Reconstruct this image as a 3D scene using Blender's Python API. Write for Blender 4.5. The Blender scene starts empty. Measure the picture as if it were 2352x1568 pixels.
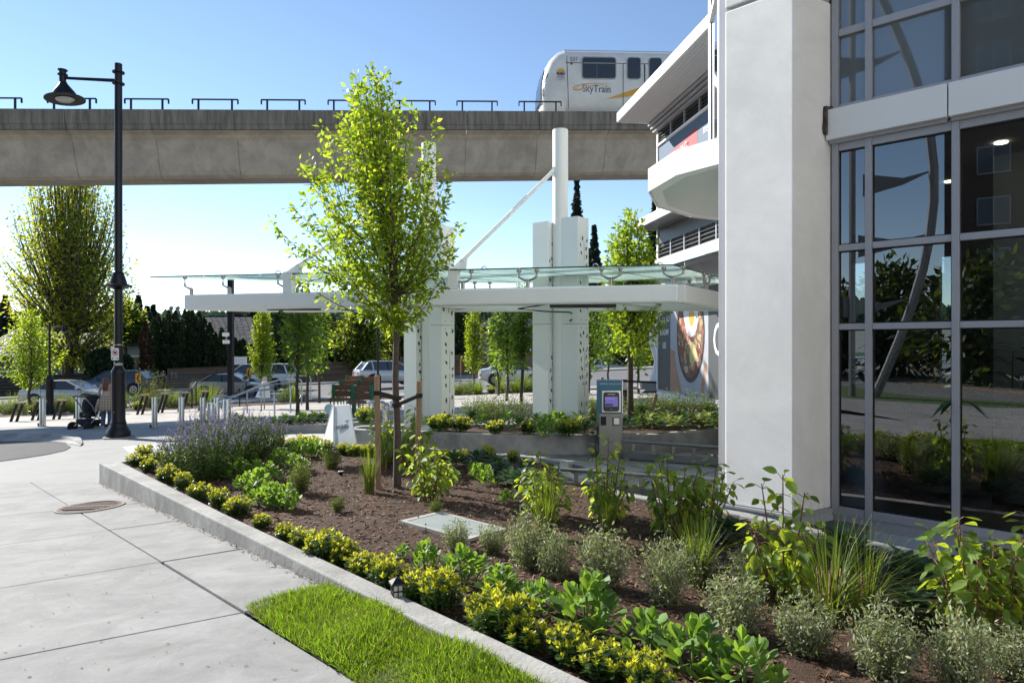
import bpy, bmesh, math, random
import numpy as np
from mathutils import Vector, Matrix
R = math.radians
SC = bpy.context.scene
COL = SC.collection
# ---------------------------------------------------------------- camera, sky, sun, exposure
cam_d = bpy.data.cameras.new('camera'); cam = bpy.data.objects.new('camera', cam_d); COL.objects.link(cam)
cam.location = (0, 0, 0); cam.rotation_euler = (R(90), 0, 0)
cam_d.sensor_width = 36; cam_d.lens = 24.0; cam_d.shift_y = 8/2352
cam_d.clip_start = 0.05; cam_d.clip_end = 3000
SC.camera = cam
SUN_AZ, SUN_EL = 54.0, 30.5            # degrees left of the view direction, degrees above the horizon
world = bpy.data.worlds.new('World'); SC.world = world; world.use_nodes = True
wn = world.node_tree.nodes; wl = world.node_tree.links
sky = wn.new('ShaderNodeTexSky'); sky.sky_type = 'NISHITA'; sky.sun_disc = False
sky.sun_elevation = R(SUN_EL); sky.sun_rotation = R(-SUN_AZ)
sky.air_density = 0.85; sky.dust_density = 0.0; sky.ozone_density = 1.3
wl.new(sky.outputs[0], wn['Background'].inputs[0]); wn['Background'].inputs[1].default_value = 0.10
sun_d = bpy.data.lights.new('sun', 'SUN'); sun_d.energy = 4.6; sun_d.angle = R(0.53); sun_d.color = (1.0, 0.95, 0.87)
sun = bpy.data.objects.new('sun', sun_d); COL.objects.link(sun)
sdir = Vector((-math.sin(R(SUN_AZ))*math.cos(R(SUN_EL)), math.cos(R(SUN_AZ))*math.cos(R(SUN_EL)), math.sin(R(SUN_EL))))
sun.rotation_euler = sdir.to_track_quat('Z', 'Y').to_euler()
vs = SC.view_settings; vs.view_transform = 'Standard'; vs.look = 'None'; vs.gamma = 1; vs.exposure = 1.05; vs.use_curve_mapping = False
SC.render.engine = 'CYCLES'
SC.cycles.use_denoising = True
SC.cycles.max_bounces = 10; SC.cycles.transparent_max_bounces = 24
SC.cycles.diffuse_bounces = 4; SC.cycles.glossy_bounces = 4; SC.cycles.transmission_bounces = 6
SC.cycles.sample_clamp_indirect = 6.0; SC.cycles.caustics_reflective = False; SC.cycles.caustics_refractive = False

# ---------------------------------------------------------------- measuring helpers (metres; the eye is the origin)
F, CX, HY = 1568.0, 1176.0, 792.0
def P(px, py, d): return Vector(((px-CX)/F*d, d, (HY-py)/F*d))
def clamp(t, a=0., b=1.): return max(a, min(b, t))
def sstep(a, b, t):
    t = clamp((t-a)/(b-a)); return t*t*(3-2*t)
def gz(x, y):
    xc = clamp(x, -60, 45)
    pl = -1.407 + .041*xc - .0252*min(y, 45)
    rd = -2.55 + .037*xc
    t = sstep(32, 37.5, y)
    return pl*(1-t) + rd*t
WA, WB = Vector((-5.6, 9.26)), Vector((.14, 2.95))   # planter front wall, top outer edge
wdir = (WB-WA).normalized(); wnor = Vector((-wdir.y, wdir.x))
def walltop(x, y):
    t = (Vector((x, y))-WA).dot(wdir)/(WB-WA).length
    return -1.60 + .14*clamp(t, 0, 1.3)
def soil(x, y):
    w = (Vector((x, y))-WA).dot(wnor)
    t = clamp((8.5-y)/5.5)
    return -1.635 + .13*t*max(0., 1-max(0, w)/2.2) + .018*math.sin(x*2.1+1)*math.sin(y*1.7)
def hit(fn, px, py, d0=1.5, d1=90):
    a, b = d0, d1
    for _ in range(46):
        m = (a+b)/2; p = P(px, py, m)
        if p.z > fn(p.x, p.y): a = m
        else: b = m
    return P(px, py, a)
def G(px, py): return hit(gz, px, py)
def S(px, py): return hit(soil, px, py, 1.5, 14)
def Z(px, py, z): return P(px, py, z*F/(HY-py))

# ---------------------------------------------------------------- materials
MATS = {}
def M(name, col, rough=.6, metal=0., var=0., vscale=3., col2=None, bump=0., bscale=60., spec=.5, stretch=(1,1,1), emis=0., alpha=1., coat=0., island=0.):
    if name in MATS: return MATS[name]
    m = bpy.data.materials.new(name); m.use_nodes = True; MATS[name] = m
    n = m.node_tree.nodes; l = m.node_tree.links; b = n['Principled BSDF']
    c = (*col, 1) if len(col) == 3 else col
    b.inputs['Base Color'].default_value = c; b.inputs['Roughness'].default_value = rough
    b.inputs['Metallic'].default_value = metal; b.inputs['Specular IOR Level'].default_value = spec
    b.inputs['Coat Weight'].default_value = coat
    if emis: b.inputs['Emission Color'].default_value = c; b.inputs['Emission Strength'].default_value = emis
    tc = None
    if var or bump:
        tc = n.new('ShaderNodeTexCoord'); mp = n.new('ShaderNodeMapping'); mp.inputs['Scale'].default_value = stretch
        l.new(tc.outputs['Object'], mp.inputs[0])
    if var:
        t = n.new('ShaderNodeTexNoise'); t.inputs['Scale'].default_value = vscale; t.inputs['Detail'].default_value = 8; t.inputs['Roughness'].default_value = .65
        l.new(mp.outputs[0], t.inputs['Vector'])
        rp = n.new('ShaderNodeValToRGB'); rp.color_ramp.elements[0].position = .5-.22; rp.color_ramp.elements[1].position = .5+.22
        d = col2 if col2 else tuple(v*(1-var) for v in col[:3])
        u = tuple(min(1, v*(1+var*.6)) for v in col[:3]) if not col2 else col[:3]
        rp.color_ramp.elements[0].color = (*d, 1); rp.color_ramp.elements[1].color = (*u, 1)
        l.new(t.outputs['Fac'], rp.inputs[0]); out = rp.outputs[0]
        if island:
            out = island_hue(n, l, out, island)
        l.new(out, b.inputs['Base Color'])
        mr = n.new('ShaderNodeMapRange'); mr.inputs[3].default_value = max(0, rough-.1); mr.inputs[4].default_value = min(1, rough+.12)
        l.new(t.outputs['Fac'], mr.inputs[0]); l.new(mr.outputs[0], b.inputs['Roughness'])
    elif island:
        rgb = n.new('ShaderNodeRGB'); rgb.outputs[0].default_value = c
        l.new(island_hue(n, l, rgb.outputs[0], island), b.inputs['Base Color'])
    if bump:
        t2 = n.new('ShaderNodeTexNoise'); t2.inputs['Scale'].default_value = bscale; t2.inputs['Detail'].default_value = 6
        l.new(mp.outputs[0], t2.inputs['Vector'])
        bp = n.new('ShaderNodeBump'); bp.inputs['Strength'].default_value = bump; bp.inputs['Distance'].default_value = .02
        l.new(t2.outputs['Fac'], bp.inputs['Height']); l.new(bp.outputs[0], b.inputs['Normal'])
    return m
def island_hue(n, l, sock, amt):
    g = n.new('ShaderNodeNewGeometry'); oi = n.new('ShaderNodeObjectInfo')
    ad = n.new('ShaderNodeMath'); ad.operation = 'ADD'; l.new(g.outputs['Random Per Island'], ad.inputs[0]); l.new(oi.outputs['Random'], ad.inputs[1])
    fr = n.new('ShaderNodeMath'); fr.operation = 'FRACT'; l.new(ad.outputs[0], fr.inputs[0])
    mr = n.new('ShaderNodeMapRange'); mr.inputs[3].default_value = 1-amt; mr.inputs[4].default_value = 1+amt
    l.new(fr.outputs[0], mr.inputs[0])
    hs = n.new('ShaderNodeHueSaturation'); l.new(sock, hs.inputs['Color']); l.new(mr.outputs[0], hs.inputs['Value'])
    mh = n.new('ShaderNodeMapRange'); mh.inputs[3].default_value = .5+.03*amt; mh.inputs[4].default_value = .5-.03*amt
    l.new(fr.outputs[0], mh.inputs[0]); l.new(mh.outputs[0], hs.inputs['Hue'])
    return hs.outputs[0]
def LEAF(name, col, trans, fac=.45, rough=.45, amt=.35, spec=.35):
    """leaf: reflects col, lets trans through."""
    if name in MATS: return MATS[name]
    m = bpy.data.materials.new(name); m.use_nodes = True; MATS[name] = m
    n = m.node_tree.nodes; l = m.node_tree.links; b = n['Principled BSDF']; o = n['Material Output']
    def hued(c):
        rgb = n.new('ShaderNodeRGB'); rgb.outputs[0].default_value = (*c, 1); return island_hue(n, l, rgb.outputs[0], amt)
    l.new(hued(col), b.inputs['Base Color']); b.inputs['Roughness'].default_value = rough; b.inputs['Specular IOR Level'].default_value = spec
    t = n.new('ShaderNodeBsdfTranslucent'); l.new(hued(trans), t.inputs[0])
    mx = n.new('ShaderNodeMixShader'); mx.inputs[0].default_value = fac
    l.new(b.outputs[0], mx.inputs[1]); l.new(t.outputs[0], mx.inputs[2]); l.new(mx.outputs[0], o.inputs[0])
    return m
def GLASS(name, tint=(.8,.85,.85), refl=1.0, rough=0.0, base=.0, milk=0., milkcol=(.75,.85,.82)):
    if name in MATS: return MATS[name]
    m = bpy.data.materials.new(name); m.use_nodes = True; MATS[name] = m
    n = m.node_tree.nodes; l = m.node_tree.links; o = n['Material Output']; n.remove(n['Principled BSDF'])
    tr = n.new('ShaderNodeBsdfTransparent'); tr.inputs[0].default_value = (*tint, 1)
    gl = n.new('ShaderNodeBsdfGlossy'); gl.inputs['Roughness'].default_value = rough; gl.inputs[0].default_value = (.95,.97,1,1)
    fr = n.new('ShaderNodeFresnel'); fr.inputs[0].default_value = 1.5
    ma = n.new('ShaderNodeMath'); ma.operation = 'MULTIPLY_ADD'; ma.inputs[1].default_value = refl; ma.inputs[2].default_value = base; ma.use_clamp = True
    l.new(fr.outputs[0], ma.inputs[0])
    first = tr.outputs[0]
    if milk:
        df = n.new('ShaderNodeBsdfDiffuse'); df.inputs[0].default_value = (*milkcol, 1)
        tl = n.new('ShaderNodeBsdfTranslucent'); tl.inputs[0].default_value = (*milkcol, 1)
        m0 = n.new('ShaderNodeMixShader'); m0.inputs[0].default_value = .6; l.new(df.outputs[0], m0.inputs[1]); l.new(tl.outputs[0], m0.inputs[2])
        m1 = n.new('ShaderNodeMixShader'); m1.inputs[0].default_value = milk; l.new(tr.outputs[0], m1.inputs[1]); l.new(m0.outputs[0], m1.inputs[2]); first = m1.outputs[0]
    mx = n.new('ShaderNodeMixShader'); l.new(ma.outputs[0], mx.inputs[0]); l.new(first, mx.inputs[1]); l.new(gl.outputs[0], mx.inputs[2])
    l.new(mx.outputs[0], o.inputs[0]); return m

# ---------------------------------------------------------------- mesh helpers
WLOC = {}
def wloc(o):
    v = Vector((0, 0, 0))
    while o is not None: v = v + o.location; o = o.parent
    return v
def tag(o, label=None, cat=None, group=None, kind=None):
    if label: o['label'] = label
    if cat: o['category'] = cat
    if group: o['group'] = group
    if kind: o['kind'] = kind
    return o
def thing(name, label, cat, loc=(0,0,0), group=None, kind=None):
    o = bpy.data.objects.new(name, None); COL.objects.link(o); o.location = loc; o.empty_display_size = .2
    return tag(o, label, cat, group, kind)
def rotz(p, a): c, s = math.cos(a), math.sin(a); return Vector((p[0]*c-p[1]*s, p[0]*s+p[1]*c, p[2]))
class MB:
    def __init__(s): s.v = []; s.f = []; s.m = []
    def add(s, vs, fs, mi=0):
        o = len(s.v); s.v += [tuple(v) for v in vs]; s.f += [tuple(i+o for i in f) for f in fs]; s.m += [mi]*len(fs); return s
    def hexa(s, p, mi=0):   # 8 points: bottom ring then top ring
        return s.add(p, [(3,2,1,0),(4,5,6,7),(0,1,5,4),(1,2,6,5),(2,3,7,6),(3,0,4,7)], mi)
    def box(s, c, size, rz=0., mi=0, M4=None):
        hx, hy, hz = size[0]/2, size[1]/2, size[2]/2
        q = [Vector(a) for a in ((-hx,-hy,-hz),(hx,-hy,-hz),(hx,hy,-hz),(-hx,hy,-hz),(-hx,-hy,hz),(hx,-hy,hz),(hx,hy,hz),(-hx,hy,hz))]
        if M4 is not None: q = [M4 @ a for a in q]
        elif rz: q = [rotz(a, rz) for a in q]
        return s.hexa([a+Vector(c) for a in q], mi)
    def bar(s, a, b, w, h, up=(0,0,1), mi=0):   # box from a to b
        a, b = Vector(a), Vector(b); d = (b-a).normalized(); sd = d.cross(Vector(up))
        if sd.length < 1e-4: sd = d.cross(Vector((1,0,0)))
        sd.normalize(); u = sd.cross(d).normalized(); x = sd*w/2; y = u*h/2
        return s.hexa([a-x-y, a+x-y, b+x-y, b-x-y, a-x+y, a+x+y, b+x+y, b-x+y], mi)
    def prism(s, poly, ext, mi=0):   # poly 3-D list, ext vector
        n = len(poly); ext = Vector(ext); q = [Vector(p) for p in poly]
        return s.add(q+[p+ext for p in q], [tuple(range(n-1,-1,-1)), tuple(range(n,2*n))]+[(i,(i+1)%n,n+(i+1)%n,n+i) for i in range(n)], mi)
    def quad(s, *p, mi=0): return s.add(p, [tuple(range(len(p)))], mi)
    def tube(s, pts, r, n=8, mi=0, cap=True):
        pts = [Vector(p) for p in pts]; k = len(pts); rs = r if hasattr(r, '__len__') else [r]*k
        vs = []; prev = None
        for i, p in enumerate(pts):
            d = (pts[min(i+1,k-1)]-pts[max(i-1,0)])
            d = d.normalized() if d.length > 1e-9 else Vector((0,0,1))
            if prev is None:
                x = d.cross(Vector((0,0,1)));
                if x.length < .05: x = d.cross(Vector((0,1,0)))
            else: x = prev - d*prev.dot(d)
            x.normalize(); prev = x; y = d.cross(x)
            vs += [p + (x*math.cos(2*math.pi*j/n)+y*math.sin(2*math.pi*j/n))*rs[i] for j in range(n)]
        fs = [(i*n+j, i*n+(j+1)%n, (i+1)*n+(j+1)%n, (i+1)*n+j) for i in range(k-1) for j in range(n)]
        if cap: fs += [tuple(range(n-1,-1,-1)), tuple(range((k-1)*n, k*n))]
        return s.add(vs, fs, mi)
    def lathe(s, c, prof, n=20, mi=0, M4=None):
        vs = []; c = Vector(c)
        for r, z in prof:
            for j in range(n):
                q = Vector((r*math.cos(2*math.pi*j/n), r*math.sin(2*math.pi*j/n), z))
                vs.append(c + (M4 @ q if M4 is not None else q))
        k = len(prof)
        fs = [(i*n+j, i*n+(j+1)%n, (i+1)*n+(j+1)%n, (i+1)*n+j) for i in range(k-1) for j in range(n)]
        fs += [tuple(range(n-1,-1,-1)), tuple(range((k-1)*n, k*n))]
        return s.add(vs, fs, mi)
    def loft(s, rings, mi=0, close=True, caps=True):
        n = len(rings[0]); vs = [p for r in rings for p in r]
        fs = [(i*n+j, i*n+(j+1)%n, (i+1)*n+(j+1)%n, (i+1)*n+j) for i in range(len(rings)-1) for j in range(n if close else n-1)]
        if caps: fs += [tuple(range(n-1,-1,-1)), tuple(range((len(rings)-1)*n, len(rings)*n))]
        return s.add(vs, fs, mi)
    def build(s, name, mats, parent=None, bevel=0., smooth=False, origin=None, label=None, seg=2):
        o0 = wloc(parent) if parent is not None else Vector(origin if origin is not None else (0,0,0))
        me = bpy.data.meshes.new(name)
        me.from_pydata([(v[0]-o0.x, v[1]-o0.y, v[2]-o0.z) for v in s.v], [], s.f)
        for m in (mats if isinstance(mats, (list, tuple)) else [mats]): me.materials.append(m)
        if any(s.m): me.polygons.foreach_set('material_index', s.m)
        if smooth: me.polygons.foreach_set('use_smooth', [True]*len(me.polygons))
        me.update()
        o = bpy.data.objects.new(name, me); COL.objects.link(o)
        if parent is not None: o.parent = parent
        else: o.location = o0
        if smooth and smooth != 'full':
            try:
                me.set_sharp_from_angle(angle=R(38))
            except Exception: pass
        if bevel:
            b = o.modifiers.new('bevel', 'BEVEL'); b.width = bevel; b.segments = seg; b.limit_method = 'ANGLE'; b.angle_limit = R(40)
        if label: o['label'] = label
        return o
def npmesh(name, V, Fs, mats, midx=None, parent=None, smooth=False, origin=None):
    """Fs: (m,k) int array"""
    o0 = wloc(parent) if parent is not None else Vector(origin if origin is not None else (0,0,0))
    V = np.asarray(V, dtype=np.float32) - np.array(o0, dtype=np.float32)
    m, k = Fs.shape; me = bpy.data.meshes.new(name)
    me.vertices.add(len(V)); me.vertices.foreach_set('co', V.ravel())
    me.loops.add(m*k); me.loops.foreach_set('vertex_index', Fs.astype(np.int32).ravel())
    me.polygons.add(m); me.polygons.foreach_set('loop_start', np.arange(0, m*k, k, dtype=np.int32))
    for mt in (mats if isinstance(mats, (list, tuple)) else [mats]): me.materials.append(mt)
    if midx is not None: me.polygons.foreach_set('material_index', np.asarray(midx, dtype=np.int32))
    if smooth: me.polygons.foreach_set('use_smooth', np.ones(m, dtype=bool))
    me.update(calc_edges=True); me.validate()
    o = bpy.data.objects.new(name, me); COL.objects.link(o)
    if parent is not None: o.parent = parent
    else: o.location = o0
    return o
# leaf outlines: x across, y along, z up
def leaf_tpl(w=.5, fold=.10, droop=.12, detail=1):
    if detail == 0:
        V = np.array([(0,0,0),(0,.5,-fold*.5),(0,1,-droop),(-w/2,.45,0),(w/2,.45,0)], float)
        Fs = np.array([(0,1,3),(1,2,3),(0,4,1),(1,4,2)])
    else:
        V = np.array([(0,0,0),(0,.33,-fold),(0,.68,-fold-droop*.4),(0,1,-droop*1.3),(-w*.40,.20,.0),(-w*.5,.45,.0),(-w*.33,.76,-droop*.5),(w*.40,.20,0),(w*.5,.45,0),(w*.33,.76,-droop*.5)], float)
        Fs = np.array([(0,1,4),(4,1,5),(5,1,2),(5,2,6),(6,2,3),(0,7,1),(7,8,1),(8,2,1),(8,9,2),(9,3,2)])
    return V, Fs
def blade_tpl(): pass
def frames(axis, up):
    a = axis/np.maximum(np.linalg.norm(axis, axis=1, keepdims=True), 1e-9)
    s = np.cross(a, up); s /= np.maximum(np.linalg.norm(s, axis=1, keepdims=True), 1e-9)
    return a, s, np.cross(s, a)
def scatter(tpl, pos, axis, up, size):
    """vertex and face arrays for one leaf per row"""
    T, Fs = tpl; a, s, n = frames(axis, up); size = size[:, None, None]
    V = pos[:, None, :] + size*(T[None, :, 0:1]*s[:, None, :] + T[None, :, 1:2]*a[:, None, :] + T[None, :, 2:3]*n[:, None, :])
    k = len(T); FF = Fs[None]+(np.arange(len(pos))*k)[:, None, None]
    return V.reshape(-1, 3), FF.reshape(-1, Fs.shape[1])
def merge(parts):
    Vs, Fs, o, mi = [], [], 0, []
    for i, (V, Fc) in enumerate(parts):
        Vs.append(V); Fs.append(Fc+o); o += len(V); mi.append(np.full(len(Fc), i))
    return np.concatenate(Vs), np.concatenate(Fs), np.concatenate(mi)
def copy_tree(o, parent=None, loc=None, rz=None, sc=None, label=None):
    c = o.copy(); COL.objects.link(c)
    if parent is not None: c.parent = parent
    if loc is not None: c.location = loc
    if rz is not None: c.rotation_euler = (0, 0, rz)
    if sc is not None: c.scale = sc if hasattr(sc, '__len__') else (sc,)*3
    if label: c['label'] = label
    for ch in list(o.children): copy_tree(ch, c)
    return c
def text(name, s, o, xd, up, size, mat, parent=None, align='CENTER', ext=.002, squash=1., offset=0., label=None):
    cu = bpy.data.curves.new(name, 'FONT'); cu.body = s; cu.size = size; cu.align_x = align; cu.align_y = 'CENTER'; cu.extrude = ext; cu.offset = offset
    cu.materials.append(mat); cu.resolution_u = 3
    tmp = bpy.data.objects.new(name, cu); me = bpy.data.meshes.new_from_object(tmp); me.name = name
    if not me.materials: me.materials.append(mat)
    bpy.data.objects.remove(tmp); ob = bpy.data.objects.new(name, me); COL.objects.link(ob); ob['text'] = s
    x = Vector(xd).to_3d().normalized(); y = Vector(up).normalized(); z = x.cross(y)
    m = Matrix((x*squash, y, z)).transposed().to_4x4(); m.translation = Vector(o) - (wloc(parent) if parent is not None else Vector())
    if parent is not None: ob.parent = parent
    ob.matrix_local = m
    if label: ob['label'] = label
    return ob
ORD = 'first second third fourth fifth sixth seventh eighth ninth tenth eleventh twelfth thirteenth fourteenth fifteenth sixteenth seventeenth eighteenth nineteenth twentieth'.split()
ORD += ['twenty-'+o for o in ORD[:9]] + ['thirtieth'] + ['thirty-'+o for o in ORD[:9]]
rng = np.random.default_rng(7); random.seed(7)
# common materials
m_conc = M('concrete_light', (.28,.28,.27), .85, var=.22, vscale=1.3, bump=.25, bscale=90)
m_concwall = M('concrete_wall', (.36,.355,.335), .85, var=.32, vscale=2.2, bump=.3, bscale=45, stretch=(1,1,.7))
m_white = M('white_paint_steel', (.78,.80,.79), .32, var=.03, vscale=.8)
m_whitepanel = M('white_panel', (.80,.81,.81), .4, var=.04, vscale=.9)
m_stucco = M('white_stucco', (.83,.825,.81), .8, var=.05, vscale=1.2, bump=.05, bscale=9)
m_black = M('black_metal', (.009,.010,.013), .34, spec=.3)
m_blackmatte = M('black_matte', (.012,.012,.013), .7)
m_steel = M('brushed_steel', (.50,.50,.49), .33, metal=1., var=.12, vscale=6, stretch=(1,1,8))
m_dullsteel = M('dull_steel', (.25,.25,.24), .45, metal=.8, var=.15, vscale=4)
m_galv = M('grey_frame', (.40,.40,.43), .42, metal=.25, var=.04, vscale=2)
m_wood = M('stake_wood', (.33,.22,.13), .75, var=.35, vscale=7, stretch=(6,6,.6), bump=.2, bscale=30)
m_bark = M('brown_bark', (.095,.07,.055), .75, var=.5, vscale=9, stretch=(1,1,4), bump=.5, bscale=40)
m_darkbark = M('grey_bark', (.075,.062,.05), .85, var=.4, vscale=6, bump=.4, bscale=30)
m_stem = M('plant_stem', (.16,.10,.055), .7)
m_greenstem = M('green_stem', (.13,.20,.05), .6)
m_rubber = M('black_rubber', (.012,.012,.012), .75)
# ================================================================ GROUND
def sheet(name, poly, dz, mat, label=None, kind='structure', cat=None, fn=gz, n=1, thick=0):
    """flat-ish polygon laid on the ground"""
    mb = MB(); pts = [Vector((p[0], p[1], fn(p[0], p[1])+dz)) for p in poly]
    if thick: mb.prism([p-Vector((0,0,thick)) for p in pts], (0,0,thick))
    else: mb.quad(*pts)
    o = mb.build(name, mat); return tag(o, label, cat, None, kind)
m_earth = M('earth', (.20,.18,.15), .95, var=.4, vscale=.4)
def gridsheet(name, xs, ys, fn, mat):
    V = np.array([(x, y, fn(x, y)) for y in ys for x in xs]); nx = len(xs)
    Fq = np.array([(j*nx+i, j*nx+i+1, (j+1)*nx+i+1, (j+1)*nx+i) for j in range(len(ys)-1) for i in range(nx-1)])
    return npmesh(name, V, Fq, mat, smooth=True)
def farz(x, y):
    z = gz(x, y) - .45
    if y < -6: z = -1.35 - .45
    if y > 75: z += (y-75)*.035*sstep(75, 160, y) + 4*math.sin(x*.011+1)*sstep(150, 320, y)
    return z
g = gridsheet('ground', [-900,-400,-200,-120,-80,-60,-40,-25,-10,0,10,25,45,70,120,200,400,900], [-400,-150,-60,-30,-12,-5,0,5,10,20,30,36,40,46,52,60,75,95,120,160,210,270,340,500,900], farz, m_earth)
tag(g, 'bare brown earth under the plaza and the far gardens', None, None, 'structure')
# plaza slabs ------------------------------------------------------
m_joint = M('joint_dark', (.10,.095,.085), .95)
m_slab = M('broom_concrete', (.27,.27,.265), .85, var=.26, vscale=.8, bump=.22, bscale=70, stretch=(1,3.2,1))
def dirty(m, amt=.35, sc=2.3, spots=True):
    n = m.node_tree.nodes; l = m.node_tree.links; b = n['Principled BSDF']; src = b.inputs['Base Color'].links[0].from_socket
    tc = n.new('ShaderNodeTexCoord'); t = n.new('ShaderNodeTexNoise'); t.inputs['Scale'].default_value = sc; t.inputs['Detail'].default_value = 10; t.inputs['Roughness'].default_value = .72; t.inputs['Distortion'].default_value = .6
    l.new(tc.outputs['Object'], t.inputs['Vector']); mr = n.new('ShaderNodeMapRange'); mr.inputs[1].default_value = .38; mr.inputs[2].default_value = .62; mr.inputs[3].default_value = 1-amt; mr.inputs[4].default_value = 1.08; l.new(t.outputs['Fac'], mr.inputs[0])
    mx = n.new('ShaderNodeMix'); mx.data_type = 'RGBA'; mx.blend_type = 'MULTIPLY'; mx.inputs['Factor'].default_value = 1; l.new(src, mx.inputs['A']); l.new(mr.outputs[0], mx.inputs['B']); out = mx.outputs['Result']
    if spots:
        v = n.new('ShaderNodeTexVoronoi'); v.inputs['Scale'].default_value = 3.1; l.new(tc.outputs['Object'], v.inputs['Vector']); m2 = n.new('ShaderNodeMapRange'); m2.inputs[1].default_value = .03; m2.inputs[2].default_value = .06; m2.inputs[3].default_value = .62; m2.inputs[4].default_value = 1; l.new(v.outputs['Distance'], m2.inputs[0])
        mx2 = n.new('ShaderNodeMix'); mx2.data_type = 'RGBA'; mx2.blend_type = 'MULTIPLY'; mx2.inputs['Factor'].default_value = 1; l.new(out, mx2.inputs['A']); l.new(m2.outputs[0], mx2.inputs['B']); out = mx2.outputs['Result']
    l.new(out, b.inputs['Base Color'])
dirty(m_slab, .22); dirty(m_concwall, .34, 1.7, False)
walk = thing('concrete_walk', 'pale broom finished concrete walk with sawn joints', 'walkway', (0,0,0), None, 'structure')
def xy(v): return Vector((v.x, v.y))
def inter(p, d, q, e):
    den = d.x*e.y-d.y*e.x; t = ((q.x-p.x)*e.y-(q.y-p.y)*e.x)/den
    return p+d*t
L0, L1 = xy(G(547,1395)), xy(G(72,1108)); Ld = (L1-L0).normalized()
crosses = [(xy(G(0,1514)), xy(G(555,1406))), (xy(G(0,1350)), xy(G(491,1270))), (xy(G(0,1251)), xy(G(359,1202))), (xy(G(0,1185)), xy(G(147,1171))), (xy(G(0,1107)), xy(G(185,1106)))]
c0 = crosses[0]; cd0 = (c0[1]-c0[0]).normalized()
lines = [(c0[0]-Ld*3.6, cd0)] + [(c[0], (c[1]-c[0]).normalized()) for c in crosses]
leftoff = L0 - Vector((Ld.y, -Ld.x))*9.0
if (leftoff-L0).dot(Vector((1,0))) > 0: leftoff = L0 + Vector((Ld.y, -Ld.x))*9.0
wl0 = WA + wnor*.08
edges = [(leftoff, Ld), (L0, Ld), (wl0, wdir)]
def slab(mbq, name, mat, gap=.007, dz=.0, th=.1):
    c = sum(mbq, Vector((0,0)))/len(mbq); q = [p+(c-p).normalized()*gap*1.4 for p in mbq]
    if sum(q[i].x*q[(i+1)%len(q)].y-q[(i+1)%len(q)].x*q[i].y for i in range(len(q))) < 0: q.reverse()
    mb = MB(); mb.prism([Vector((p.x, p.y, gz(p.x,p.y)+dz-th)) for p in q], (0,0,th))
    return mb.build(name, mat, walk, bevel=.006)
for i in range(len(lines)-1):
    for j in range(2):
        (p0, d0), (p1, d1) = lines[i], lines[i+1]; (e0, f0), (e1, f1) = edges[j], edges[j+1]
        if i == 0 and j == 1: continue
        slab([inter(p0,d0,e0,f0), inter(p0,d0,e1,f1), inter(p1,d1,e1,f1), inter(p1,d1,e0,f0)], 'concrete_slab', m_slab, gap=.012 if i < 2 else .006)
slab([inter(*lines[0],*edges[0]), inter(*lines[0],*edges[1]), inter(*lines[0],*edges[1])-Ld*4, inter(*lines[0],*edges[0])-Ld*4], 'concrete_slab', m_slab)
sheet('joint_bed', [(-15,1.0),(1.6,1.0),(WB.x+.02,WB.y+.02),(WA.x+.05,WA.y+.05),(-14,13)], -.03, m_joint)
# apron concrete further on, asphalt bay with its kerb
pA, pB = inter(*lines[-1], *edges[0]), inter(*lines[-1], *edges[2])
tag(sheet('concrete_plaza', [(-26,14),(pA.x,pA.y),(pB.x,pB.y),(-5.45,9.3),(-3.9,11.3),(-2.7,12.2),(-2.4,12.6),(-3.6,15.2),(-6.2,15.8),(-8.6,19.6),(-11.5,20.0),(-15,21.3),(-20,22.6),(-27,24)], -.006, m_conc, thick=.1), 'smooth pale concrete plaza around the lamp post', None, None, 'structure')
m_asph = M('asphalt', (.055,.057,.062), .9, var=.25, vscale=1.5, bump=.4, bscale=140)
ell = [(0,1059),(60,1051),(110,1043),(150,1034),(163,1026),(150,1018),(110,1014),(50,1013.5),(0,1013.5),(-120,1014),(-300,1016),(-420,1080)]
asph = [xy(G(x, y)) for x, y in ell]
tag(sheet('asphalt_bay', asph, .004, m_asph), 'dark asphalt drop off bay beside the lamp post', None, None, 'structure')
kp = [xy(G(x, y)) for x, y in [(-300,1004),(-120,1001),(0,999.5),(60,999),(120,1000),(165,1004),(186,1012),(190,1020)]]
gp = [xy(G(x, y)) for x, y in [(-300,1016),(-120,1014.5),(0,1013),(60,1012.5),(115,1014),(150,1017),(172,1021),(184,1024)]]
for i in range(len(kp)-1):
    a, b, c, d = kp[i], kp[i+1], gp[i+1], gp[i]
    h0 = .13 if i < 5 else .13*(1-(i-4)/4); h1 = .13 if i+1 < 5 else .13*(1-(i+1-4)/4); h0 = max(h0, .012); h1 = max(h1, .012)
    def lift(p, h): return Vector((p.x, p.y, gz(p.x, p.y)+h))
    mid = lambda p, q: p*.35+q*.65
    mb = MB(); e = mid(a, d); f = mid(b, c)
    mb.loft([[lift(a, -.08), lift(a, h0), lift(e, h0), lift(e*.8+d*.2, h0*.35), lift(d, .008), lift(d, -.08)],
             [lift(b, -.08), lift(b, h1), lift(f, h1), lift(f*.8+c*.2, h1*.35), lift(c, .008), lift(c, -.08)]])
    k = mb.build('kerb', m_concwall); tag(k, 'curved concrete kerb and gutter around the asphalt bay', None, None, 'structure')
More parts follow.
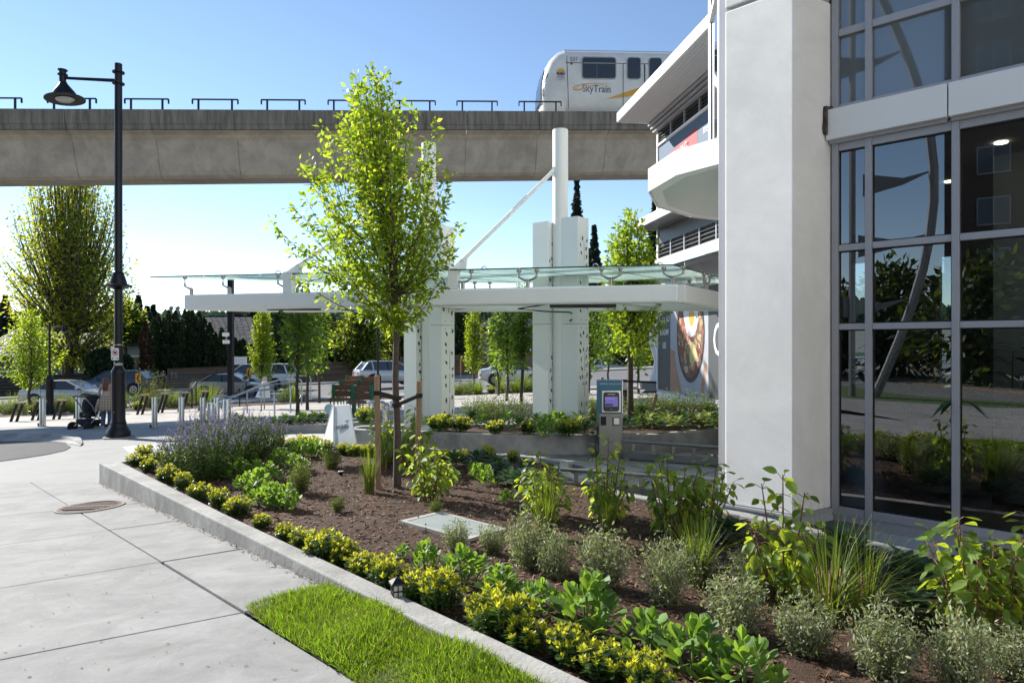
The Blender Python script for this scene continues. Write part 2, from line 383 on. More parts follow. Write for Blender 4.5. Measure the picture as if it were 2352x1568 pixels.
# pavers on the plaza behind -----------------------------------------
m_paver = M('beige_paver', (.40,.37,.33), .85, var=.10, vscale=1., bump=.15, bscale=60, island=.13)
m_paverg = M('slate_paver', (.22,.225,.22), .7, var=.15, vscale=1.5, bump=.2, bscale=40, island=.25)
pave = thing('plaza_paving', 'beige rectangular paving across the upper plaza', 'paving', (0,0,0), None, 'structure')
bedp = [(-8.3,19.6),(-6.0,15.9),(-3.4,15.3),(-2.2,12.7),(5.4,12.6),(5.4,18.2),(4.9,23.5),(5.5,30),(3,31),(-4,30.5),(-10,29.2),(-14.5,28.4),(-22,28.2),(-29,27.8),(-29,24.0),(-20,22.5),(-15,21.2),(-11.5,19.9)]
mb = MB(); mb.prism([Vector((x, y, gz(x, y)-.10)) for x, y in bedp], (0,0,.055)); mb.build('paving_bed', M('paver_joint', (.17,.155,.135), .95), pave)
def inpoly(x, y, poly):
    c = False; j = len(poly)-1
    for i in range(len(poly)):
        xi, yi = poly[i]; xj, yj = poly[j]
        if (yi > y) != (yj > y) and x < (xj-xi)*(y-yi)/(yj-yi)+xi: c = not c
        j = i
    return c
def paver_field(poly, parent, ang, w, h, fn, mats, lim, gap=.012, th=.05, name='paver', run=True):
    ca, sa = math.cos(ang), math.sin(ang); cells = []
    for i in range(-90, 90):
        for j in range(-90, 90):
            u = (i+(.5 if j % 2 and run else 0))*w; v = j*h; x = u*ca-v*sa+poly[0][0]*0; y = u*sa+v*ca
            if inpoly(x, y, poly): cells.append((x, y))
    cells.sort(key=lambda p: p[1]+abs(p[0])*.15)
    src = MB()
    n0 = Vector((0,0,1))
    src.hexa([Vector((sx*(w-gap)/2, sy*(h-gap)/2, z)) for z in (-th/2, th/2) for sx, sy in ((-1,-1),(1,-1),(1,1),(-1,1))])
    me = None; rest = MB()
    for k, (x, y) in enumerate(cells):
        gx = (fn(x+.1, y)-fn(x-.1, y))/.2; gy = (fn(x, y+.1)-fn(x, y-.1))/.2
        n = Vector((-gx, -gy, 1)).normalized(); ux = Vector((ca, sa, 0)); ux = (ux-n*ux.dot(n)).normalized(); uy = n.cross(ux)
        m = Matrix((ux, uy, n)).transposed().to_4x4(); m.translation = Vector((x, y, fn(x, y)-th/2-.002+random.uniform(-.0015,.0015)))
        if k < lim:
            if me is None: o = src.build(name, mats[0]); me = o.data; o.parent = parent
            else: o = bpy.data.objects.new(name, me); COL.objects.link(o); o.parent = parent
            o.matrix_local = m
        else:
            rest.add([m @ Vector(v) for v in src.v], src.f)
    if rest.v: tag(rest.build(name+'_field', mats[0], parent), None, None, None, 'stuff')
paver_field(bedp, pave, R(-14), 1.02, .51, gz, [m_paver], 295)
# road, far pavement, planting strip ----------------------------------
def nearroad(x): return 37.3 + .02*(x+30)
def farroad(x): return 48.6 + (x+36)*.23
m_road = M('road_asphalt', (.14,.14,.142), .88, var=.2, vscale=.35, bump=.25, bscale=60)
xs = [-80,-60,-48,-40,-34,-28,-22,-16,-10,-4,2,8,14,20,28,40,60]
V = []; Fq = []
for x in xs: V += [(x, nearroad(x), gz(x, nearroad(x))), (x, 42, gz(x, 42)+.05), (x, farroad(x), gz(x, farroad(x)))]
for i in range(len(xs)-1):
    for j in range(2): Fq.append((i*3+j, (i+1)*3+j, (i+1)*3+j+1, i*3+j+1))
tag(npmesh('road', np.array(V), np.array(Fq), m_road, smooth=True), 'grey asphalt road running behind the plaza', None, None, 'structure')
m_line = M('road_paint', (.7,.7,.68), .7, var=.3, vscale=2)
mb = MB()
for i in range(len(xs)-1):
    for off, w in ((.25, .12), (-.35, .12)):
        f = lambda x, o: Vector((x, (nearroad(x) if off > 0 else farroad(x))+off+o, gz(x, 42)+.055 if False else gz(x, nearroad(x) if off > 0 else farroad(x))+.012))
        mb.quad(f(xs[i],0), f(xs[i+1],0), f(xs[i+1],w), f(xs[i],w))
tag(mb.build('road_marking', m_line), 'white edge lines painted along the road', None, None, 'structure')
mb = MB(); mk = MB()
for i in range(len(xs)-1):
    a, b = xs[i], xs[i+1]
    q = lambda x, o, z: Vector((x, farroad(x)+o, gz(x, farroad(x))+z))
    mb.hexa([q(a,.02,-.2), q(b,.02,-.2), q(b,2.6,-.2), q(a,2.6,-.2), q(a,.02,.13), q(b,.02,.13), q(b,2.6,.15), q(a,2.6,.15)])
    q = lambda x, o, z: Vector((x, nearroad(x)+o, gz(x, nearroad(x)+o)+z))
    mk.hexa([q(a,-1.9,-.2), q(b,-1.9,-.2), q(b,-.02,-.2), q(a,-.02,-.2), q(a,-1.9,.06), q(b,-1.9,.06), q(b,-.02,.12), q(a,-.02,.12)])
tag(mb.build('far_pavement', m_conc), 'raised pavement along the far side of the road', None, None, 'structure')
tag(mk.build('near_pavement', m_conc), 'raised pavement along the near side of the road', None, None, 'structure')
m_mulch = M('bark_mulch', (.070,.037,.020), .95, var=.55, vscale=28, bump=1.0, bscale=110)
tag(sheet('planting_soil', [(-30,27.9),(-22,28.3),(-14.5,28.5),(-10,29.3),(-4,30.6),(3,31.1),(6,30.5),(8,31),(8,35.6),(-30,34.5)], -.02, m_mulch, fn=gz), 'dark soil of the planting strip before the road', None, None, 'structure')

# ================================================================ FRONT PLANTER
def curve_wall(name, pts, w, top, depth, mat, label, cat='planter wall', bevel=.012, segs=None):
    """concrete upstand along a plan polyline; top(x,y); inner side to the left"""
    mb = MB(); n = len(pts); rings = []
    for i in range(n):
        p = Vector(pts[i][:2]); a = Vector(pts[max(i-1,0)][:2]); b = Vector(pts[min(i+1,n-1)][:2])
        d = (b-a).normalized()
        if 0 < i < n-1:
            d1 = (p-a).normalized(); d2 = (b-p).normalized(); k = 1/max(.5, d.dot(d1))
        else: k = 1
        nr = Vector((-d.y, d.x))*w*k; z = top(p.x, p.y); q = p+nr
        rings.append([Vector((p.x,p.y,z-depth)), Vector((p.x,p.y,z)), Vector((q.x,q.y,z)), Vector((q.x,q.y,z-depth))])
    mb.loft([[r[0], r[3], r[2], r[1]] for r in rings]); o = mb.build(name, mat, origin=(pts[0][0], pts[0][1], 0), bevel=bevel)
    return tag(o, label, cat)
curve_wall('planter_wall', [(-4.05,11.0),(WA.x,WA.y),(-2.73,6.11),(WB.x,WB.y),(1.9,1.0)], .15, walltop, .5, m_concwall, 'low pale concrete planter wall with a sharp corner beside the drain')
backc = [(3.0+3.0,2.4),(3.62,4.72),(2.67,5.80),(2.17,6.50),(1.2,7.35),(.78,8.0),(.60,8.75),(.66,9.45),(.30,9.85),(-1.1,10.55),(-2.4,11.05),(-4.05,11.0)]
curve_wall('planter_kerb', [(x, y) for x, y in backc], -.13, lambda x, y: -1.615, .3, m_conc, 'narrow pale concrete kerb curving along the rear of the front bed', 'planter kerb')
poly = [(-5.6+.12,9.2),(-2.6,6.15),(.24,3.03),(2.0,1.1),(6.1,2.3),(3.6,4.68),(2.6,5.75),(2.1,6.45),(1.13,7.3),(.7,7.95),(.52,8.75),(.58,9.4),(.25,9.75),(-1.15,10.45),(-2.4,10.95),(-4.05,10.9)]
bm = bmesh.new()
vs_ = [bm.verts.new((x, y, 0)) for x, y in poly]; bm.faces.new(vs_)
bmesh.ops.triangulate(bm, faces=bm.faces[:])
for _ in range(6): bmesh.ops.subdivide_edges(bm, edges=[e for e in bm.edges if e.calc_length() > .14], cuts=1); bmesh.ops.triangulate(bm, faces=[f for f in bm.faces if len(f.verts) > 4])
bmesh.ops.triangulate(bm, faces=bm.faces[:])
nz = np.random.default_rng(3)
for v in bm.verts: v.co.z = soil(v.co.x, v.co.y)+random.uniform(-.012,.012)
me = bpy.data.meshes.new('mulch_bed'); bm.to_mesh(me); bm.free(); me.materials.append(m_mulch); me.polygons.foreach_set('use_smooth', [True]*len(me.polygons))
o = bpy.data.objects.new('mulch_bed', me); COL.objects.link(o); tag(o, 'dark brown bark mulch filling the front planter bed', None, None, 'structure')
# mulch chips
n = 26000; pts = []
r2 = np.random.default_rng(11)
while len(pts) < n:
    x = r2.uniform(-5.5, 4.5, 4000); y = r2.uniform(2.0, 11, 4000)
    pts += [(a, b) for a, b in zip(x, y) if inpoly(a, b, poly) and r2.random() < min(1, 5.0/b)]
pts = pts[:n]; pos = np.array([(x, y, soil(x, y)+.006) for x, y in pts])
ax = r2.normal(size=(n,3)); ax[:,2] *= .25; up = np.tile((0,0,1.), (n,1))+r2.normal(size=(n,3))*.45
chip = (np.array([(-.16,0,0),(.16,0,0),(.12,1,0),(-.12,1,0),(0,.5,.12)], float), np.array([(0,1,4),(1,2,4),(2,3,4),(3,0,4)]))
V, Fc = scatter(chip, pos, ax, up, r2.uniform(.014,.05,n))
m_chip = M('mulch_chip', (.13,.068,.034), .8, island=.75)
tag(npmesh('mulch_chips', V, Fc, m_chip), 'loose bark chips lying over the front bed', None, None, 'stuff')
# grass patch ----------------------------------------------------------
g0, g1 = xy(G(562,1403)), xy(G(825,1572)); gd = (g1-g0).normalized()
wq = WA+wdir*((xy(G(745,1345))-WA).dot(wdir))
gpoly = [(g0.x,g0.y),(wq.x,wq.y),(wq.x+wdir.x*1.3,wq.y+wdir.y*1.3),(WB.x-.0,WB.y-.02),(WB.x+wdir.x*1.4,WB.y+wdir.y*1.4),(g1.x+gd.x*1.5,g1.y+gd.y*1.5)]
def gr(x, y): return gz(x, y)+.026+.024*(math.sin(x*5.1+y*2.3)*math.sin(y*4.2-x*1.7))
tag(sheet('lawn_soil', gpoly, .0, M('lawn_soil', (.05,.055,.022), .95, var=.4, vscale=12), fn=lambda x,y: gz(x,y)), 'dark soil under the small grass corner', None, None, 'structure')
n = 60000; pts = []
while len(pts) < n:
    x = r2.uniform(min(p[0] for p in gpoly), max(p[0] for p in gpoly), 6000); y = r2.uniform(1.2, max(p[1] for p in gpoly), 6000)
    pts += [(a, b) for a, b in zip(x, y) if inpoly(a, b, gpoly) and not (abs(math.sin(a*3.3+1)*math.cos(b*2.9)) < .05 and r2.random() < .45)]
pts = np.array(pts[:n]); pos = np.array([(x, y, gr(x, y)-.02) for x, y in pts])
lean = r2.normal(size=(n,3))*.55; lean[:,2] = 1
cl = np.sin(pts[:,0]*7+pts[:,1]*3)*np.sin(pts[:,1]*6-pts[:,0]*4); lean[:,0] += cl*.5
up = r2.normal(size=(n,3)); up[:,2] = .1
bl = (np.array([(-.034,0,0),(.034,0,0),(.028,.55,.06),(-.028,.55,.06),(0,1,.28)], float), np.array([(0,1,2),(0,2,3),(3,2,4)]))
V, Fc = scatter(bl, pos, lean, up, r2.uniform(.022,.060,n)*(1+.4*cl)*np.where(r2.random(n)<.05,1.5,1))
m_grass = LEAF('grass_blade', (.12,.20,.02), (.28,.45,.02), .45, .5, .55)
m_grassd = LEAF('grass_dry', (.24,.22,.08), (.35,.32,.08), .35, .6, .4)
tag(npmesh('grass', V, Fc, [m_grass, m_grassd], np.repeat((r2.random(n) < .09+.10*(cl < -.5)).astype(int), 3)), 'short bright green grass corner beside the concrete wall', None, None, 'stuff')
# drain grate ------------------------------------------------------------
dc = G(207,1164); dr = thing('drain_grate', 'round rusty iron drain grate set in the concrete walk', 'drain', dc)
m_iron = M('rusty_iron', (.11,.075,.06), .8, var=.5, vscale=14, bump=.3)
rd = .29
sl = Vector((0,0,0))
def onp(x, y, h=0): return Vector((dc.x+x, dc.y+y, gz(dc.x+x, dc.y+y)+h))
mb = MB(); N = 36
ring = lambda r, h: [onp(r*math.cos(2*math.pi*i/N), r*math.sin(2*math.pi*i/N), h) for i in range(N)]
mb.loft([ring(rd+.05,.003), ring(rd+.05,.010), ring(rd+.02,.010), ring(rd+.02,.003)], caps=False); mb.build('rim', M('drain_rim', (.30,.27,.23), .9, var=.4, vscale=10), dr)
mb = MB(); mb.quad(*ring(rd+.02,.0035)); mb.build('pit', m_blackmatte, dr)
mb = MB(); mb.loft([ring(rd+.018,.003), ring(rd+.018,.012), ring(rd-.02,.012), ring(rd-.02,.003)], caps=False); mb.build('grate_ring', m_iron, dr)
for row in (-.1, .1):
    for i in range(-6, 7):
        x = i*.042
        hh = math.sqrt(max(0, (rd-.01)**2-x*x))
        a, b = (max(-hh, row-.085), min(hh, row+.085))
        if b-a < .03: continue
        mb = MB(); mb.bar(onp(x, a, .008), onp(x, b, .008), .021, .012); mb.build('grate_bar', m_iron, dr)
mb = MB(); mb.bar(onp(-rd, 0, .009), onp(rd, 0, .009), .035, .012); mb.build('cross_bar', m_iron, dr)
n = 900; pos = []
for i in range(n):
    if i < 760: u = r2.random(); q = WA.lerp(WB, u)-wnor*abs(r2.normal())*.028; pos.append((q.x, q.y, gz(q.x, q.y)+.004))
    else: p_ = G(r2.uniform(0,760), r2.uniform(1115,1560)); pos.append((p_.x, p_.y, gz(p_.x, p_.y)+.004))
ax = r2.normal(size=(n,3)); ax[:,2] *= .1; V, Fc = scatter(chip, np.array(pos), ax, np.tile((0,0,1.),(n,1)), np.where(np.arange(n) < 760, r2.uniform(.008,.03,n), r2.uniform(.006,.022,n)))
tag(npmesh('pavement_litter', V, Fc, M('litter', (.12,.085,.055), .9, island=.6)), 'bark crumbs and leaf litter scattered on the concrete walk', None, None, 'stuff')
# utility lid in the bed -------------------------------------------------
pts = [S(918,1202), S(1010,1180), S(1172,1205), S(1075,1246)]
a = pts[0]; u = (pts[3]-a); v = (pts[1]-a); 
mb = MB(); lid = thing('utility_lid', 'pale concrete utility cover with blue green paint wear lying in the mulch', 'utility cover', (a+u*.5+v*.5))
q = [a, a+u, a+u+v, a+v]; q = [Vector((p.x, p.y, soil(p.x,p.y)-.04)) for p in q]
c = sum(q, Vector())/4
m_lid = M('lid_concrete', (.40,.385,.35), .9, var=.2, vscale=6, bump=.3)
m_lidp = M('lid_worn_paint', (.30,.305,.285), .85, var=.5, vscale=5, col2=(.20,.27,.28), bump=.3, bscale=60)
fr = MB(); inn = [c+(p-c)*.86 for p in q]
up = Vector((0,0,.07))
for i in range(4):
    j = (i+1) % 4; fr.hexa([q[i], q[j], inn[j], inn[i], q[i]+up, q[j]+up, inn[j]+up, inn[i]+up])
fr.build('lid_frame', m_lid, lid, bevel=.004)
MB().prism([c+(p-c)*.845 for p in q], (0,0,.067)).build('lid_panel', m_lidp, lid)

# ================================================================ DRIVEWAY AND REAR BED
dz_ = -1.655
drive = thing('driveway', 'grey and tan slate paved driveway ramp mouth behind the front bed', 'driveway', (0,0,0), None, 'structure')
dpoly = [(-2.3,11.2),(-1.1,10.65),(.35,9.95),(.75,9.4),(.72,8.75),(.9,8.05),(1.3,7.45),(2.25,6.6),(3.2,6.7),(5.2,8.5),(5.2,11.2),(2.6,10.0),(1.6,10.0),(.2,10.12),(-1.1,10.45),(-2.4,11.6)]
mb = MB(); mb.prism([Vector((x, y, dz_-.12)) for x, y in [(-2.4,11.3),(-1.1,10.6),(.35,9.9),(.72,8.7),(2.2,6.5),(3.3,6.4),(7,8.5),(7,13),(-2.2,12.6)]], (0,0,.07)); mb.build('driveway_bed', m_joint, drive)
paver_field([(-2.4,11.3),(-1.1,10.62),(.35,9.92),(.72,9.4),(.72,8.75),(.9,8.05),(1.3,7.45),(2.3,6.9),(5.6,8.5),(5.6,11.0),(1.5,10.6),(-2,12.2)], drive, R(38), .62, .31, lambda x, y: dz_, [m_paverg], 290, name='slate_paver')
tag(sheet('path_paving', [(-5.4,10.2),(-4.0,11.1),(-2.4,11.2),(-2.1,12.7),(-3.6,15.2),(-6.2,15.8),(-8,14)], .002, M('path_paver', (.42,.41,.39), .85, var=.12, vscale=2), thick=.02), 'pale paved path between the two planters', None, None, 'structure')
bedtop = lambda x, y: -1.36 if x > -1.5 else -1.36-.10*clamp((-1.5-x)/1.4)
rear = [(4.9,12.0),(3.0,10.85),(2.2,10.4),(1.25,10.3),(.2,10.33),(-.8,10.5),(-1.35,10.75),(-2.75,11.75),(-2.95,12.05),(-2.7,12.3),(5.0,12.55)]
curve_wall('rear_planter_wall', rear, -.15, bedtop, .75, m_concwall, 'curved grey concrete planter wall behind the driveway kiosk')
sp = [(4.8,12.3),(4.8,12.1),(2.95,10.95),(2.2,10.5),(1.25,10.42),(.2,10.45),(-.8,10.62),(-1.3,10.85),(-2.65,11.8),(-2.6,12.2)]
m = MB(); m.quad(*[Vector((x, y, bedtop(x,y)-.05)) for x, y in sp]); tag(m.build('rear_bed_soil', m_mulch), 'dark mulch in the rear planter bed', None, None, 'structure')
lp = [(-5.9,16.0),(-4.9,15.55),(-3.75,15.2),(-3.3,16.2),(-6.0,17.2)]
side_top = lambda x, y: gz(x, y)+.20
curve_wall('side_planter_wall', lp+[lp[0]], -.14, side_top, .6, m_concwall, 'short concrete planter wall between the steps and the sandwich board')
m = MB(); m.quad(*[Vector((x, y, side_top(x,y)-.05)) for x, y in lp]); tag(m.build('side_bed_soil', m_mulch), 'dark soil in the short planter', None, None, 'structure')
# gutter between kerb and building
m = MB(); m.quad(*[Vector((x, y, -1.86)) for x, y in [(1.5,7.3),(2.2,6.4),(2.7,5.7),(3.65,4.65),(6,2.2),(7,3),(3.2,7.2),(2.2,7.4)]]); tag(m.build('gutter', M('dark_gutter', (.03,.03,.032), .35, var=.4, vscale=5)), 'dark wet gutter between the kerb and the building', None, None, 'structure')

# ================================================================ GUIDEWAY
def gax(t):   # t = metres along from the picture's left edge side; axis of the girder top front edge
    x = -21.4 + t*.985; y = 28.5 + t*.148
    return Vector((x, y, 9.86 + t*.046))
gdir = (gax(10)-gax(0)).normalized(); gper = Vector((-gdir.y, gdir.x, 0)).normalized()
m_gw = M('aged_concrete', (.45,.42,.37), .9, var=.30, vscale=1.1, col2=(.36,.33,.285), bump=.3, bscale=25, stretch=(1.6,1,.45))
dirty(m_gw, .22, .9, False)
m_gwd = M('weathered_parapet', (.28,.255,.215), .92, var=.5, vscale=2.2, col2=(.085,.078,.066), bump=.3, bscale=25, stretch=(2.6,1,.28))
guide = thing('guideway', 'long weathered concrete rail viaduct crossing high over the road', 'viaduct', gax(10))
# profile: (across from front edge, below top)
par = [(0,0),(0,-.62),(.04,-.63),(.04,-.84),(.30,-.86),(.30,-.05),(.22,0)]
web = [(.12,-.86),(.45,-.95),(.66,-1.15),(1.1,-2.30),(1.25,-2.55),(1.45,-2.66),(2.55,-2.66),(2.75,-2.55),(2.9,-2.3),(3.34,-1.15),(3.88,-.86)]
def gp(t, a, b): return gax(t)+gper*a+Vector((0,0,b))
joints = [-18+3.42*k for k in range(20)]
for k in range(len(joints)-1):
    t0, t1 = joints[k]+.012, joints[k+1]-.012
    MB().loft([[gp(t, a, b) for a, b in par][::-1] for t in (t0, t1)]).build('parapet', m_gwd, guide)
    MB().loft([[gp(t, a, b) for a, b in web][::-1] for t in (t0, t1)]).build('girder_segment', m_gw, guide)
    MB().loft([[gp(t, 4.0-a, b) for a, b in par] for t in (t0, t1)]).build('parapet', m_gwd, guide)
    if k % 1 == 0:
        tc = joints[k]+.35
MB().loft([[gp(t, a, b) for a, b in [(.50,-.98),(.70,-1.18),(1.14,-2.30),(1.30,-2.53),(1.48,-2.635),(2.52,-2.635),(2.72,-2.5),(3.3,-1.15)]][::-1] for t in (-18, 48)]).build('girder_core', m_gw, guide)
for px0, px1 in [(-60,46),(106,218),(284,385),(440,545),(599,700),(753,848),(905,1000),(1050,1143),(1193,1290)]:
    def tt(px):   # t on the axis seen at px
        k = (px-CX)/F; return (k*28.5+21.4)/(.985-k*.148)
    a, b = tt(px0), tt(px1); mb = MB(); h = .48
    mb.bar(gp(a,.12,h), gp(b,.12,h), .07, .05); mb.bar(gp(a,.12,h), gp(a,.12,h-.2), .07, .05); mb.bar(gp(b,.12,h), gp(b,.12,h-.2), .07, .05)
    for t in (a+.25, b-.25): mb.bar(gp(t,.12,-.1), gp(t,.12,h), .07, .07)
    mb.build('guard_rail', m_black, guide)
# guideway pier far left and far right are outside the picture
# ================================================================ BUILDING (near tower)
tower = thing('apartment_tower', 'white and glass apartment tower filling the right side, corner pier facing the bed', 'building', (3.0, 7.0, -1.7))
A0, C1, B1 = Vector((2.137,6.85)), Vector((2.625,6.37)), Vector((3.127,6.681))
wd = Vector((.73,-.683)).normalized(); wn_ = Vector((-.683,-.73)).normalized()   # window wall runs along wd, faces wn_
TOP = 9.5
back = A0+Vector((.85,.527))*.9
def pl(poly, z0, z1): return MB().prism([Vector((p[0], p[1], z0)) for p in poly], (0,0,z1-z0))
JZ = 3.335
cpoly = [A0, C1, B1, back]
def offs(poly, d):
    c = sum((Vector(p) for p in poly), Vector((0,0)))/len(poly); return [Vector(p)+(c-Vector(p)).normalized()*d for p in poly]
pl(cpoly, -1.585, JZ).build('pier', m_stucco, tower, bevel=.012)
pl(offs(cpoly,.02), JZ, JZ+.035).build('pier_joint', M('joint_grey', (.35,.35,.34), .9), tower)
pl(cpoly, JZ+.035, TOP).build('pier_upper', m_stucco, tower, bevel=.012)
m_plinth = M('grey_plinth', (.38,.42,.47), .6, var=.06, vscale=2)
pl(offs(cpoly,-.03), -1.87, -1.612).build('pier_plinth', m_plinth, tower, bevel=.006)
pl(offs(cpoly,-.045), -1.612, -1.588).build('plinth_flashing', m_galv, tower)
# window wall
def W(s, z, o=0.): p = B1+wd*s+wn_*o; return Vector((p.x, p.y, z))
def wz(px, py):   # (s, z) on the window wall seen at a pixel
    k = (px-CX)/F; s = (k*B1.y-B1.x)/(wd.x-k*wd.y); d = B1.y+wd.y*s; return s, (HY-py)/F*d
def wbox(mb, s0, s1, z0, z1, o0, o1, mi=0):
    mb.hexa([W(s0,z0,o0), W(s1,z0,o0), W(s1,z0,o1), W(s0,z0,o1), W(s0,z1,o0), W(s1,z1,o0), W(s1,z1,o1), W(s0,z1,o1)], mi)
sF0 = wz(1911,750)[0]; sF1 = wz(1927,750)[0]
sM1a, sM1b = wz(1988.5,750)[0], wz(2004,750)[0]
sM2a, sM2b = wz(2187,750)[0], wz(2205,750)[0]
wm = sM2b-sM2a; step = sM2a-sM1a
sM3a = sM2a+step; sM3b = sM3a+wm; sM4a = sM3a+step; sM4b = sM4a+wm
zb = -1.565; zfb = -1.645
zt2 = wz(2004,756)[1], wz(2004,742)[1]
zt1 = wz(2004,571)[1], wz(2004,556)[1]
zgt = wz(2004,334)[1]; zft = wz(2004,318)[1]
zbt = wz(2004,238)[1]; zub = wz(2004,225)[1]
zu1 = wz(2004,64)[1], wz(2004,47)[1]; zu2 = zu1[1]+1.05, zu1[1]+1.13
ztop = 7.2
m_pane = GLASS('window_glass', (.36,.43,.45), 1.7, 0.0, .13)
dirty(m_stucco, .07, .7, False)
m_paneu = GLASS('frosted_glass', (.5,.58,.6), 1.5, .02, .10, milk=.75, milkcol=(.34,.39,.40))
verts = [(sF0+.004,sF1), (sM1a,sM1b), (sM2a,sM2b), (sM3a,sM3b), (sM4a,sM4b)]
for i, (a, b) in enumerate(verts):
    mb = MB(); wbox(mb, a, b, zfb, zft+.03, -.10, .03); mb.build('mullion', m_galv, tower, bevel=.003)
    mb = MB(); wbox(mb, a, b, zub-.03, ztop, -.10, .03); mb.build('mullion', m_galv, tower, bevel=.003)
bays = [(verts[i][1], verts[i+1][0]) for i in range(4)]
for a, b in bays:
    for z0, z1, nm in [(zfb,zb,'sill_rail'), (zt2[0],zt2[1],'transom'), (zt1[0],zt1[1],'transom'), (zgt,zft+.03,'head_rail'), (zub-.03,zbt+.0,'sill_rail') if False else (zub-.05,zub,'sill_rail'), (zu1[0],zu1[1],'transom'), (zu2[0],zu2[1],'transom')]:
        mb = MB(); wbox(mb, a+.001, b-.001, z0, z1, -.09, .02); mb.build(nm, m_galv, tower, bevel=.003)
    for z0, z1, mt in [(zb,zt2[0],m_pane), (zt2[1],zt1[0],m_pane), (zt1[1],zgt,m_pane), (zub,zu1[0],m_paneu), (zu1[1],zu2[0],m_paneu), (zu2[1],ztop,m_paneu)]:
        mb = MB(); mb.quad(W(a,z0,-.02), W(b,z0,-.02), W(b,z1,-.02), W(a,z1,-.02)); mb.build('glass_pane', mt, tower)
        if mt is m_pane:
            g = MB(); e = .012
            for s0, s1, y0, y1 in ((a,a+e,z0,z1),(b-e,b,z0,z1),(a+e,b-e,z0,z0+e),(a+e,b-e,z1-e,z1)): wbox(g, s0, s1, y0, y1, -.03, -.012)
            g.build('gasket', m_rubber, tower)
mb = MB(); wbox(mb, sF0, sM4b, zfb-.10, zfb-.002, -.12, .012); mb.build('sub_sill', m_galv, tower, bevel=.003)
mb = MB(); wbox(mb, sF0, sM4b, zfb-.30, zfb-.102, -.12, .03); mb.build('base_panel', M('pale_base', (.42,.46,.50), .6, var=.06), tower)
mb = MB(); wbox(mb, sF0, sM4b, -1.95, zfb-.302, -.12, .10); mb.build('base_ledge', M('wet_concrete', (.12,.12,.125), .7, var=.5, vscale=6), tower, bevel=.01)
# white fascia band
b0 = wz(1899,262); s_split = wz(2183,220)[0]
zband0 = zft+.035; zband1 = zub-.055
for a, b in ((sF0-.02, s_split-.006), (s_split+.006, s_split+1.25), (s_split+1.262, sM4b+1)):
    mb = MB(); wbox(mb, a, b, zband0, zband1, -.02, .115); mb.build('fascia_panel', m_whitepanel, tower, bevel=.004)
    mb = MB(); wbox(mb, a+.01, b-.01, zband0-.03, zband0-.002, -.02, .06); mb.build('fascia_trim', m_galv, tower)
# broken render and bare concrete at the end of the band
fb = (B1-C1).normalized(); fn = Vector((fb.y, -fb.x))
q = B1-fb*.02
rb = MB(); random.seed(4)
pts = []
zc0, zc1 = (HY-313)/F*6.63, (HY-245)/F*6.63
for i in range(14):
    t = i/14*2*math.pi; w = .075; h = (zc1-zc0)/2
    cx = math.copysign(min(1,abs(math.cos(t))*1.35), math.cos(t)); cz = math.copysign(min(1,abs(math.sin(t))*1.25), math.sin(t))
    p = q-fb*(.055 - cx*w*random.uniform(.85,1.1)); pts.append(Vector((p.x, p.y, (zc0+zc1)/2+cz*h*random.uniform(.9,1.08)))+Vector((fn.x,fn.y,0))*.004)
rb.prism(pts, Vector((fn.x,fn.y,0))*.03)
rb.build('bare_concrete', M('broken_concrete', (.10,.085,.07), .95, var=.8, vscale=16, bump=1, bscale=50), tower, label='rough broken patch of bare concrete at the end of the white fascia')
# lobby interior: floor, ceiling, back walls with tall openings
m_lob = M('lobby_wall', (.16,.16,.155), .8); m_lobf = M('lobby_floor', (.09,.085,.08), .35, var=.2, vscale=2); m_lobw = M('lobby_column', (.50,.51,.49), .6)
def I(s, z, dpt): return W(s, z, -dpt)
def ibox(s0, s1, z0, z1, d0, d1, nm, mt, bev=0):
    mb = MB(); wbox(mb, s0, s1, z0, z1, -d1, -d0); return mb.build(nm, mt, tower, bevel=bev)
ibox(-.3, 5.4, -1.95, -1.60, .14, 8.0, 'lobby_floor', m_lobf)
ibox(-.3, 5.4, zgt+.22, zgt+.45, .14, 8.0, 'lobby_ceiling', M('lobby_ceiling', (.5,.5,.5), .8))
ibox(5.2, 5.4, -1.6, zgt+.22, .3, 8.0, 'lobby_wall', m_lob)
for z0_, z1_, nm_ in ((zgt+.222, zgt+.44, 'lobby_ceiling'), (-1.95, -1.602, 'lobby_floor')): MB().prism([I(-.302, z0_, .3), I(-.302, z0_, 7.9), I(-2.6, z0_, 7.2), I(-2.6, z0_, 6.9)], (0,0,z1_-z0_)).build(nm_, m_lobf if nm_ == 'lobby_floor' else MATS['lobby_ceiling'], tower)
# rear wall pieces between tall openings
segs = [(-2.6,-1.9),(-1.6,-.45),(-.25,1.15),(1.38,2.65),(2.85,5.2)]
MB().hexa([I(s_, z_, d_) for z_ in (-1.6, zgt+.22) for s_, d_ in ((-.30,.30),(-.18,.30),(-2.48,7.0),(-2.6,7.0))]).build('lobby_wall', m_lob, tower)  # slanted side wall, added to keep the lobby dark
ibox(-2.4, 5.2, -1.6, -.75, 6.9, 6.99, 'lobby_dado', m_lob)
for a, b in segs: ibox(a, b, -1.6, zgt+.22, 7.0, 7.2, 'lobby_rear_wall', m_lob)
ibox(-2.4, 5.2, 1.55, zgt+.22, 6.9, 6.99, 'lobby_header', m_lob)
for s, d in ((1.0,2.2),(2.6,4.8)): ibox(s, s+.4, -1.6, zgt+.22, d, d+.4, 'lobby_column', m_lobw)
m_lampdisc = M('downlight_glow', (1,.85,.6), emis=6)
for s, d in ((1.15,1.6),(2.3,2.8),(.4,3.2)):
    p = I(s, zgt+.215, d); MB().lathe((p.x,p.y,p.z-.01), [(.06,0),(.06,.02)], 12).build('downlight', m_lampdisc, tower)
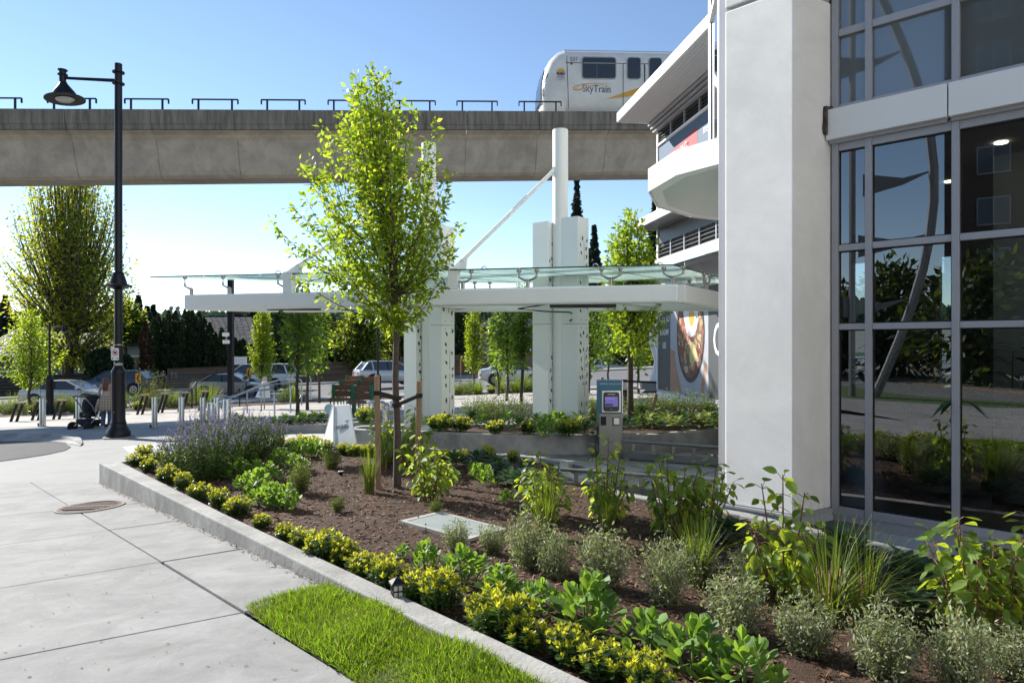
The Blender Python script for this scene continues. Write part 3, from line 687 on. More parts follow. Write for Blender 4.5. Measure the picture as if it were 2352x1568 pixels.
# storeys above and behind so that the roof light does not leak in
def cz(poly, z0, z1, nm, mt): pl(poly, z0, z1).build(nm, mt, tower)
rr = B1+wd*6.0
ibox(-.2, 6.2, ztop, ztop+2.3, .05, 7.5, 'upper_storey', m_whitepanel)
ibox(-.2, 6.2, zub-.06, zub+.14, .14, 7.5, 'floor_slab', m_lob)
ibox(-.2, 6.0, zub+.14, ztop, .45, .55, 'spandrel_lining', M('spandrel_lining', (.30,.33,.34), .8))

# balcony with faceted white fascia
Bz0, Bz1 = 2.60, 2.985
bp = [Vector(p) for p in [(3.06,9.75),(2.54,10.5),(2.34,11.6),(2.76,12.9),(3.63,13.9),(4.39,14.3),(5.6,14.3),(5.6,8.8),(3.5,8.9)]]
pl(bp, Bz0+.03, Bz1-.03).build('balcony_slab', m_whitepanel, tower)
m_fas = M('balcony_fascia', (.80,.80,.79), .45, var=.03)
for i in (-1, 0, 1, 2, 3, 4):
    a, b = bp[i], bp[i+1]; d = (b-a).normalized(); nn = Vector((-d.y, d.x)); g = .006
    if nn.dot(Vector((3.8,11.5))-a) > 0: nn = -nn
    MB().hexa([Vector((p.x,p.y,z)) for z in (Bz0,Bz1) for p in (a+d*g, b-d*g, b-d*g+nn*.03, a+d*g+nn*.03)]).build('fascia_panel', m_fas, tower, bevel=.003)
ins = offs(bp, .22)
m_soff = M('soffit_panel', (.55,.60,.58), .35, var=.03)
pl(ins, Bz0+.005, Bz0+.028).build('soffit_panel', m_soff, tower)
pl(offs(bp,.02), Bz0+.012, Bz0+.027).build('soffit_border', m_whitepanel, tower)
# glazed corner bay on the balcony
m_bay = GLASS('bay_glass', (.55,.62,.64), 1.5, .01, .12, milk=.45, milkcol=(.45,.52,.52))
bayp = [Vector(p) for p in [(4.4,13.2),(3.3,11.3),(3.06,10.0),(3.2,9.3),(3.6,8.6)]]
for i in range(len(bayp)-1):
    a, b = bayp[i], bayp[i+1]
    for z0, z1 in ((Bz1,5.3),(5.42,9.5)):
        MB().quad(Vector((a.x,a.y,z0)), Vector((b.x,b.y,z0)), Vector((b.x,b.y,z1)), Vector((a.x,a.y,z1))).build('glass_pane', m_bay, tower)
    for z in (Bz1+.05, 5.36, 7.4): MB().bar((a.x,a.y,z), (b.x,b.y,z), .08, .10).build('transom', m_whitepanel, tower)
for p in bayp: MB().box((p.x,p.y,6.2), (.07,.07,6.5), .3).build('mullion', m_galv, tower)
pl([Vector((3.6,11.2)),Vector((3.5,9.6)),Vector((4.5,8.6)),Vector((5.5,12))], Bz1, 9.5).build('bay_room', m_lob, tower)
# grey corner post left of the pier and the wall behind
MB().box((2.20,7.06,2.2), (.075,.10,8.1), .75).build('corner_post', m_galv, tower, bevel=.004)
MB().box((2.22,7.02,-1.35), (.12,.12,.12), .75).build('post_collar', m_galv, tower)
pl([Vector((2.30,7.2)),Vector((2.9,6.9)),Vector((6,9)),Vector((5.6,12)),Vector((4.0,9.8))], 3.0, 9.5).build('rear_wall', m_whitepanel, tower)
pl([Vector((2.45,7.3)),Vector((2.7,7.15)),Vector((3.0,7.5)),Vector((2.8,7.6))], -1.8, 3.0).build('rear_wall', m_whitepanel, tower)

# ================================================================ RETAIL WING (poster wall)
Q0 = Vector((4.8,22.4)); qd = Vector((.157,-.988)).normalized(); qn = Vector((-qd.y*-1, 0)) ; qn = Vector((qd.y, -qd.x)); 
if qn.x > 0: qn = -qn
wing = thing('retail_wing', 'white wing of the building with louvres, posters and a flat roof overhang', 'building', (5.2,20,-1.8))
def Qp(t, z, o=0.): p = Q0+qd*t+qn*o; return Vector((p.x, p.y, z))
def qbox(t0, t1, z0, z1, o0, o1, nm, mt, bev=0, par=None):
    mb = MB(); mb.hexa([Qp(t0,z0,o0), Qp(t1,z0,o0), Qp(t1,z0,o1), Qp(t0,z0,o1), Qp(t0,z1,o0), Qp(t1,z1,o0), Qp(t1,z1,o1), Qp(t0,z1,o1)])
    return mb.build(nm, mt, par or wing, bevel=bev)
WL = 8.2
qbox(0, WL, -1.6, 7.25, -1.0, -.04, 'wing_core', m_lob)
qbox(-.02, WL, -2.2, -1.52, -.3, .06, 'white_plinth', m_whitepanel)
qbox(-.02, WL, -1.515, -1.45, -.2, .03, 'plinth_trim', m_galv)
qbox(-.03, .05, -1.45, 7.2, -.3, .05, 'corner_trim', m_whitepanel)
m_louv = M('dark_louvre', (.09,.092,.10), .45, metal=.2)
m_cloth = None
def louvre_band(z0, z1, n, t0=.06, t1=WL, w=1.05):
    t = t0
    while t < t1:
        e = min(t+w, t1)
        qbox(t, t+.06, z0, z1, -.02, .05, 'louvre_post', m_galv)
        f = qbox(t+.06, e, z0, z1, -.03, -.025, 'louvre_backing', m_blackmatte)
        for i in range(n):
            z = z0+(i+.25)*(z1-z0)/n
            mb = MB(); h = (z1-z0)/n*.55
            mb.hexa([Qp(t+.065,z,.0), Qp(e-.005,z,.0), Qp(e-.005,z-h*.5,.045), Qp(t+.065,z-h*.5,.045), Qp(t+.065,z+.012,.0), Qp(e-.005,z+.012,.0), Qp(e-.005,z-h*.5+.012,.045), Qp(t+.065,z-h*.5+.012,.045)])
            mb.build('louvre_slat', m_louv, f)
        t = e
qbox(.05, WL, 6.47, 6.54, -.02, .07, 'white_rail', m_whitepanel)
louvre_band(6.54, 6.94, 4)
for z in (6.97, 7.07, 7.17): qbox(-.1, WL, z, z+.05, .0, .16+ (z-6.97)*.8, 'rail_fin', m_galv)
# roof overhang with narrow soffit boards
qbox(-.02, WL, 7.28, 7.50, -4, 1.35, 'roof_slab', m_whitepanel)
qbox(-.04, WL, 7.24, 7.53, 1.352, 1.40, 'roof_fascia', m_fas)
qbox(-.06, -.022, 7.24, 7.53, -.2, 1.352, 'roof_fascia', m_fas)
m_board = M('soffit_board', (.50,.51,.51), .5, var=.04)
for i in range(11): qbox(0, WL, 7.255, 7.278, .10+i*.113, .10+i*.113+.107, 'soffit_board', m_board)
# sign banner
ban = thing('leasing_banner', 'blue banner with a red slanting panel reading NOW LEASING above the balcony', 'banner', Qp(2, 5.9, .02))
m_bblue = M('banner_blue', (.075,.125,.20), .55); m_bred = M('banner_red', (.36,.055,.065), .55); m_print = M('white_print', (.75,.75,.74), .6)
qbox(.08, WL, 5.1, 6.46, -.01, .01, 'banner_sheet', m_bblue, par=ban)
mb = MB(); mb.quad(Qp(.1,5.92,.013), Qp(.1,5.2,.013), Qp(3.05,5.2,.013), Qp(3.05,6.2,.013), mi=0); mb.build('red_panel', m_bred, ban)
sl = (Qp(3.05,6.2,0)-Qp(.1,5.92,0)).normalized()
text('lettering', 'NOW LEASING', Qp(1.55,5.80,.016), sl, (0,0,1), .36, m_print, ban, squash=.72)
text('lettering', 'meridian', Qp(3.42,5.98,.016), qd, (0,0,1), .40, m_print, ban, align='LEFT', squash=.7)
# storey between: soffit, glass, louvres, white beam
qbox(.0, WL, 4.06, 5.05, -.02, .0, 'spandrel_glass', GLASS('teal_glass', (.45,.6,.62), 1.5, .01, .15, milk=.5, milkcol=(.30,.42,.44)))
for t in (0.05, .85, 1.65, 2.5, 3.4): qbox(t, t+.05, 4.06, 5.05, .0, .05, 'mullion', m_galv)
qbox(-.2, WL, 3.78, 4.05, -.1, .75, 'canopy_slab', m_fas)
for i in range(6): qbox(-.18, WL, 3.755, 3.778, .06+i*.112, .06+i*.112+.106, 'soffit_board', m_louv)
louvre_band(2.80, 3.28, 4)
qbox(0, WL, 3.29, 3.75, -.02, .01, 'dark_panel', m_louv)
qbox(.0, WL, 2.44, 2.78, -.02, .12, 'white_beam', m_whitepanel)
qbox(0, WL, 1.62, 2.42, -.02, .0, 'spandrel_panel', m_galv)
# sloping glass awning
m_aw = GLASS('awning_glass', (.72,.86,.82), 1.4, .0, .10, milk=.25)
for i in range(5):
    a, b = .3+i*1.3, .3+i*1.3+1.27
    MB().hexa([Qp(a,2.42,.12), Qp(b,2.42,.12), Qp(b,2.05,1.5), Qp(a,2.05,1.5), Qp(a,2.44,.12), Qp(b,2.44,.12), Qp(b,2.07,1.5), Qp(a,2.07,1.5)]).build('awning_pane', m_aw, wing)
    mb = MB(); mb.bar(Qp(a,2.34,.1), Qp(a,1.98,1.45), .05, .10); mb.build('awning_bracket', m_galv, wing)
# poster: flat print of a skillet with a fried egg
post = thing('food_poster', 'large poster of a skillet with fried egg beside dark lettering on the wing', 'poster', Qp(2.5, 0, .03))
m_pdark = M('poster_dark', (.055,.062,.068), .55, var=.15, vscale=2)
m_pcloth = M('poster_table', (.42,.44,.48), .6, var=.25, vscale=1.5, col2=(.30,.30,.33))
qbox(.05, 1.04, -1.44, 1.6, -.01, .012, 'dark_panel', m_pdark, par=post)
for a, b in ((1.05,2.03),(2.04,2.87),(2.88,3.75)): qbox(a, b, -1.44, 1.6, -.01, .012, 'photo_panel', m_pcloth, par=post)
qbox(3.76, 6.2, -1.44, 1.6, -.01, .012, 'dark_panel', m_pdark, par=post)
def disc(ct, cz_, rt, rz_, o, nm, mt, n=40, wob=0., seed=0):
    rs = random.Random(seed); ph = [rs.uniform(0,6.28) for _ in range(3)]
    mb = MB(); pts = []
    for i in range(n):
        a = 2*math.pi*i/n; k = 1+wob*(math.sin(3*a+ph[0])+.6*math.sin(5*a+ph[1])+.4*math.sin(8*a+ph[2]))
        pts.append(Qp(ct+rt*k*math.cos(a), cz_+rz_*k*math.sin(a), o))
    mb.quad(*pts); return mb.build(nm, mt, post)
m_print1 = M('print_skillet', (.02,.02,.022), .5)
disc(2.55, .32, .98, 1.42, .0145, 'skillet_print', m_print1)
disc(2.55, .36, .90, 1.32, .0155, 'skillet_print', M('print_hash', (.17,.085,.05), .6, var=.6, vscale=9))
fcols = [(.36,.15,.06),(.28,.09,.05),(.45,.24,.11),(.20,.06,.04),(.40,.30,.16),(.10,.12,.03),(.50,.40,.28),(.32,.05,.04)]
fm = [M('print_food_%d' % i, c, .6, var=.3, vscale=12) for i, c in enumerate(fcols)]
for i, c in enumerate(fcols): pass
rs = random.Random(5); fmb = MB()
for k in range(230):
    a = rs.uniform(0, 6.283); r = math.sqrt(rs.random()); t = 2.55+.86*r*math.cos(a); z = .36+1.27*r*math.sin(a)
    s = rs.uniform(.05,.13); a0 = rs.uniform(0,6.28); n = rs.choice((4,5,6))
    if abs(t-2.6)/.42 + abs(z-.9)/.62 < 1: continue
    fmb.quad(*[Qp(t+s*rs.uniform(.6,1)*math.cos(a0+6.283*i/n), z+s*1.25*rs.uniform(.6,1)*math.sin(a0+6.283*i/n), .0165+k*8e-6) for i in range(n)], mi=rs.randrange(len(fm)))
fmb.build('food_print', fm, post)
disc(2.62, .92, .52, .66, .0195, 'egg_white_print', M('print_eggwhite', (.72,.72,.69), .5, var=.05), wob=.06, seed=2)
disc(2.66, .82, .20, .28, .0205, 'egg_yolk_print', M('print_yolk', (.72,.36,.05), .45, var=.12, vscale=5))
disc(2.75, -.25, .26, .34, .0195, 'sauce_print', M('print_sauce', (.62,.52,.24), .5, var=.2, vscale=7), wob=.12, seed=3)
m_wd = M('print_board', (.40,.22,.14), .6, var=.4, vscale=4)
mb = MB(); mb.quad(Qp(1.07,-.1,.0142), Qp(1.07,-1.42,.0142), Qp(1.95,-1.42,.0142), Qp(1.5,-.65,.0142), Qp(1.42,-.2,.0142)); mb.build('board_print', m_wd, post)
mb = MB(); mb.quad(Qp(3.25,-1.3,.0142), Qp(3.45,-1.36,.0142), Qp(3.68,-.55,.0142), Qp(3.52,-.45,.0142)); mb.build('board_print', m_wd, post)
for z, s in ((.86,'Get to'), (.44,'know'), (.02,'us')): text('lettering', s, Qp(.56,z,.015), qd, (0,0,1), .42, m_print, post, squash=.78)
text('lettering', 'C', Qp(4.35,.1,.015), qd, (0,0,1), 1.3, m_print, post, squash=.7)
text('lettering', 'T', Qp(4.3,1.2,.015), qd, (0,0,1), .5, m_print, post, squash=.7)
# slender white prop frame beyond the wing
prop = thing('prop_frame', 'white curved steel prop frame standing beyond the poster wall', 'frame', Qp(-.2,-1.8,.3))
MB().tube([P(1478,748,24), P(1510,752,23.5)], .12, 8).build('cross_arm', m_whitepanel, prop)
MB().tube([P(1500,752,23.8), P(1498,790,23.8), P(1509,830,23.8), P(1500,880,23.8)], [.12,.10,.10,.14], 8).build('prop_leg', m_whitepanel, prop)
MB().box(P(1500,884,23.8), (.9,.6,.25)).build('footing', m_conc, prop)
# ================================================================ COLUMNS AND CANOPY
m_colw = M('column_white', (.78,.81,.79), .38, var=.03, vscale=.7)
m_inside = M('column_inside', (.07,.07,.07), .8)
def leafshape(c, a, L, wd_):
    d = Vector((math.cos(a), math.sin(a))); n = Vector((-d.y, d.x))
    return [c-d*L*.5, c-d*L*.12+n*wd_*.5, c+d*L*.2+n*wd_*.42, c+d*L*.5, c+d*L*.2-n*wd_*.42, c-d*L*.12-n*wd_*.5]
def cut_panel(w, h, seed, zlo=.2):
    """flat panel in (x,z) with a stem and leaf holes; returns verts, faces"""
    rs = random.Random(seed); bm = bmesh.new(); loops = [[Vector((0,0)),Vector((w,0)),Vector((w,h)),Vector((0,h))]]
    z = zlo; boxes = []
    def free(pts):
        x0 = min(p.x for p in pts)-.006; x1 = max(p.x for p in pts)+.006; y0 = min(p.y for p in pts)-.006; y1 = max(p.y for p in pts)+.006
        if x0 < .012 or x1 > w-.012 or y0 < .03 or y1 > h-.03: return False
        for b in boxes:
            if x0 < b[1] and x1 > b[0] and y0 < b[3] and y1 > b[2]: return False
        boxes.append((x0,x1,y0,y1)); return True
    x = w*.55
    while z < h-.3:     # stem slots
        dx = rs.uniform(-.02,.02); p = [Vector((x,z)),Vector((x+.013,z)),Vector((x+dx+.009,z+.33)),Vector((x+dx,z+.33))]
        if free(p): loops.append(p)
        for k in range(30):
            side = rs.choice((-1,1)); zz = z+rs.uniform(0,.36); cxx = x+dx/2+side*rs.uniform(.028,w*.40)
            q = leafshape(Vector((cxx, zz)), math.pi/2-side*rs.uniform(-.2,.7), rs.uniform(.075,.115), rs.uniform(.030,.048))
            if free(q): loops.append(q)
        x = min(max(x+dx, w*.4), w*.68); z += .40
    es = []
    for lp in loops:
        vv = [bm.verts.new((p.x, 0, p.y)) for p in lp]
        es += [bm.edges.new((vv[i], vv[(i+1) % len(vv)])) for i in range(len(vv))]
    bmesh.ops.triangle_fill(bm, use_beauty=True, use_dissolve=False, edges=es)
    bm.verts.index_update(); V = [v.co.copy() for v in bm.verts]; Fc = [tuple(v.index for v in f.verts) for f in bm.faces]; bm.free()
    return V, Fc
def cluster(cx_px, d, ztop_panel, ztop_pipe, label):
    pipe = P(cx_px, 792, d); zb_ = -1.43
    t = thing('canopy_column', label, 'column', (pipe.x, pipe.y, zb_), 'white steel columns carrying the glass canopy')
    MB().lathe((pipe.x, pipe.y, zb_), [(.125,0),(.125,ztop_pipe-zb_)], 28).build('pipe', m_colw, t, smooth=True)
    a = R(-38)        # boxes flank the pipe; their cut faces look to the right
    ux, uy = Vector((math.cos(a), math.sin(a), 0)), Vector((-math.sin(a), math.cos(a), 0))
    for sgn, tp in ((-1, ztop_panel-.04), (1, ztop_panel)):
        if sgn < 0: c = pipe+P(1176+(1241-1287)*d/d, 792, d)*0 + Vector((-.225,.12,0))
        else: c = pipe+Vector((.228,-.10,0))
        w, dp = .30, .32
        def bp_(x, y, z): return Vector((c.x, c.y, 0))+ux*x+uy*y+Vector((0,0,z))
        for z0, z1 in ((zb_+.02, .33), (.336, tp)):
            bx = MB(); th = .006
            # three solid sides (front, left, back) and a top
            bx.hexa([bp_(x,y,z) for z in (z0,z1) for x, y in ((-w/2,-dp/2),(w/2,-dp/2),(w/2,-dp/2+th),(-w/2,-dp/2+th))])
            bx.hexa([bp_(x,y,z) for z in (z0,z1) for x, y in ((-w/2,-dp/2+th),(-w/2+th,-dp/2+th),(-w/2+th,dp/2),(-w/2,dp/2))])
            bx.hexa([bp_(x,y,z) for z in (z0,z1) for x, y in ((-w/2+th,dp/2-th),(w/2,dp/2-th),(w/2,dp/2),(-w/2+th,dp/2))])
            bx.build('solid_panel', m_colw, t)
            V, Fc = cut_panel(dp-th, z1-z0, int(abs(cx_px))+sgn*7+int(z0*10))
            mb = MB(); mb.add([bp_(w/2, -dp/2+th+v.x, z0+v.z) for v in V], Fc)
            o = mb.build('leaf_cut_panel', m_colw, t); so = o.modifiers.new('thickness', 'SOLIDIFY'); so.thickness = .004; so.offset = 0
        ib = MB(); ib.hexa([bp_(x,y,z) for z in (zb_+.05,tp-.01) for x, y in ((-w/2+.02,-dp/2+.02),(w/2-.05,-dp/2+.02),(w/2-.05,dp/2-.02),(-w/2+.02,dp/2-.02))]); ib.build('dark_filler', m_inside, t)  # near black box behind the cut-outs, its colour standing in for shade
        cp = MB(); cp.hexa([bp_(x,y,z) for z in (tp+.001,tp+.008) for x, y in ((-w/2,-dp/2),(w/2,-dp/2),(w/2,dp/2),(-w/2,dp/2))]); cp.build('cap', m_colw, t)
        for z in (.27,.40):
            for q in (-.08, .08):
                b = MB(); p = bp_(w/2+.004, q, z); b.lathe(p, [(.010,0),(.010,.012)], 8, M4=Matrix.Rotation(R(90), 3, 'Y')); b.build('bolt', m_steel, t)
    MB().lathe((pipe.x, pipe.y, zb_-.02), [(.2,0),(.2,.03),(.13,.05)], 20).build('base_flange', m_colw, t)
    return t, pipe
colR, pR = cluster(1287, 10.95, 2.0, 3.44, 'white column cluster with leaf cut panels standing behind the kiosk')
colL, pL = cluster(985, 11.75, 2.0, 3.46, 'white column cluster with leaf cut panels half hidden behind the young tree')
can = thing('glass_canopy', 'white framed glass canopy with steel spider fittings spanning the driveway', 'canopy', (0,10.5,.6))
FR, FL = Vector((2.27,9.3)), Vector((-5.38,11.3)); RR, RL = Vector((3.75,11.5)), Vector((-4.0,12.0))
zlo, zhi = .575, .825
def beam(a, b, z0, z1, w, nm, mt=m_colw, bev=.02):
    d = (b-a).normalized(); n = Vector((-d.y, d.x))*w/2
    return MB().hexa([Vector((p.x,p.y,z)) for z in (z0,z1) for p in (a-n, b-n, b+n, a+n)]).build(nm, mt, can, bevel=bev)
fd = (FR-FL).normalized(); fnv = Vector((-fd.y, fd.x))
beam(FL, FR, zlo, zhi+.0, .16, 'front_beam', bev=.03)
ed = (RR-FR).normalized(); beam(FR+ed*.07, RR+ed*1.0, zlo, zhi, .14, 'end_beam', bev=.02)
beam(RL, RR-Vector((.12,0)), zlo-.003, zhi, .16, 'rear_beam', bev=.02)
el = (RL-FL).normalized(); beam(FL+el*.10, RL-el*.10, zlo-.002, zhi-.02, .14, 'end_beam', bev=.02)
for t in (.2,.42,.62,.84):
    a = FL.lerp(FR, t); b = RL.lerp(RR, t); d = (b-a).normalized(); beam(a+d*.09, b-d*.09, zlo+.05, zhi-.03, .12, 'cross_beam', bev=.01)
m_cg = GLASS('canopy_glass', (.88,.97,.94), .28, .0, .0, milk=.58, milkcol=(.78,.92,.88))
m_ge = M('glass_edge', (.02,.07,.06), .15, spec=.6)
zg = 1.075; zgL = 1.137
GFR, GFL = Vector((2.18,9.22)), Vector((-6.10,11.50)); GRR, GRL = Vector((3.95,11.9)), Vector((-3.6,12.4))
N = 8
# photograph: pane joints seen from below at these shares of the front edge
for k in range(N):
    a, b = k/N, (k+1)/N; e = .0012
    pts = []
    for tq, q0, q1 in ((a+e, GFL, GFR), (b-e, GFL, GFR), (b-e, GRL, GRR), (a+e, GRL, GRR)):
        p = q0.lerp(q1, tq); pts.append(Vector((p.x, p.y, zgL+(zg-zgL)*tq)))
    MB().prism(pts, (0,0,.012)).build('glass_pane', m_cg, can)
    p0, p1 = pts[0], pts[1]; MB().bar(p0+Vector((0,-.004,.006)), p1+Vector((0,-.004,.006)), .006, .018).build('pane_edge', m_ge, can)
    MB().bar(pts[1]+Vector((.006,0,.006)), pts[2]+Vector((.006,0,.006)), .010, .014).build('pane_joint', m_ge, can)
    MB().bar(pts[3]+Vector((0,.006,.006)), pts[2]+Vector((0,.006,.006)), .008, .016).build('pane_edge', m_ge, can)
m_spid = M('spider_steel', (.36,.34,.31), .3, metal=1., var=.1)
def spider(p, dirv, z0, zt, one=False):
    d = Vector((dirv.x, dirv.y, 0)).normalized(); mb = MB(); r = .13
    mb.lathe((p.x,p.y,z0), [(.028,0),(.028,.10),(.02,.105)], 12)
    c = Vector((p.x,p.y,z0+.10))
    for s in ((-1,1) if not one else (-1,)):
        arm = [c+d*(s*r*u)+Vector((0,0,.055*u*u)) for u in (0,.35,.7,1)]
        mb.tube(arm, [.020,.016,.013,.012], 8)
        e = arm[-1]; mb.lathe(e+Vector((0,0,-.02)), [(.012,0),(.015,.02),(.015,.06),(.009,.065),(.009,zt-e.z-.035),(.034,zt-e.z-.02),(.034,zt-e.z+.016)], 10)
    return mb.build('spider_fitting', m_spid, can, smooth=True)
def frontt(px):    # share along the front beam seen at px
    k = (px-CX)/F; dd = FR-FL; return (k*FL.y-FL.x)/(dd.x-k*dd.y)
for px in (440, 528, 655, 810, 1045+18, 1212, 1403, 1547):
    p = FL.lerp(FR, frontt(px)); spider(p, fd, zhi, zgL+(zg-zgL)*frontt(px), one=px in (440,528))
for t in (.12,.28,.45,.60,.75,.92):
    p = RL.lerp(RR, t); spider(p, Vector((1,0)), zhi, zg+.02)
for u in (.45,.8): p = FR.lerp(RR, u); spider(p, ed, zhi, zg)
# white stub posts and tension rods
for px, pp, zt in ((1043, pR, 2.79), (664, pL, 2.79)):
    t = frontt(px); p = FL.lerp(FR, t); z = zgL+(zg-zgL)*t
    MB().box((p.x,p.y,(zhi+z+.03)/2), (.15,.12,z-zhi+.03), math.atan2(fd.y,fd.x)).build('stub_post', m_colw, can)
    lo = Vector((p.x+.02,p.y,z+.05)); hi = Vector((pp.x-.10, pp.y-.05, zt))
    d = (hi-lo).normalized(); n = Vector((-d.z, 0, d.x))
    MB().prism([lo-d*.12+Vector((0,0,-.04)), lo+Vector((.16,0,-.02)), lo+d*.24-n*.03, lo+d*.24+n*.03, lo-d*.10+n*.03], (0,.03,0)).build('gusset_plate', m_colw, can)
    MB().tube([lo+d*.15, hi], .03, 12).build('tension_rod', m_colw, can, smooth=True)
    MB().prism([hi-d*.1-n*.03, hi+Vector((.06,0,-.16)), hi+Vector((.06,0,.16)), hi-d*.1+n*.03], (0,.03,0)).build('gusset_plate', m_colw, can)
for px in (633, 800, 1112, 1370, 1520):
    t = frontt(px); p = FL.lerp(FR, t)+Vector((0,.12)); z = zgL+(zg-zgL)*t+.012
    MB().tube([Vector((p.x+.045*math.cos(a), p.y, z+.035*math.sin(a)*1.6)) for a in [math.pi*i/8 for i in range(9)]], .008, 6).build('lifting_eye', m_steel, can)
# light bars and cable below
m_bar = M('light_bar', (.02,.02,.022), .45)
def under(px0, px1, y, d, h=.06):
    a, b = P(px0, y, d), P(px1, y, d); MB().bar(a, b, .14, h).build('light_bar', m_bar, can, bevel=.005)
under(1263, 1414, 702, 9.95); under(616, 735, 709, 11.35, .05)
MB().tube([P(1285,694,10.2), P(1190,709,10.3), P(1250,715,10.5), P(1310,717,10.7), P(1322,727,10.7), P(1308,737,10.7)], .011, 6).build('cable', m_rubber, can)
MB().tube([P(760,708,11.0), P(800,712,11.1), P(880,716,11.3), P(960,724,11.5)], .010, 6).build('cable', m_rubber, can)

# ================================================================ TRAIN
tr = thing('train_car', 'white metro train car with yellow swoosh running on the viaduct', 'train')
def tt2(px): k = (px-CX)/F; return (k*28.5+21.4)/(.985-k*.148)
t0 = tt2(1244)
tr.location = gax(t0+4)
m_tw = M('train_white', (.66,.66,.63), .35, var=.12, vscale=1.2, coat=.2); m_tblk = M('train_window', (.015,.016,.018), .08, spec=.7); m_ty = M('train_yellow', (.62,.33,.02), .4); m_tb = M('train_blue', (.03,.06,.14), .5)
off = .9
def T_(t, a, z): return gax(t0+t)+gper*(off+a)+Vector((0,0,z))
zb0, zt0 = .10, 2.72
def trring(t, s, zlow, zhigh, fw=1.0):
    W2 = 2.5; q = []
    prof = [(0.18,zlow),(0.03,zlow+.25),(0.0,zlow+.8),(0.02,zhigh-.75),(.10,zhigh-.38),(.42,zhigh-.08),(1.0,zhigh)]
    half = [( a, z) for a, z in prof]
    pts = half+[(2*1.25-a, z) for a, z in half[::-1]]
    c = 1.25
    return [T_(t, c+(a-c)*fw, z) for a, z in pts]
rings = []
for t, zl, zh, fw in [(.26,.75,1.50,.72),(.32,.45,2.05,.80),(.46,.22,2.6,.88),(.74,.02,3.10,.95),(1.06,-.03,3.38,.985),(1.36,-.05,3.48,1.0)]:
    rings.append(trring(t, 1, zl, zh, fw))
MB().loft(rings).build('nose', m_tw, tr, smooth=True)
LT = 12.0
MB().loft([trring(t, 1, .33, 3.49) for t in (1.36, LT)]).build('body', m_tw, tr, smooth=True)
MB().loft([[T_(t, a, z) for a, z in ((.2,.02),(.2,.33),(2.3,.33),(2.3,.02))] for t in (1.5, LT)]).build('underframe', m_blackmatte, tr)
MB().loft([[T_(t, a, z) for a, z in ((.5,-.12),(.5,.3),(2.0,.3),(2.0,-.12))] for t in (-.15, .35)]).build('coupler', m_blackmatte, tr)
MB().bar(T_(1.38,.02,2.66), T_(LT,.02,2.66), .012, .03).build('drip_rail', m_black, tr)
def tq(t0_, t1_, z0, z1, o, nm, mt, r=.09):
    pts = []
    for cx_, cz_, a0 in ((t1_-r,z1-r,0),(t0_+r,z1-r,90),(t0_+r,z0+r,180),(t1_-r,z0+r,270)):
        for k in range(4): a = R(a0+30*k); pts.append(T_(cx_+r*math.cos(a), o, cz_+r*math.sin(a)))
    return MB().prism(pts[::-1], gper*.03).build(nm, mt, tr)
s_ = 1/55.
def tx(px): return tt2(px+(px-CX)*.03)-t0
def tzz(py, px=1380): d = gax(t0+tx(px)).y+off*.98; return (HY-py)/F*d-gax(t0+tx(px)).z
m_trim = M('window_trim', (.30,.31,.31), .4, metal=.5)
zw0, zw1 = tzz(180), tzz(133)
tq(tx(1344)-.05, tx(1419)+.05, zw0-.05, zw1+.05, -.012, 'window_frame', m_trim, .14)
tq(tx(1344), tx(1419), zw0, zw1, -.03, 'window', m_tblk, .12)
MB().bar(T_(tx(1346),-.04,zw1-.28), T_(tx(1417),-.04,zw1-.28), .01, .035).build('window_bar', m_trim, tr)
MB().bar(T_(tx(1376),-.04,zw0+.03), T_(tx(1376),-.04,zw1-.28), .02, .01).build('window_bar', m_trim, tr)
for a, b in ((1447,1476),(1497,1524)):
    tq(tx(a)-.04, tx(b)+.04, zw0-.04, zw1+.06, -.012, 'door_window_frame', m_trim, .14); tq(tx(a), tx(b), zw0, zw1+.02, -.03, 'door_window', m_tblk, .12)
for px, w in ((1437,.02),(1486,.05),(1536,.02)): MB().bar(T_(tx(px),-.006,.42), T_(tx(px),-.006,2.62), w, .02, up=gper).build('door_seam', m_black, tr)
MB().bar(T_(tx(1312),-.004,.42), T_(tx(1308),-.004,3.0), .02, .012, up=gper).build('panel_seam', m_black, tr)
MB().lathe(T_(tx(1319),-.02,zw1-.30), [(.06,0),(.06,.03)], 10, M4=Matrix.Rotation(R(90),3,'X')).build('marker_lamp', M('marker_red', (.2,.03,.02), .4), tr)
fx = (gax(1)-gax(0)).normalized(); fu = Vector((0,0,1))
text('lettering', 'SkyTrain', T_(tx(1376),-.012,tzz(205)), fx, fu, .50, m_tb, tr, squash=.82)
text('lettering', '237', T_(tx(1324),-.012,tzz(137)), fx, fu, .27, m_tb, tr)
text('lettering', 'BRITISH\nCOLUMBIA', T_(tx(1294),-.03,tzz(178)), fx, fu, .085, m_tb, tr)
text('lettering', 'The Best Place on Earth', T_(tx(1294),-.03,tzz(185)), fx, fu, .05, m_tb, tr)
c = (tx(1294), tzz(168))
MB().prism([T_(c[0]+.19*math.cos(a), -.035, c[1]+.02+.17*math.sin(a)) for a in [math.pi*i/10 for i in range(11)]], gper*.02).build('crest_sun', m_ty, tr)
MB().prism([T_(c[0]-.2+.4*i/12, -.037, c[1]-.02+.03*math.sin(i*1.1)) for i in range(13)]+[T_(c[0]+.2,-.037,c[1]-.10), T_(c[0]-.2,-.037,c[1]-.10)], gper*.02).build('crest_water', m_tb, tr)
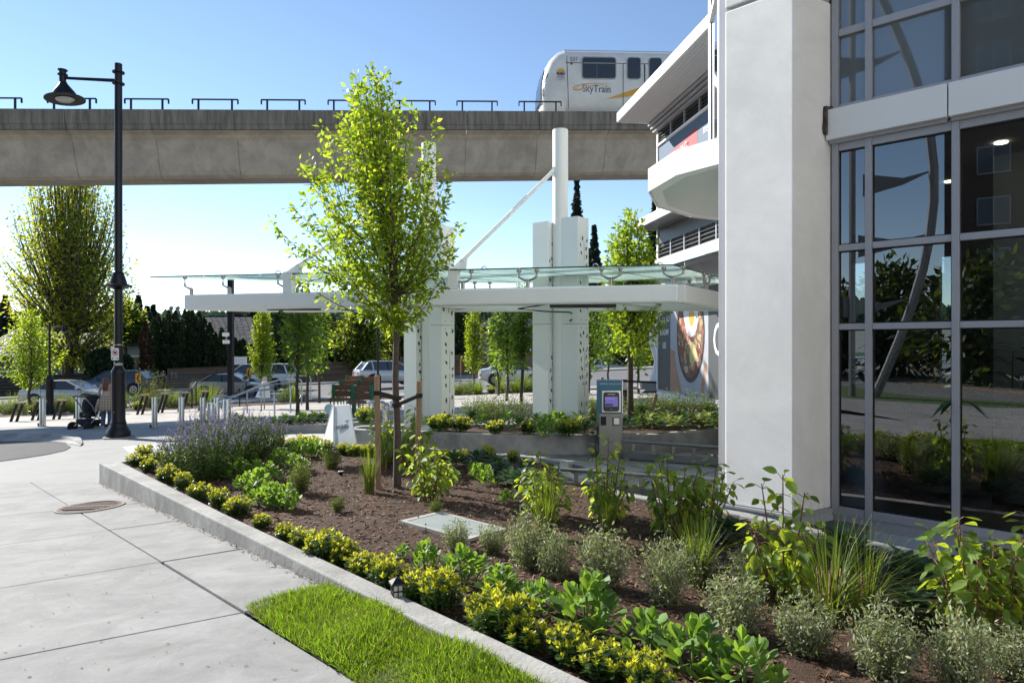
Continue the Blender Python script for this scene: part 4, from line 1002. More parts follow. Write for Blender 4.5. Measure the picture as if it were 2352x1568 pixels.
# swoosh: curved ribbon and long wedge
cur = [(1404,193),(1380,191.5),(1350,193),(1330,198),(1322,203),(1326,207),(1340,206),(1360,199),(1385,195),(1408,198)]
wdt = [.01,.03,.05,.07,.08,.10,.09,.06,.03,.005]
pp = [(tx(x), tzz(y)) for x, y in cur]
outl = []; inl = []
for i, (a, b) in enumerate(pp):
    p = pp[max(i-1,0)]; q = pp[min(i+1,len(pp)-1)]; d = Vector((q[0]-p[0], q[1]-p[1])).normalized(); n = Vector((-d.y,d.x))*wdt[i]/2*.7
    outl.append(T_(a+n.x,-.012,b+n.y)); inl.append(T_(a-n.x,-.012,b-n.y))
mb = MB()
for i in range(len(pp)-1): mb.quad(outl[i], outl[i+1], inl[i+1], inl[i])
mb.build('swoosh', m_ty, tr)
mb = MB(); mb.quad(*[T_(tx(x),-.012,tzz(y)) for x, y in ((1397,228),(1440,212),(1486,196.5),(1560,170),(1640,150),(1640,190),(1560,207),(1470,218))]); mb.build('swoosh', m_ty, tr)
# windscreen and mirror
mb = MB(); mb.loft([[T_(t, a, z) for a, z in ((.55,zz0),(.55,zz1),(1.95,zz1),(1.95,zz0))] for t, zz0, zz1 in ((.24,1.0,1.5),(.28,1.0,1.95),(.42,1.0,2.55))]); mb.build('windscreen', m_tblk, tr)
mb = MB(); mb.tube([T_(.29,-.02,1.0), T_(.22,-.05,1.1), T_(.24,-.05,1.6), T_(.5,.0,2.1)], .025, 6); mb.build('grab_rail', m_black, tr)
MB().bar(T_(1.4,1.2,3.50), T_(LT,1.2,3.50), 1.2, .06).build('roof_walkway', m_trim, tr)
# ================================================================ TREES
T0 = leaf_tpl(.52, .10, .14, 0); T0n = leaf_tpl(.34, .06, .10, 0); T1 = leaf_tpl(.66, .09, .16, 1); T1r = leaf_tpl(.62, .07, .05, 1)
TSPRAY = (np.array([(0,0,0),(-.30,.42,.03),(0,.30,-.03),(.30,.42,.03),(-.16,.85,-.02),(.18,.80,-.05),(0,1.05,-.10)], float), np.array([(0,2,1),(0,3,2),(1,2,4),(2,3,5),(2,6,4),(2,5,6)]))
def unit(v): return v/np.maximum(np.linalg.norm(v, axis=-1, keepdims=True), 1e-9)
def bez(a, b, c, n): return [a*(1-u)**2+b*2*u*(1-u)+c*u*u for u in np.linspace(0,1,n)]
def prof_r(prof, z):
    zs = [p[0] for p in prof]; return float(np.interp(z, zs, [p[1] for p in prof])), float(np.interp(z, zs, [p[2] for p in prof]))
def make_tree(name, label, group, base, prof, fork, shoots, per, leaf, mats, seed, tr=.05, barkm=None, upright=.5, tpl=T0, cat='tree', leaders=4, inner=.25, droop=.25, spread=.06, tip=.25, split=None, fold=None):
    """prof: (height, radius, sideways offset); fork: height at which the limbs part"""
    rg = np.random.default_rng(seed); base = Vector(base); B = np.array(base)
    t = thing(name, label, cat, base, group); mb = MB(); bm_ = barkm or m_bark
    ztop = prof[-1][0]; z0 = prof[0][0]
    rdx = lambda: rg.normal()*tr*.5
    tp = [base+Vector((0,0,-.05))]+[base+Vector((rdx()*u, rdx()*u, fork*u)) for u in (.33,.66,1)]
    mb.tube(tp, [tr*1.25, tr, tr*.93, tr*.85], 10)
    top = np.array(tp[-1]); lead = []
    for k in range(leaders):
        a = 2*math.pi*(k+rg.random()*.5)/leaders; zt = z0+(ztop-z0)*(.72+.2*rg.random()) if k else z0+(ztop-z0)*.93
        r, ox = prof_r(prof, zt); rr = r*(.45 if k else .1)
        e = B+np.array((ox+rr*math.cos(a), rr*math.sin(a), zt)); c = top+np.array((math.cos(a)*rr*.7+ox*.2, math.sin(a)*rr*.7, (zt-fork)*.45))
        p = bez(top, c, e, 8); lead.append(p); mb.tube(p, np.linspace(tr*.62, tr*.10, 8), 7)
    P_, A_, U_, S_ = [], [], [], []
    for k in range(shoots):
        u = (k+rg.random())/shoots; zt = z0+(ztop-z0)*(u**.85); r, ox = prof_r(prof, zt); a = k*2.39996+rg.normal()*.25
        rr = r*(inner+(1-inner)*math.sqrt(rg.random()))*rg.uniform(.9,1.1)
        e = B+np.array((ox+rr*math.cos(a), rr*math.sin(a), zt))
        L = lead[int(rg.integers(leaders))]
        zs = fork+(zt-fork)*rg.uniform(.12, .55)*(1.0 if upright > .4 else 1.4)
        i = min(range(8), key=lambda j: abs(L[j][2]-B[2]-min(zs, zt*.9))); s = L[i]
        c = s*(1-upright)+e*upright; c[2] = s[2]+(e[2]-s[2])*(.30 if upright > .4 else .55); c[:2] = s[:2]+(e[:2]-s[:2])*(.65)
        p = bez(s, c, e, 7); rb = tr*.20*(1-i/9)+tr*.05; mb.tube(p, np.linspace(rb, tr*.035, 7), 5)
        q = np.array(p); ln = np.linalg.norm(np.diff(q, axis=0), axis=1).sum(); m = max(6, int(per*(.5+.5*min(1.6, ln/(.5*(ztop-z0))))))
        us = rg.uniform(tip, 1.02, m)**.8; seg = np.minimum((us*6).astype(int), 5); fr = us*6-seg
        pt = q[seg]*(1-fr)[:,None]+q[np.minimum(seg+1,6)]*fr[:,None]; tg = unit(q[np.minimum(seg+1,6)]-q[seg])
        sp = spread*(1.15-us*.6); rnd = rg.normal(size=(m,3)); pt = pt+rnd*sp[:,None]
        ax = unit(tg*.55+unit(rnd)*.9+rg.normal(size=(m,3))*.25); ax[:,2] -= droop
        P_.append(pt); A_.append(ax); U_.append(rg.normal(size=(m,3))*.6+np.array((0,0,1))); S_.append(leaf*rg.uniform(.65,1.2,m))
    mb.build('trunk', bm_, t, smooth=True)
    V, Fc = scatter(tpl, np.concatenate(P_), np.concatenate(A_), np.concatenate(U_), np.concatenate(S_))
    k = len(tpl[1]); nl = len(V)//len(tpl[0])
    mi = None
    if isinstance(mats, (list, tuple)) and len(mats) > 1:
        mi = np.repeat((rg.random(nl) < (split or .3)).astype(int), k)
    npmesh('crown', V, Fc, mats, mi, t)
    return t
m_lfA = LEAF('young_leaf', (.10,.19,.025), (.40,.56,.025), .52, .4)
m_lfA2 = LEAF('young_leaf_light', (.18,.26,.035), (.58,.66,.04), .54, .4)
m_lfB = LEAF('hornbeam_leaf', (.11,.16,.03), (.52,.60,.04), .62, .45)
m_lfB2 = LEAF('hornbeam_gold', (.19,.20,.035), (.62,.58,.05), .6, .45)
m_lfC = LEAF('plaza_leaf', (.07,.13,.028), (.24,.38,.025), .48, .42)
m_lfY = LEAF('column_leaf', (.14,.22,.02), (.44,.55,.02), .5, .4)
m_lfD = LEAF('dark_conifer', (.028,.052,.020), (.04,.07,.015), .2, .6)
m_lfDb = LEAF('brown_conifer', (.06,.035,.02), (.05,.03,.01), .1, .8)
m_lfM = LEAF('far_leaf', (.045,.075,.02), (.12,.17,.015), .4, .5)
# young street tree in the bed
b = P(912,1108,7.9)
make_tree('young_tree', 'young bright green tree tied to two stakes in the front bed', None, (b.x,b.y,-1.64),
    [(1.86,.10,-.02),(2.15,.55,-.14),(2.45,.98,-.22),(2.75,1.14,-.25),(3.1,1.15,-.25),(3.5,.98,-.25),(3.9,.80,-.22),(4.2,.66,-.2),(4.45,.52,-.24),(4.68,.25,-.28),(4.84,.06,-.30)],
    1.86, 118, 100, .080, [m_lfA, m_lfA2], 21, tr=.041, upright=.55, leaders=5, inner=.2, droop=.3, spread=.045, tip=.16, split=.35)
for px, top, bot, lab in ((866,862,1092,'weathered square stake left of the young tree'),(963,874,1062,'knotty square stake right of the young tree')):
    d = 7.75 if px < 900 else 8.15; a = P(px, top, d); z = soil(a.x, a.y)-.1
    st = MB(); st.bar((a.x+(.02 if px<900 else -.02), a.y, z), a, .055, .055, up=(0,1,0)); o = st.build('tree_stake', m_wood, origin=(a.x,a.y,z), bevel=.006); tag(o, lab, 'stake', 'stakes of the young tree')
tr0 = P(911, 920, 7.9)
for px, y1, y2, d in ((866,902,914,7.75),(963,908,930,8.15)):
    a = P(px, y1, d); bq = P(911, y2, 7.9)
    dd = (bq-a); s = MB(); s.bar(a+Vector((0,-.035,0)), bq+Vector((0,-.055,0)), .006, .045, up=(0,0,1)); s.bar(a+Vector((0,.035,0)), bq+Vector((0,.055,0)), .006, .045)
    s.box(a, (.07,.07,.05)); s.lathe(bq+Vector((0,0,-.022)), [(.056,0),(.056,.045)], 10)
    o = s.build('tie_strap', m_rubber, origin=a); tag(o, 'black rubber strap from the %s stake to the trunk' % ('weathered' if px < 900 else 'knotty'), 'strap', 'straps of the young tree')
# left street tree, big hornbeam, columnar trees, plaza trees
def pxm(d): return d/F
def tree_at(name, label, group, px, pybase, d, pytop, pycrown, halfpx, fork_py, shape, **kw):
    p = P(px, pybase, d); s = d/F; H = (pybase-pytop)*s; c = (pybase-pycrown)*s; r = halfpx*s
    prof = [(c+(H-c)*h, r*w, kw.get('ox', 0)*s*h) for h, w in shape]; kw.pop('ox', None)
    return make_tree(name, label, group, (p.x,p.y,p.z), prof, (pybase-fork_py)*s, kw.pop('shoots'), kw.pop('per'), kw.pop('leaf'), kw.pop('mats'), kw.pop('seed'), **kw)
oval = [(0,.25),(.15,.7),(.4,1),(.65,.85),(.85,.5),(1,.08)]
fast = [(0,.25),(.10,.75),(.25,1),(.45,.98),(.7,.8),(.88,.52),(1,.15)]
colm = [(0,.45),(.12,.9),(.3,1),(.6,.85),(.85,.55),(1,.1)]
tree_at('hornbeam_tree', 'huge upright hornbeam beyond the far fence on the left, crown reaching the viaduct', None, 158, 876, 53, 345, 842, 138, 815, fast, shoots=300, per=80, leaf=.30, mats=[m_lfB, m_lfB2], seed=5, tr=.42, barkm=m_darkbark, upright=.6, leaders=9, spread=.46, split=.38, tip=.3, inner=.5, ox=0)
tree_at('street_tree', 'small bright green street tree beside the leaning rails at the far left', 'young street trees', 68, 948, 31, 706, 888, 68, 885, oval, shoots=60, per=70, leaf=.15, mats=[m_lfA, m_lfA2], seed=6, tr=.06, spread=.12, upright=.5)
tree_at('columnar_tree', 'slim yellow green columnar tree near the white minivan', 'columnar trees', 604, 905, 36.5, 690, 868, 33, 870, colm, shoots=70, per=80, leaf=.14, mats=m_lfY, seed=7, tr=.06, spread=.10, upright=.5)
tree_at('columnar_tree', 'slim yellow green columnar tree between the two white column clusters', 'columnar trees', 1090, 893, 36.5, 700, 848, 30, 850, colm, shoots=60, per=70, leaf=.14, mats=m_lfY, seed=8, tr=.06, spread=.10, upright=.5)
for i, (px, py, d, tp, cr, hw, lab) in enumerate([(683,959,20.6,640,900,46,'plaza tree closest to the side planter, trunk beside the handrails'),(706,941,24.5,660,905,42,'plaza tree in the middle of the three by the benches'),(733,925,29.3,665,905,40,'plaza tree directly left of the wooden benches'),
        (1145,923,29.5,690,905,42,'plaza tree before the white sedan, first right of the columnar tree'),(1164,934,25.0,680,900,36,'plaza tree whose trunk stands in the middle before the white sedan'),(1198,942,22.8,690,890,36,'plaza tree touching the right column cluster on its left side'),
        (1353,926,28.0,680,905,44,'plaza tree showing right of the right column cluster'),(1397,905,33.0,690,885,48,'plaza tree staked before the white crossover'),(1466,929,26.0,690,900,42,'plaza tree nearest the poster wall')]):
    tree_at('plaza_tree', lab, 'plaza trees with dark trunks', px, py, d, tp, cr-58, hw, cr-48, oval, shoots=24, per=46, leaf=.19, mats=[m_lfC, m_lfA], seed=30+i, tr=.055, barkm=m_darkbark, spread=.12, droop=.5, split=.22, upright=.5)
b = P(1448,956,11.6)
tree_at('young_tree', 'bright green young tree in the rear bed right of the kiosk', None, 1448, 963, 11.9, 482, 795, 92, 800, [(0,.3),(.08,.75),(.2,.95),(.42,1),(.62,.85),(.8,.6),(.93,.35),(1,.1)], shoots=80, per=80, leaf=.095, mats=[m_lfA, m_lfA2], seed=51, tr=.055, upright=.55, leaders=5, spread=.06, split=.35, droop=.3)
# ---------------------------------------------------------------- conifers and hedges
def conifer(name, label, group, base, H, r, n, size, seed, mat=m_lfD, columnar=True, cat='tree', trunk=True):
    rg = np.random.default_rng(seed); t = thing(name, label, cat, base, group); B = np.array(base)
    u = rg.random(n)**(.9 if columnar else .75); z = H*u
    rr = r*(np.clip((1-u)*3.2, 0, 1)**.6 if columnar else (1-u)**.85) * (np.clip(u*6,.55,1) if columnar else 1)
    rr = rr*(1+.14*np.sin(z*3.1+seed))*np.where(columnar, 1, .55+.45*(np.modf(z/H*13)[0]))
    a = rg.random(n)*6.2832; rad = rr*np.sqrt(rg.uniform(.35,1.08,n))
    pos = B+np.stack([rad*np.cos(a), rad*np.sin(a), z], 1); out = np.stack([np.cos(a), np.sin(a), np.full(n, .9 if columnar else -.25)], 1)
    ax = out+rg.normal(size=(n,3))*.35; up = out*np.array((1,1,0))+np.array((0,0,.5))+rg.normal(size=(n,3))*.4
    V, Fc = scatter(TSPRAY, pos-unit(ax)*size*.4, ax, up, size*rg.uniform(.7,1.3,n)*(1-.45*u))
    npmesh('crown', V, Fc, mat, None, t)
    if trunk: MB().tube([Vector(base)+Vector((0,0,-.2)), Vector(base)+Vector((0,0,H*.9))], [r*.14+.05, .03], 7).build('trunk', m_darkbark, t)
    return t
ce = [(1215,275,53),(1290,255,53.5),(1325,215,54),(1372,250,54.5),(1410,185,53.5),(1440,230,54),(1470,190,54),(1502,285,53.4),(1545,180,54),(1580,190,54.4),(1607,175,54),(1640,240,54.6),(1668,200,54),(1706,245,54.3),(1755,290,54),(1800,370,54.6),(1855,335,54),(1970,420,55),(2008,440,55),(2032,425,55.4)]
for i, (rx, ry, d) in enumerate(ce):
    px, pt = rx*.2746, 660.3+ry*.2746; d += 1.4; bz = P(px, 855, d); H = (855-pt)/F*d
    br = i in (0, 15)
    conifer('cedar_tree', ('dead brown cedar at the left end of the hedge row' if i == 0 else 'dead brown cedar toward the right end of the row') if br else 'narrow dark green cedar, %s from the left in the row behind the fence' % ORD[i], 'cedars behind the fence', (bz.x, bz.y, bz.z-.2), H+.2, .41 if i < 15 else .38, 1500, .27, 100+i, m_lfDb if br else m_lfD)
for i, (px, pt, d, r) in enumerate([(640,700,60,1.3),(668,690,60.5,1.4),(700,705,60,1.3),(735,712,60.5,1.4),(762,722,60,1.1),(1050,712,60,.9),(1062,722,60.4,.8),(238,800,52,1.2),(262,805,52.3,1.2)]):
    bz = P(px, 862, d); conifer('cedar_tree', 'broad dark cedar, %s of the taller group behind the plaza' % ORD[i] if i < 7 else 'clipped dark hedge cedar %s the lamp post behind the fence' % ('left of' if i == 7 else 'just behind'), 'tall cedars behind the plaza', (bz.x,bz.y,bz.z-.3), (862-pt)/F*d+.3, r, 1500, .5, 140+i)
for i, (px, pt, d, r, lab) in enumerate([(1325,412,75,2.6,'tall spiky conifer showing right of the right column'),(1365,520,80,2.6,'second conifer beside the tall one at the right column'),(1505,458,70,2.8,'dark conifer peeping out above the retail wing corner'),(12,680,95,3.2,'distant dark conifer at the far left edge'),(318,680,90,3.0,'distant conifer right of the big hornbeam'),(338,705,92,2.2,'small distant conifer between hornbeam and cedars'),(352,702,94,2.4,'small pointed conifer over the left house roof'),(545,700,88,4.0,'broad dark conifer behind the hip roof house'),(580,702,86,4.0,'dark conifer close behind the columnar tree')]):
    bz = P(px, 850, d); conifer('conifer_tree', lab, 'conifers beyond the houses', tuple(bz), (850-pt)/F*d, r, 1700, 1.1, 170+i, LEAF('far_conifer', (.03,.05,.035), (.03,.05,.02), .2, .7), columnar=False)
# broad trees in the gardens
for i, (px, pt, cr, hw, d, lab) in enumerate([(825,690,835,68,57,'rounded olive green garden tree behind the young tree trunk'),(1440,690,850,85,72,'dense garden tree behind the white crossover'),(1520,760,860,60,66,'dark bushy tree beside the poster wall'),(915,700,850,50,60,'garden tree behind the left column cluster'),(285,690,780,50,62,'leafy garden tree between hornbeam and left house'),(1195,655,760,45,95,'distant tree above the pink house')]):
    tree_at('garden_tree', lab, 'garden trees beyond the road', px, 868, d, pt, cr, hw, cr, oval, shoots=90, per=70, leaf=.36, mats=[m_lfM, m_lfB], seed=200+i, tr=.2, barkm=m_darkbark, spread=.4, split=.4)
# far wooded hill
rg = np.random.default_rng(9); n = 5200
xx = rg.uniform(-330, 330, n); yy = rg.uniform(330, 460, n)
zz = np.array([farz(x, y) for x, y in zip(xx, yy)])
V1, F1 = scatter(TSPRAY, np.stack([xx, yy, zz+rg.uniform(0,6,n)], 1), rg.normal(size=(n,3))*.25+np.array((0,0,1)), np.stack([rg.normal(size=n)*.4, -np.ones(n), rg.normal(size=n)*.4], 1), rg.uniform(6,13,n))
tag(npmesh('far_woods', V1, F1, LEAF('far_woods_leaf', (.055,.085,.06), (.05,.08,.04), .3, .8, .3)), 'bluish green wooded hillside far behind the houses', None, None, 'stuff')  # bluer, lighter leaf green than the conifers

# ================================================================ BED PLANTS
PROTO = {}
m_eulo = LEAF('euonymus_dark', (.055,.11,.03), (.14,.24,.015), .32, .3, .3, .5)
m_euhi = LEAF('euonymus_gold', (.33,.37,.035), (.60,.60,.04), .46, .45, .5)
m_sed = LEAF('sedum_leaf', (.15,.26,.07), (.32,.50,.04), .42, .5, .3)
m_sedd = LEAF('sedum_dark', (.07,.14,.05), (.14,.25,.02), .3, .5, .3)
m_hyd = LEAF('hydrangea_leaf', (.13,.22,.05), (.50,.62,.04), .54, .5, .4)
m_hos = LEAF('hosta_leaf', (.045,.095,.045), (.09,.17,.03), .3, .4, .3)
m_hosv = LEAF('hosta_pale', (.19,.25,.09), (.32,.38,.08), .35, .45, .35)
m_silv = LEAF('silver_leaf', (.27,.31,.19), (.30,.36,.10), .38, .5, .35)
m_gblade = LEAF('tall_grass_blade', (.11,.17,.03), (.28,.38,.03), .42, .45, .4)
m_straw = M('straw_stub', (.33,.22,.12), .8, island=.35)
m_cat = LEAF('catmint_leaf', (.055,.095,.035), (.12,.18,.03), .35, .55, .4)
m_purp = LEAF('catmint_flower', (.20,.15,.36), (.28,.22,.48), .35, .6, .3)
def euonymus(seed, nst=36, H=.22, r=.15):
    rg = np.random.default_rng(seed); t = thing('euonymus_shrub', '', 'shrub'); mb = MB(); lo, hi = [], []
    for k in range(nst):
        a = k*2.4+rg.normal()*.3; rr = r*math.sqrt((k+.5)/nst)*rg.uniform(.8,1.15); h = H*rg.uniform(.65,1.1)*(1-.35*(rr/r)**2)
        b = np.array((rr*.35*math.cos(a), rr*.35*math.sin(a), -.02)); e = np.array((rr*math.cos(a), rr*math.sin(a), h)); p = bez(b, (b+e)/2+np.array((rr*.25*math.cos(a), rr*.25*math.sin(a), 0)), e, 4); mb.tube(p, [.004,.0035,.003,.002], 4, cap=False)
        q = np.array(p)
        for u in np.linspace(.28,.80,6):
            c = np.array([np.interp(u*3, range(4), q[:,j]) for j in range(3)])
            for s in range(3):
                an = rg.random()*6.28; lo.append((c, (math.cos(an), math.sin(an), .35+rg.normal()*.25), .046*rg.uniform(.8,1.2)))
        for s in range(9):
            an = s*2.4; el = .50+.95*(s/8); hi.append((e-np.array((0,0,.012-.001*s)), (math.cos(an)*math.cos(el), math.sin(an)*math.cos(el), math.sin(el)), .040*rg.uniform(.7,1.2)))
    def sc_(L): return scatter(T0, np.array([l[0] for l in L]), np.array([l[1] for l in L], float), rg.normal(size=(len(L),3))*.3+np.array((0,0,1)), np.array([l[2] for l in L]))
    mb.build('stems', m_greenstem, t)
    V, Fc = sc_(lo); npmesh('lower_foliage', V, Fc, m_eulo, None, t)
    V, Fc = sc_(hi); npmesh('yellow_tips', V, Fc, m_euhi, None, t)
    return t
def place(kind, key, maker, px, py, label, group, sc=1., at=S, z=None, rz=None):
    p = at(px, py) if callable(at) else Vector(at)
    if key not in PROTO:
        t = maker(); PROTO[key] = t; t.location = p; t.rotation_euler = (0,0,rz or 0); t.scale = (sc,)*3
    else: t = copy_tree(PROTO[key], None, p, rz if rz is not None else random.uniform(0,6.28), sc)
    t.scale = tuple(c*f for c, f in zip(t.scale, (random.uniform(.86,1.2), random.uniform(.86,1.2), random.uniform(.82,1.15))))
    t['label'] = label; t['group'] = group
    if 'category' not in t: t['category'] = kind
    return t
random.seed(12)
row = [(312,1068),(341,1083),(387,1109),(420,1125),(458,1147),(500,1166),(545,1183),(601,1213),(655,1240),(700,1256),(750,1288),(792,1296),(836,1320),(893,1345),(958,1378),(1010,1398),(1105,1432),(1160,1462),(1205,1488),(1300,1518),(1390,1556),(1490,1590)]
for i, (x, y) in enumerate(row):
    big = i in (4,10,15,17,19)
    place('shrub', 'eu%d' % (i % 4), lambda i=i: euonymus(300+i), x, y, 'yellow tipped low shrub, %s along the concrete wall from its far corner' % ORD[i], 'yellow tipped shrubs along the front wall', random.uniform(.72,.92)*(0.75 if i in (7,8) else 1.12 if big else 1))
for i, (x, y) in enumerate([(360,1062),(330,1058),(392,1078),(640,1028),(668,1030),(695,1033),(720,1036),(748,1040),(790,1044),(820,1046),(850,1048),(880,1050),(1022,1056),(1062,1060),(1118,1058),(1178,1060)]):
    place('shrub', 'eu%d' % (i % 4), None, x, y, 'small yellow tipped shrub, %s along the rear edge of the front bed' % ORD[i], 'yellow tipped shrubs along the rear edge', random.uniform(.7,.95))
def objleaf(t, name, me, M4, mat=None):
    o = bpy.data.objects.new(name, me); COL.objects.link(o); o.parent = t; o.matrix_local = M4; return o
LM = {}
def leafdata(key, tpl, mat):
    if key not in LM:
        me = bpy.data.meshes.new(key); me.from_pydata([tuple(v) for v in tpl[0]], [], [tuple(int(i) for i in f) for f in tpl[1]]); me.materials.append(mat); me.polygons.foreach_set('use_smooth', [True]*len(me.polygons)); LM[key] = me
    return LM[key]
def leafmat(pos, axis, up, size, wf=1.):
    a = Vector(axis).normalized(); u = Vector(up); s = a.cross(u)
    if s.length < 1e-3: s = a.cross(Vector((1,0,0)))
    s.normalize(); n = s.cross(a); m = Matrix((s*size*wf, a*size, n*size)).transposed().to_4x4(); m.translation = Vector(pos); return m
TSED = leaf_tpl(.62, -.05, -.10, 1); TSED[0][4:7,1] += (.18,.20,.12); TSED[0][7:10,1] += (.18,.20,.12); TSED[0][6,0] *= 1.25; TSED[0][9,0] *= 1.25; TSED[0][4,0] *= .8; TSED[0][7,0] *= .8
def sedum(seed, parts, n=60, r=.105, H=.18):
    rg = np.random.default_rng(seed); t = thing('sedum_plant', '', 'plant'); L = []
    ns = max(6, n//9)
    for k in range(ns):
        a = k*2.4; rr = r*math.sqrt((k+.3)/ns); h = H*(1-.72*(rr/r)**2)*rg.uniform(.85,1.1); c = Vector((rr*math.cos(a), rr*math.sin(a), h))
        for j in range(9):
            an = j*2.4+k; el = .30+1.1*(j/8)+rg.normal()*.1
            d = Vector((math.cos(an)*math.cos(el)+.5*math.cos(a)*rr/r, math.sin(an)*math.cos(el)+.5*math.sin(a)*rr/r, math.sin(el)))
            L.append((c-Vector((0,0,.05*(1-j/8))), d, (0,0,1.), (.080-.034*(j/8))*rg.uniform(.85,1.2)))
    mb = MB()
    for k in range(ns):
        c = L[k*9][0]; mb.tube([(c.x*.4,c.y*.4,-.02), c], [.006,.005], 5)
    mb.build('stems', m_greenstem, t)
    if parts:
        me = leafdata('sedum_leaf', TSED, m_sed)
        for p, d, u, s in L: objleaf(t, 'leaf', me, leafmat(p, d, u, s))
    else:
        V, Fc = scatter(TSED, np.array([l[0] for l in L]), np.array([l[1] for l in L]), np.array([l[2] for l in L], float), np.array([l[3] for l in L])); npmesh('foliage', V, Fc, m_sed, None, t, smooth=True)
    return t
front = [(924,1282,.62),(980,1308,.9),(1066,1338,1.3),(1150,1372,1.0),(1240,1408,1.05),(1348,1448,1.45),(1487,1502,1.25),(1592,1548,1.4),(1712,1585,1.35),(1165,1152,.7)]
for i, (x, y, s) in enumerate(front):
    place('plant', 'sedP%d' % (i % 2), lambda i=i: sedum(400+i, True, 90 if i else 72), x, y, ['smallest rosette sedum of the front row, furthest from the viewer','pale green sedum next after the smallest one','large round sedum above the first gap in the shrubs','sprawling sedum in the middle of the front row','low spreading sedum behind the golden shrubs','largest broad leaved sedum of the front row','bluish sedum with cupped leaves near the bottom edge','loose leaved sedum beside the bluish one','sedum cut by the bottom edge of the view','lone small sedum near the grass clump'][i], 'sedums of the front row', s, rz=random.uniform(0,6))
back_ = [(490,1099),(520,1085),(547,1099),(572,1071),(563,1125),(595,1140),(620,1105),(605,1160),(630,1165),(661,1172),(680,1083),(642,1071),(674,1052),(700,1050),(724,1048),(588,1096),(1086,1085),(1098,1101),(1119,1113),(1037,1108)]
for i, (x, y) in enumerate(back_):
    place('plant', 'sedJ%d' % (i % 3), lambda i=i: sedum(430+i, False, 81), x, y, 'bright green sedum, %s of the patch behind the yellow shrubs counted from the catmint' % ORD[i] if i < 16 else 'dull green sedum, %s of the four right of the young tree' % ORD[i-16], 'sedums of the far patch', random.uniform(1.0,1.3) if i < 16 else random.uniform(.8,1))
def hosta(seed, parts, mat=m_hos, n=26, r=.16, key='hosta_leaf'):
    rg = np.random.default_rng(seed); t = thing('hosta_plant', '', 'plant'); L = []
    for k in range(n):
        a = k*2.4; u = (k+.5)/n; el = 1.15-1.0*u; L.append((Vector((.02*math.cos(a), .02*math.sin(a), .05+.10*(1-u))), Vector((math.cos(a)*math.cos(el), math.sin(a)*math.cos(el), math.sin(el)*.7+.1)), (math.cos(a)*-.3, math.sin(a)*-.3, 1), r*rg.uniform(.75,1.15)*(.6+.4*u)))
    if parts:
        me = leafdata(key, leaf_tpl(.52,.06,.30,1), mat)
        for p, d, u, s in L: objleaf(t, 'leaf', me, leafmat(p, d, u, s))
    else:
        V, Fc = scatter(leaf_tpl(.5,.06,.3,1), np.array([l[0] for l in L]), np.array([l[1] for l in L]), np.array([l[2] for l in L]), np.array([l[3] for l in L])); npmesh('foliage', V, Fc, mat, None, t, smooth=True)
    return t
hs = [(1042,1075),(1095,1073),(1143,1084),(1151,1096),(1171,1113),(1206,1091),(1195,1124),(1665,1245),(1690,1240),(2082,1332),(2121,1352),(2090,1424),(2232,1330),(1930,1290),(2290,1345),(1970,1300)]
for i, (x, y) in enumerate(hs):
    place('plant', 'hosP%d' % (i % 2), lambda i=i: hosta(500+i, True), x, y, 'blue green hosta, %s of those by the driveway kerb' % ORD[i] if i < 7 else 'blue green hosta, %s along the building side kerb' % ORD[i-7], 'hostas in the front bed', random.uniform(.9,1.25), rz=random.uniform(0,6))
def silver(seed, H=.42, r=.18, n=2500, mat=m_silv):
    rg = np.random.default_rng(seed); t = thing('silver_shrub', '', 'shrub'); mb = MB(); P_, A_, S_ = [], [], []
    ns = 46
    for k in range(ns):
        a = k*2.4+rg.normal()*.3; rr = r*math.sqrt((k+.5)/ns)*rg.uniform(.8,1.15); h = H*rg.uniform(.55,1.05)*(1-.3*(rr/r)**2)
        b = np.array((rr*.25*math.cos(a), rr*.25*math.sin(a), -.02)); e = np.array((rr*math.cos(a), rr*math.sin(a), h)); p = bez(b, np.array((b[0]*.3+e[0]*.7, b[1]*.3+e[1]*.7, h*.45)), e, 5); mb.tube(p, [.0022,.002,.0018,.0015,.001], 3, cap=False)
        q = np.array(p); m = n//ns; us = rg.uniform(.15,1,m); i = np.minimum((us*4).astype(int),3); f = us*4-i
        P_.append(q[i]*(1-f)[:,None]+q[i+1]*f[:,None]+rg.normal(size=(m,3))*.022); ax = rg.normal(size=(m,3)); ax[:,2] += .35; A_.append(ax); S_.append(rg.uniform(.020,.040,m))
    mb.build('stems', m_stem, t); P_ = np.concatenate(P_)
    V, Fc = scatter(T0n, P_, np.concatenate(A_), rg.normal(size=P_.shape), np.concatenate(S_)); npmesh('foliage', V, Fc, mat, None, t); return t
sv = [(1048,1262,.62,'small wispy grey shrub at the corner of the utility cover'),(1130,1272,.62,'small wispy grey shrub along the edge of the utility cover'),(1210,1302,.95,'grey green shrub just right of the utility cover'),(1275,1326,.8,'low grey green shrub second right of the utility cover'),(1385,1348,.98,'upright silvery shrub in front of the middle broad leaved shrub'),(1530,1388,1.0,'wide silvery shrub left of the tall grass stubble'),(1600,1345,.75,'small silvery shrub tucked behind the wide silvery one'),(1690,1455,.95,'silvery shrub left of the large grass clump'),(1715,1345,.8,'silvery shrub behind the one left of the large grass clump'),(1850,1505,.95,'rounded silvery shrub under the large grass clump'),(2035,1562,.95,'tall silvery shrub at the bottom before the last hosta'),(2210,1600,.92,'silvery shrub in the lower right corner'),(2330,1560,.7,'small silvery shrub at the right edge')]
for i, (x, y, s, lab) in enumerate(sv):
    place('shrub', 'sil%d' % (i % 4), lambda i=i: silver(600+i), x, y, lab, 'silvery shrubs of the front bed', s)
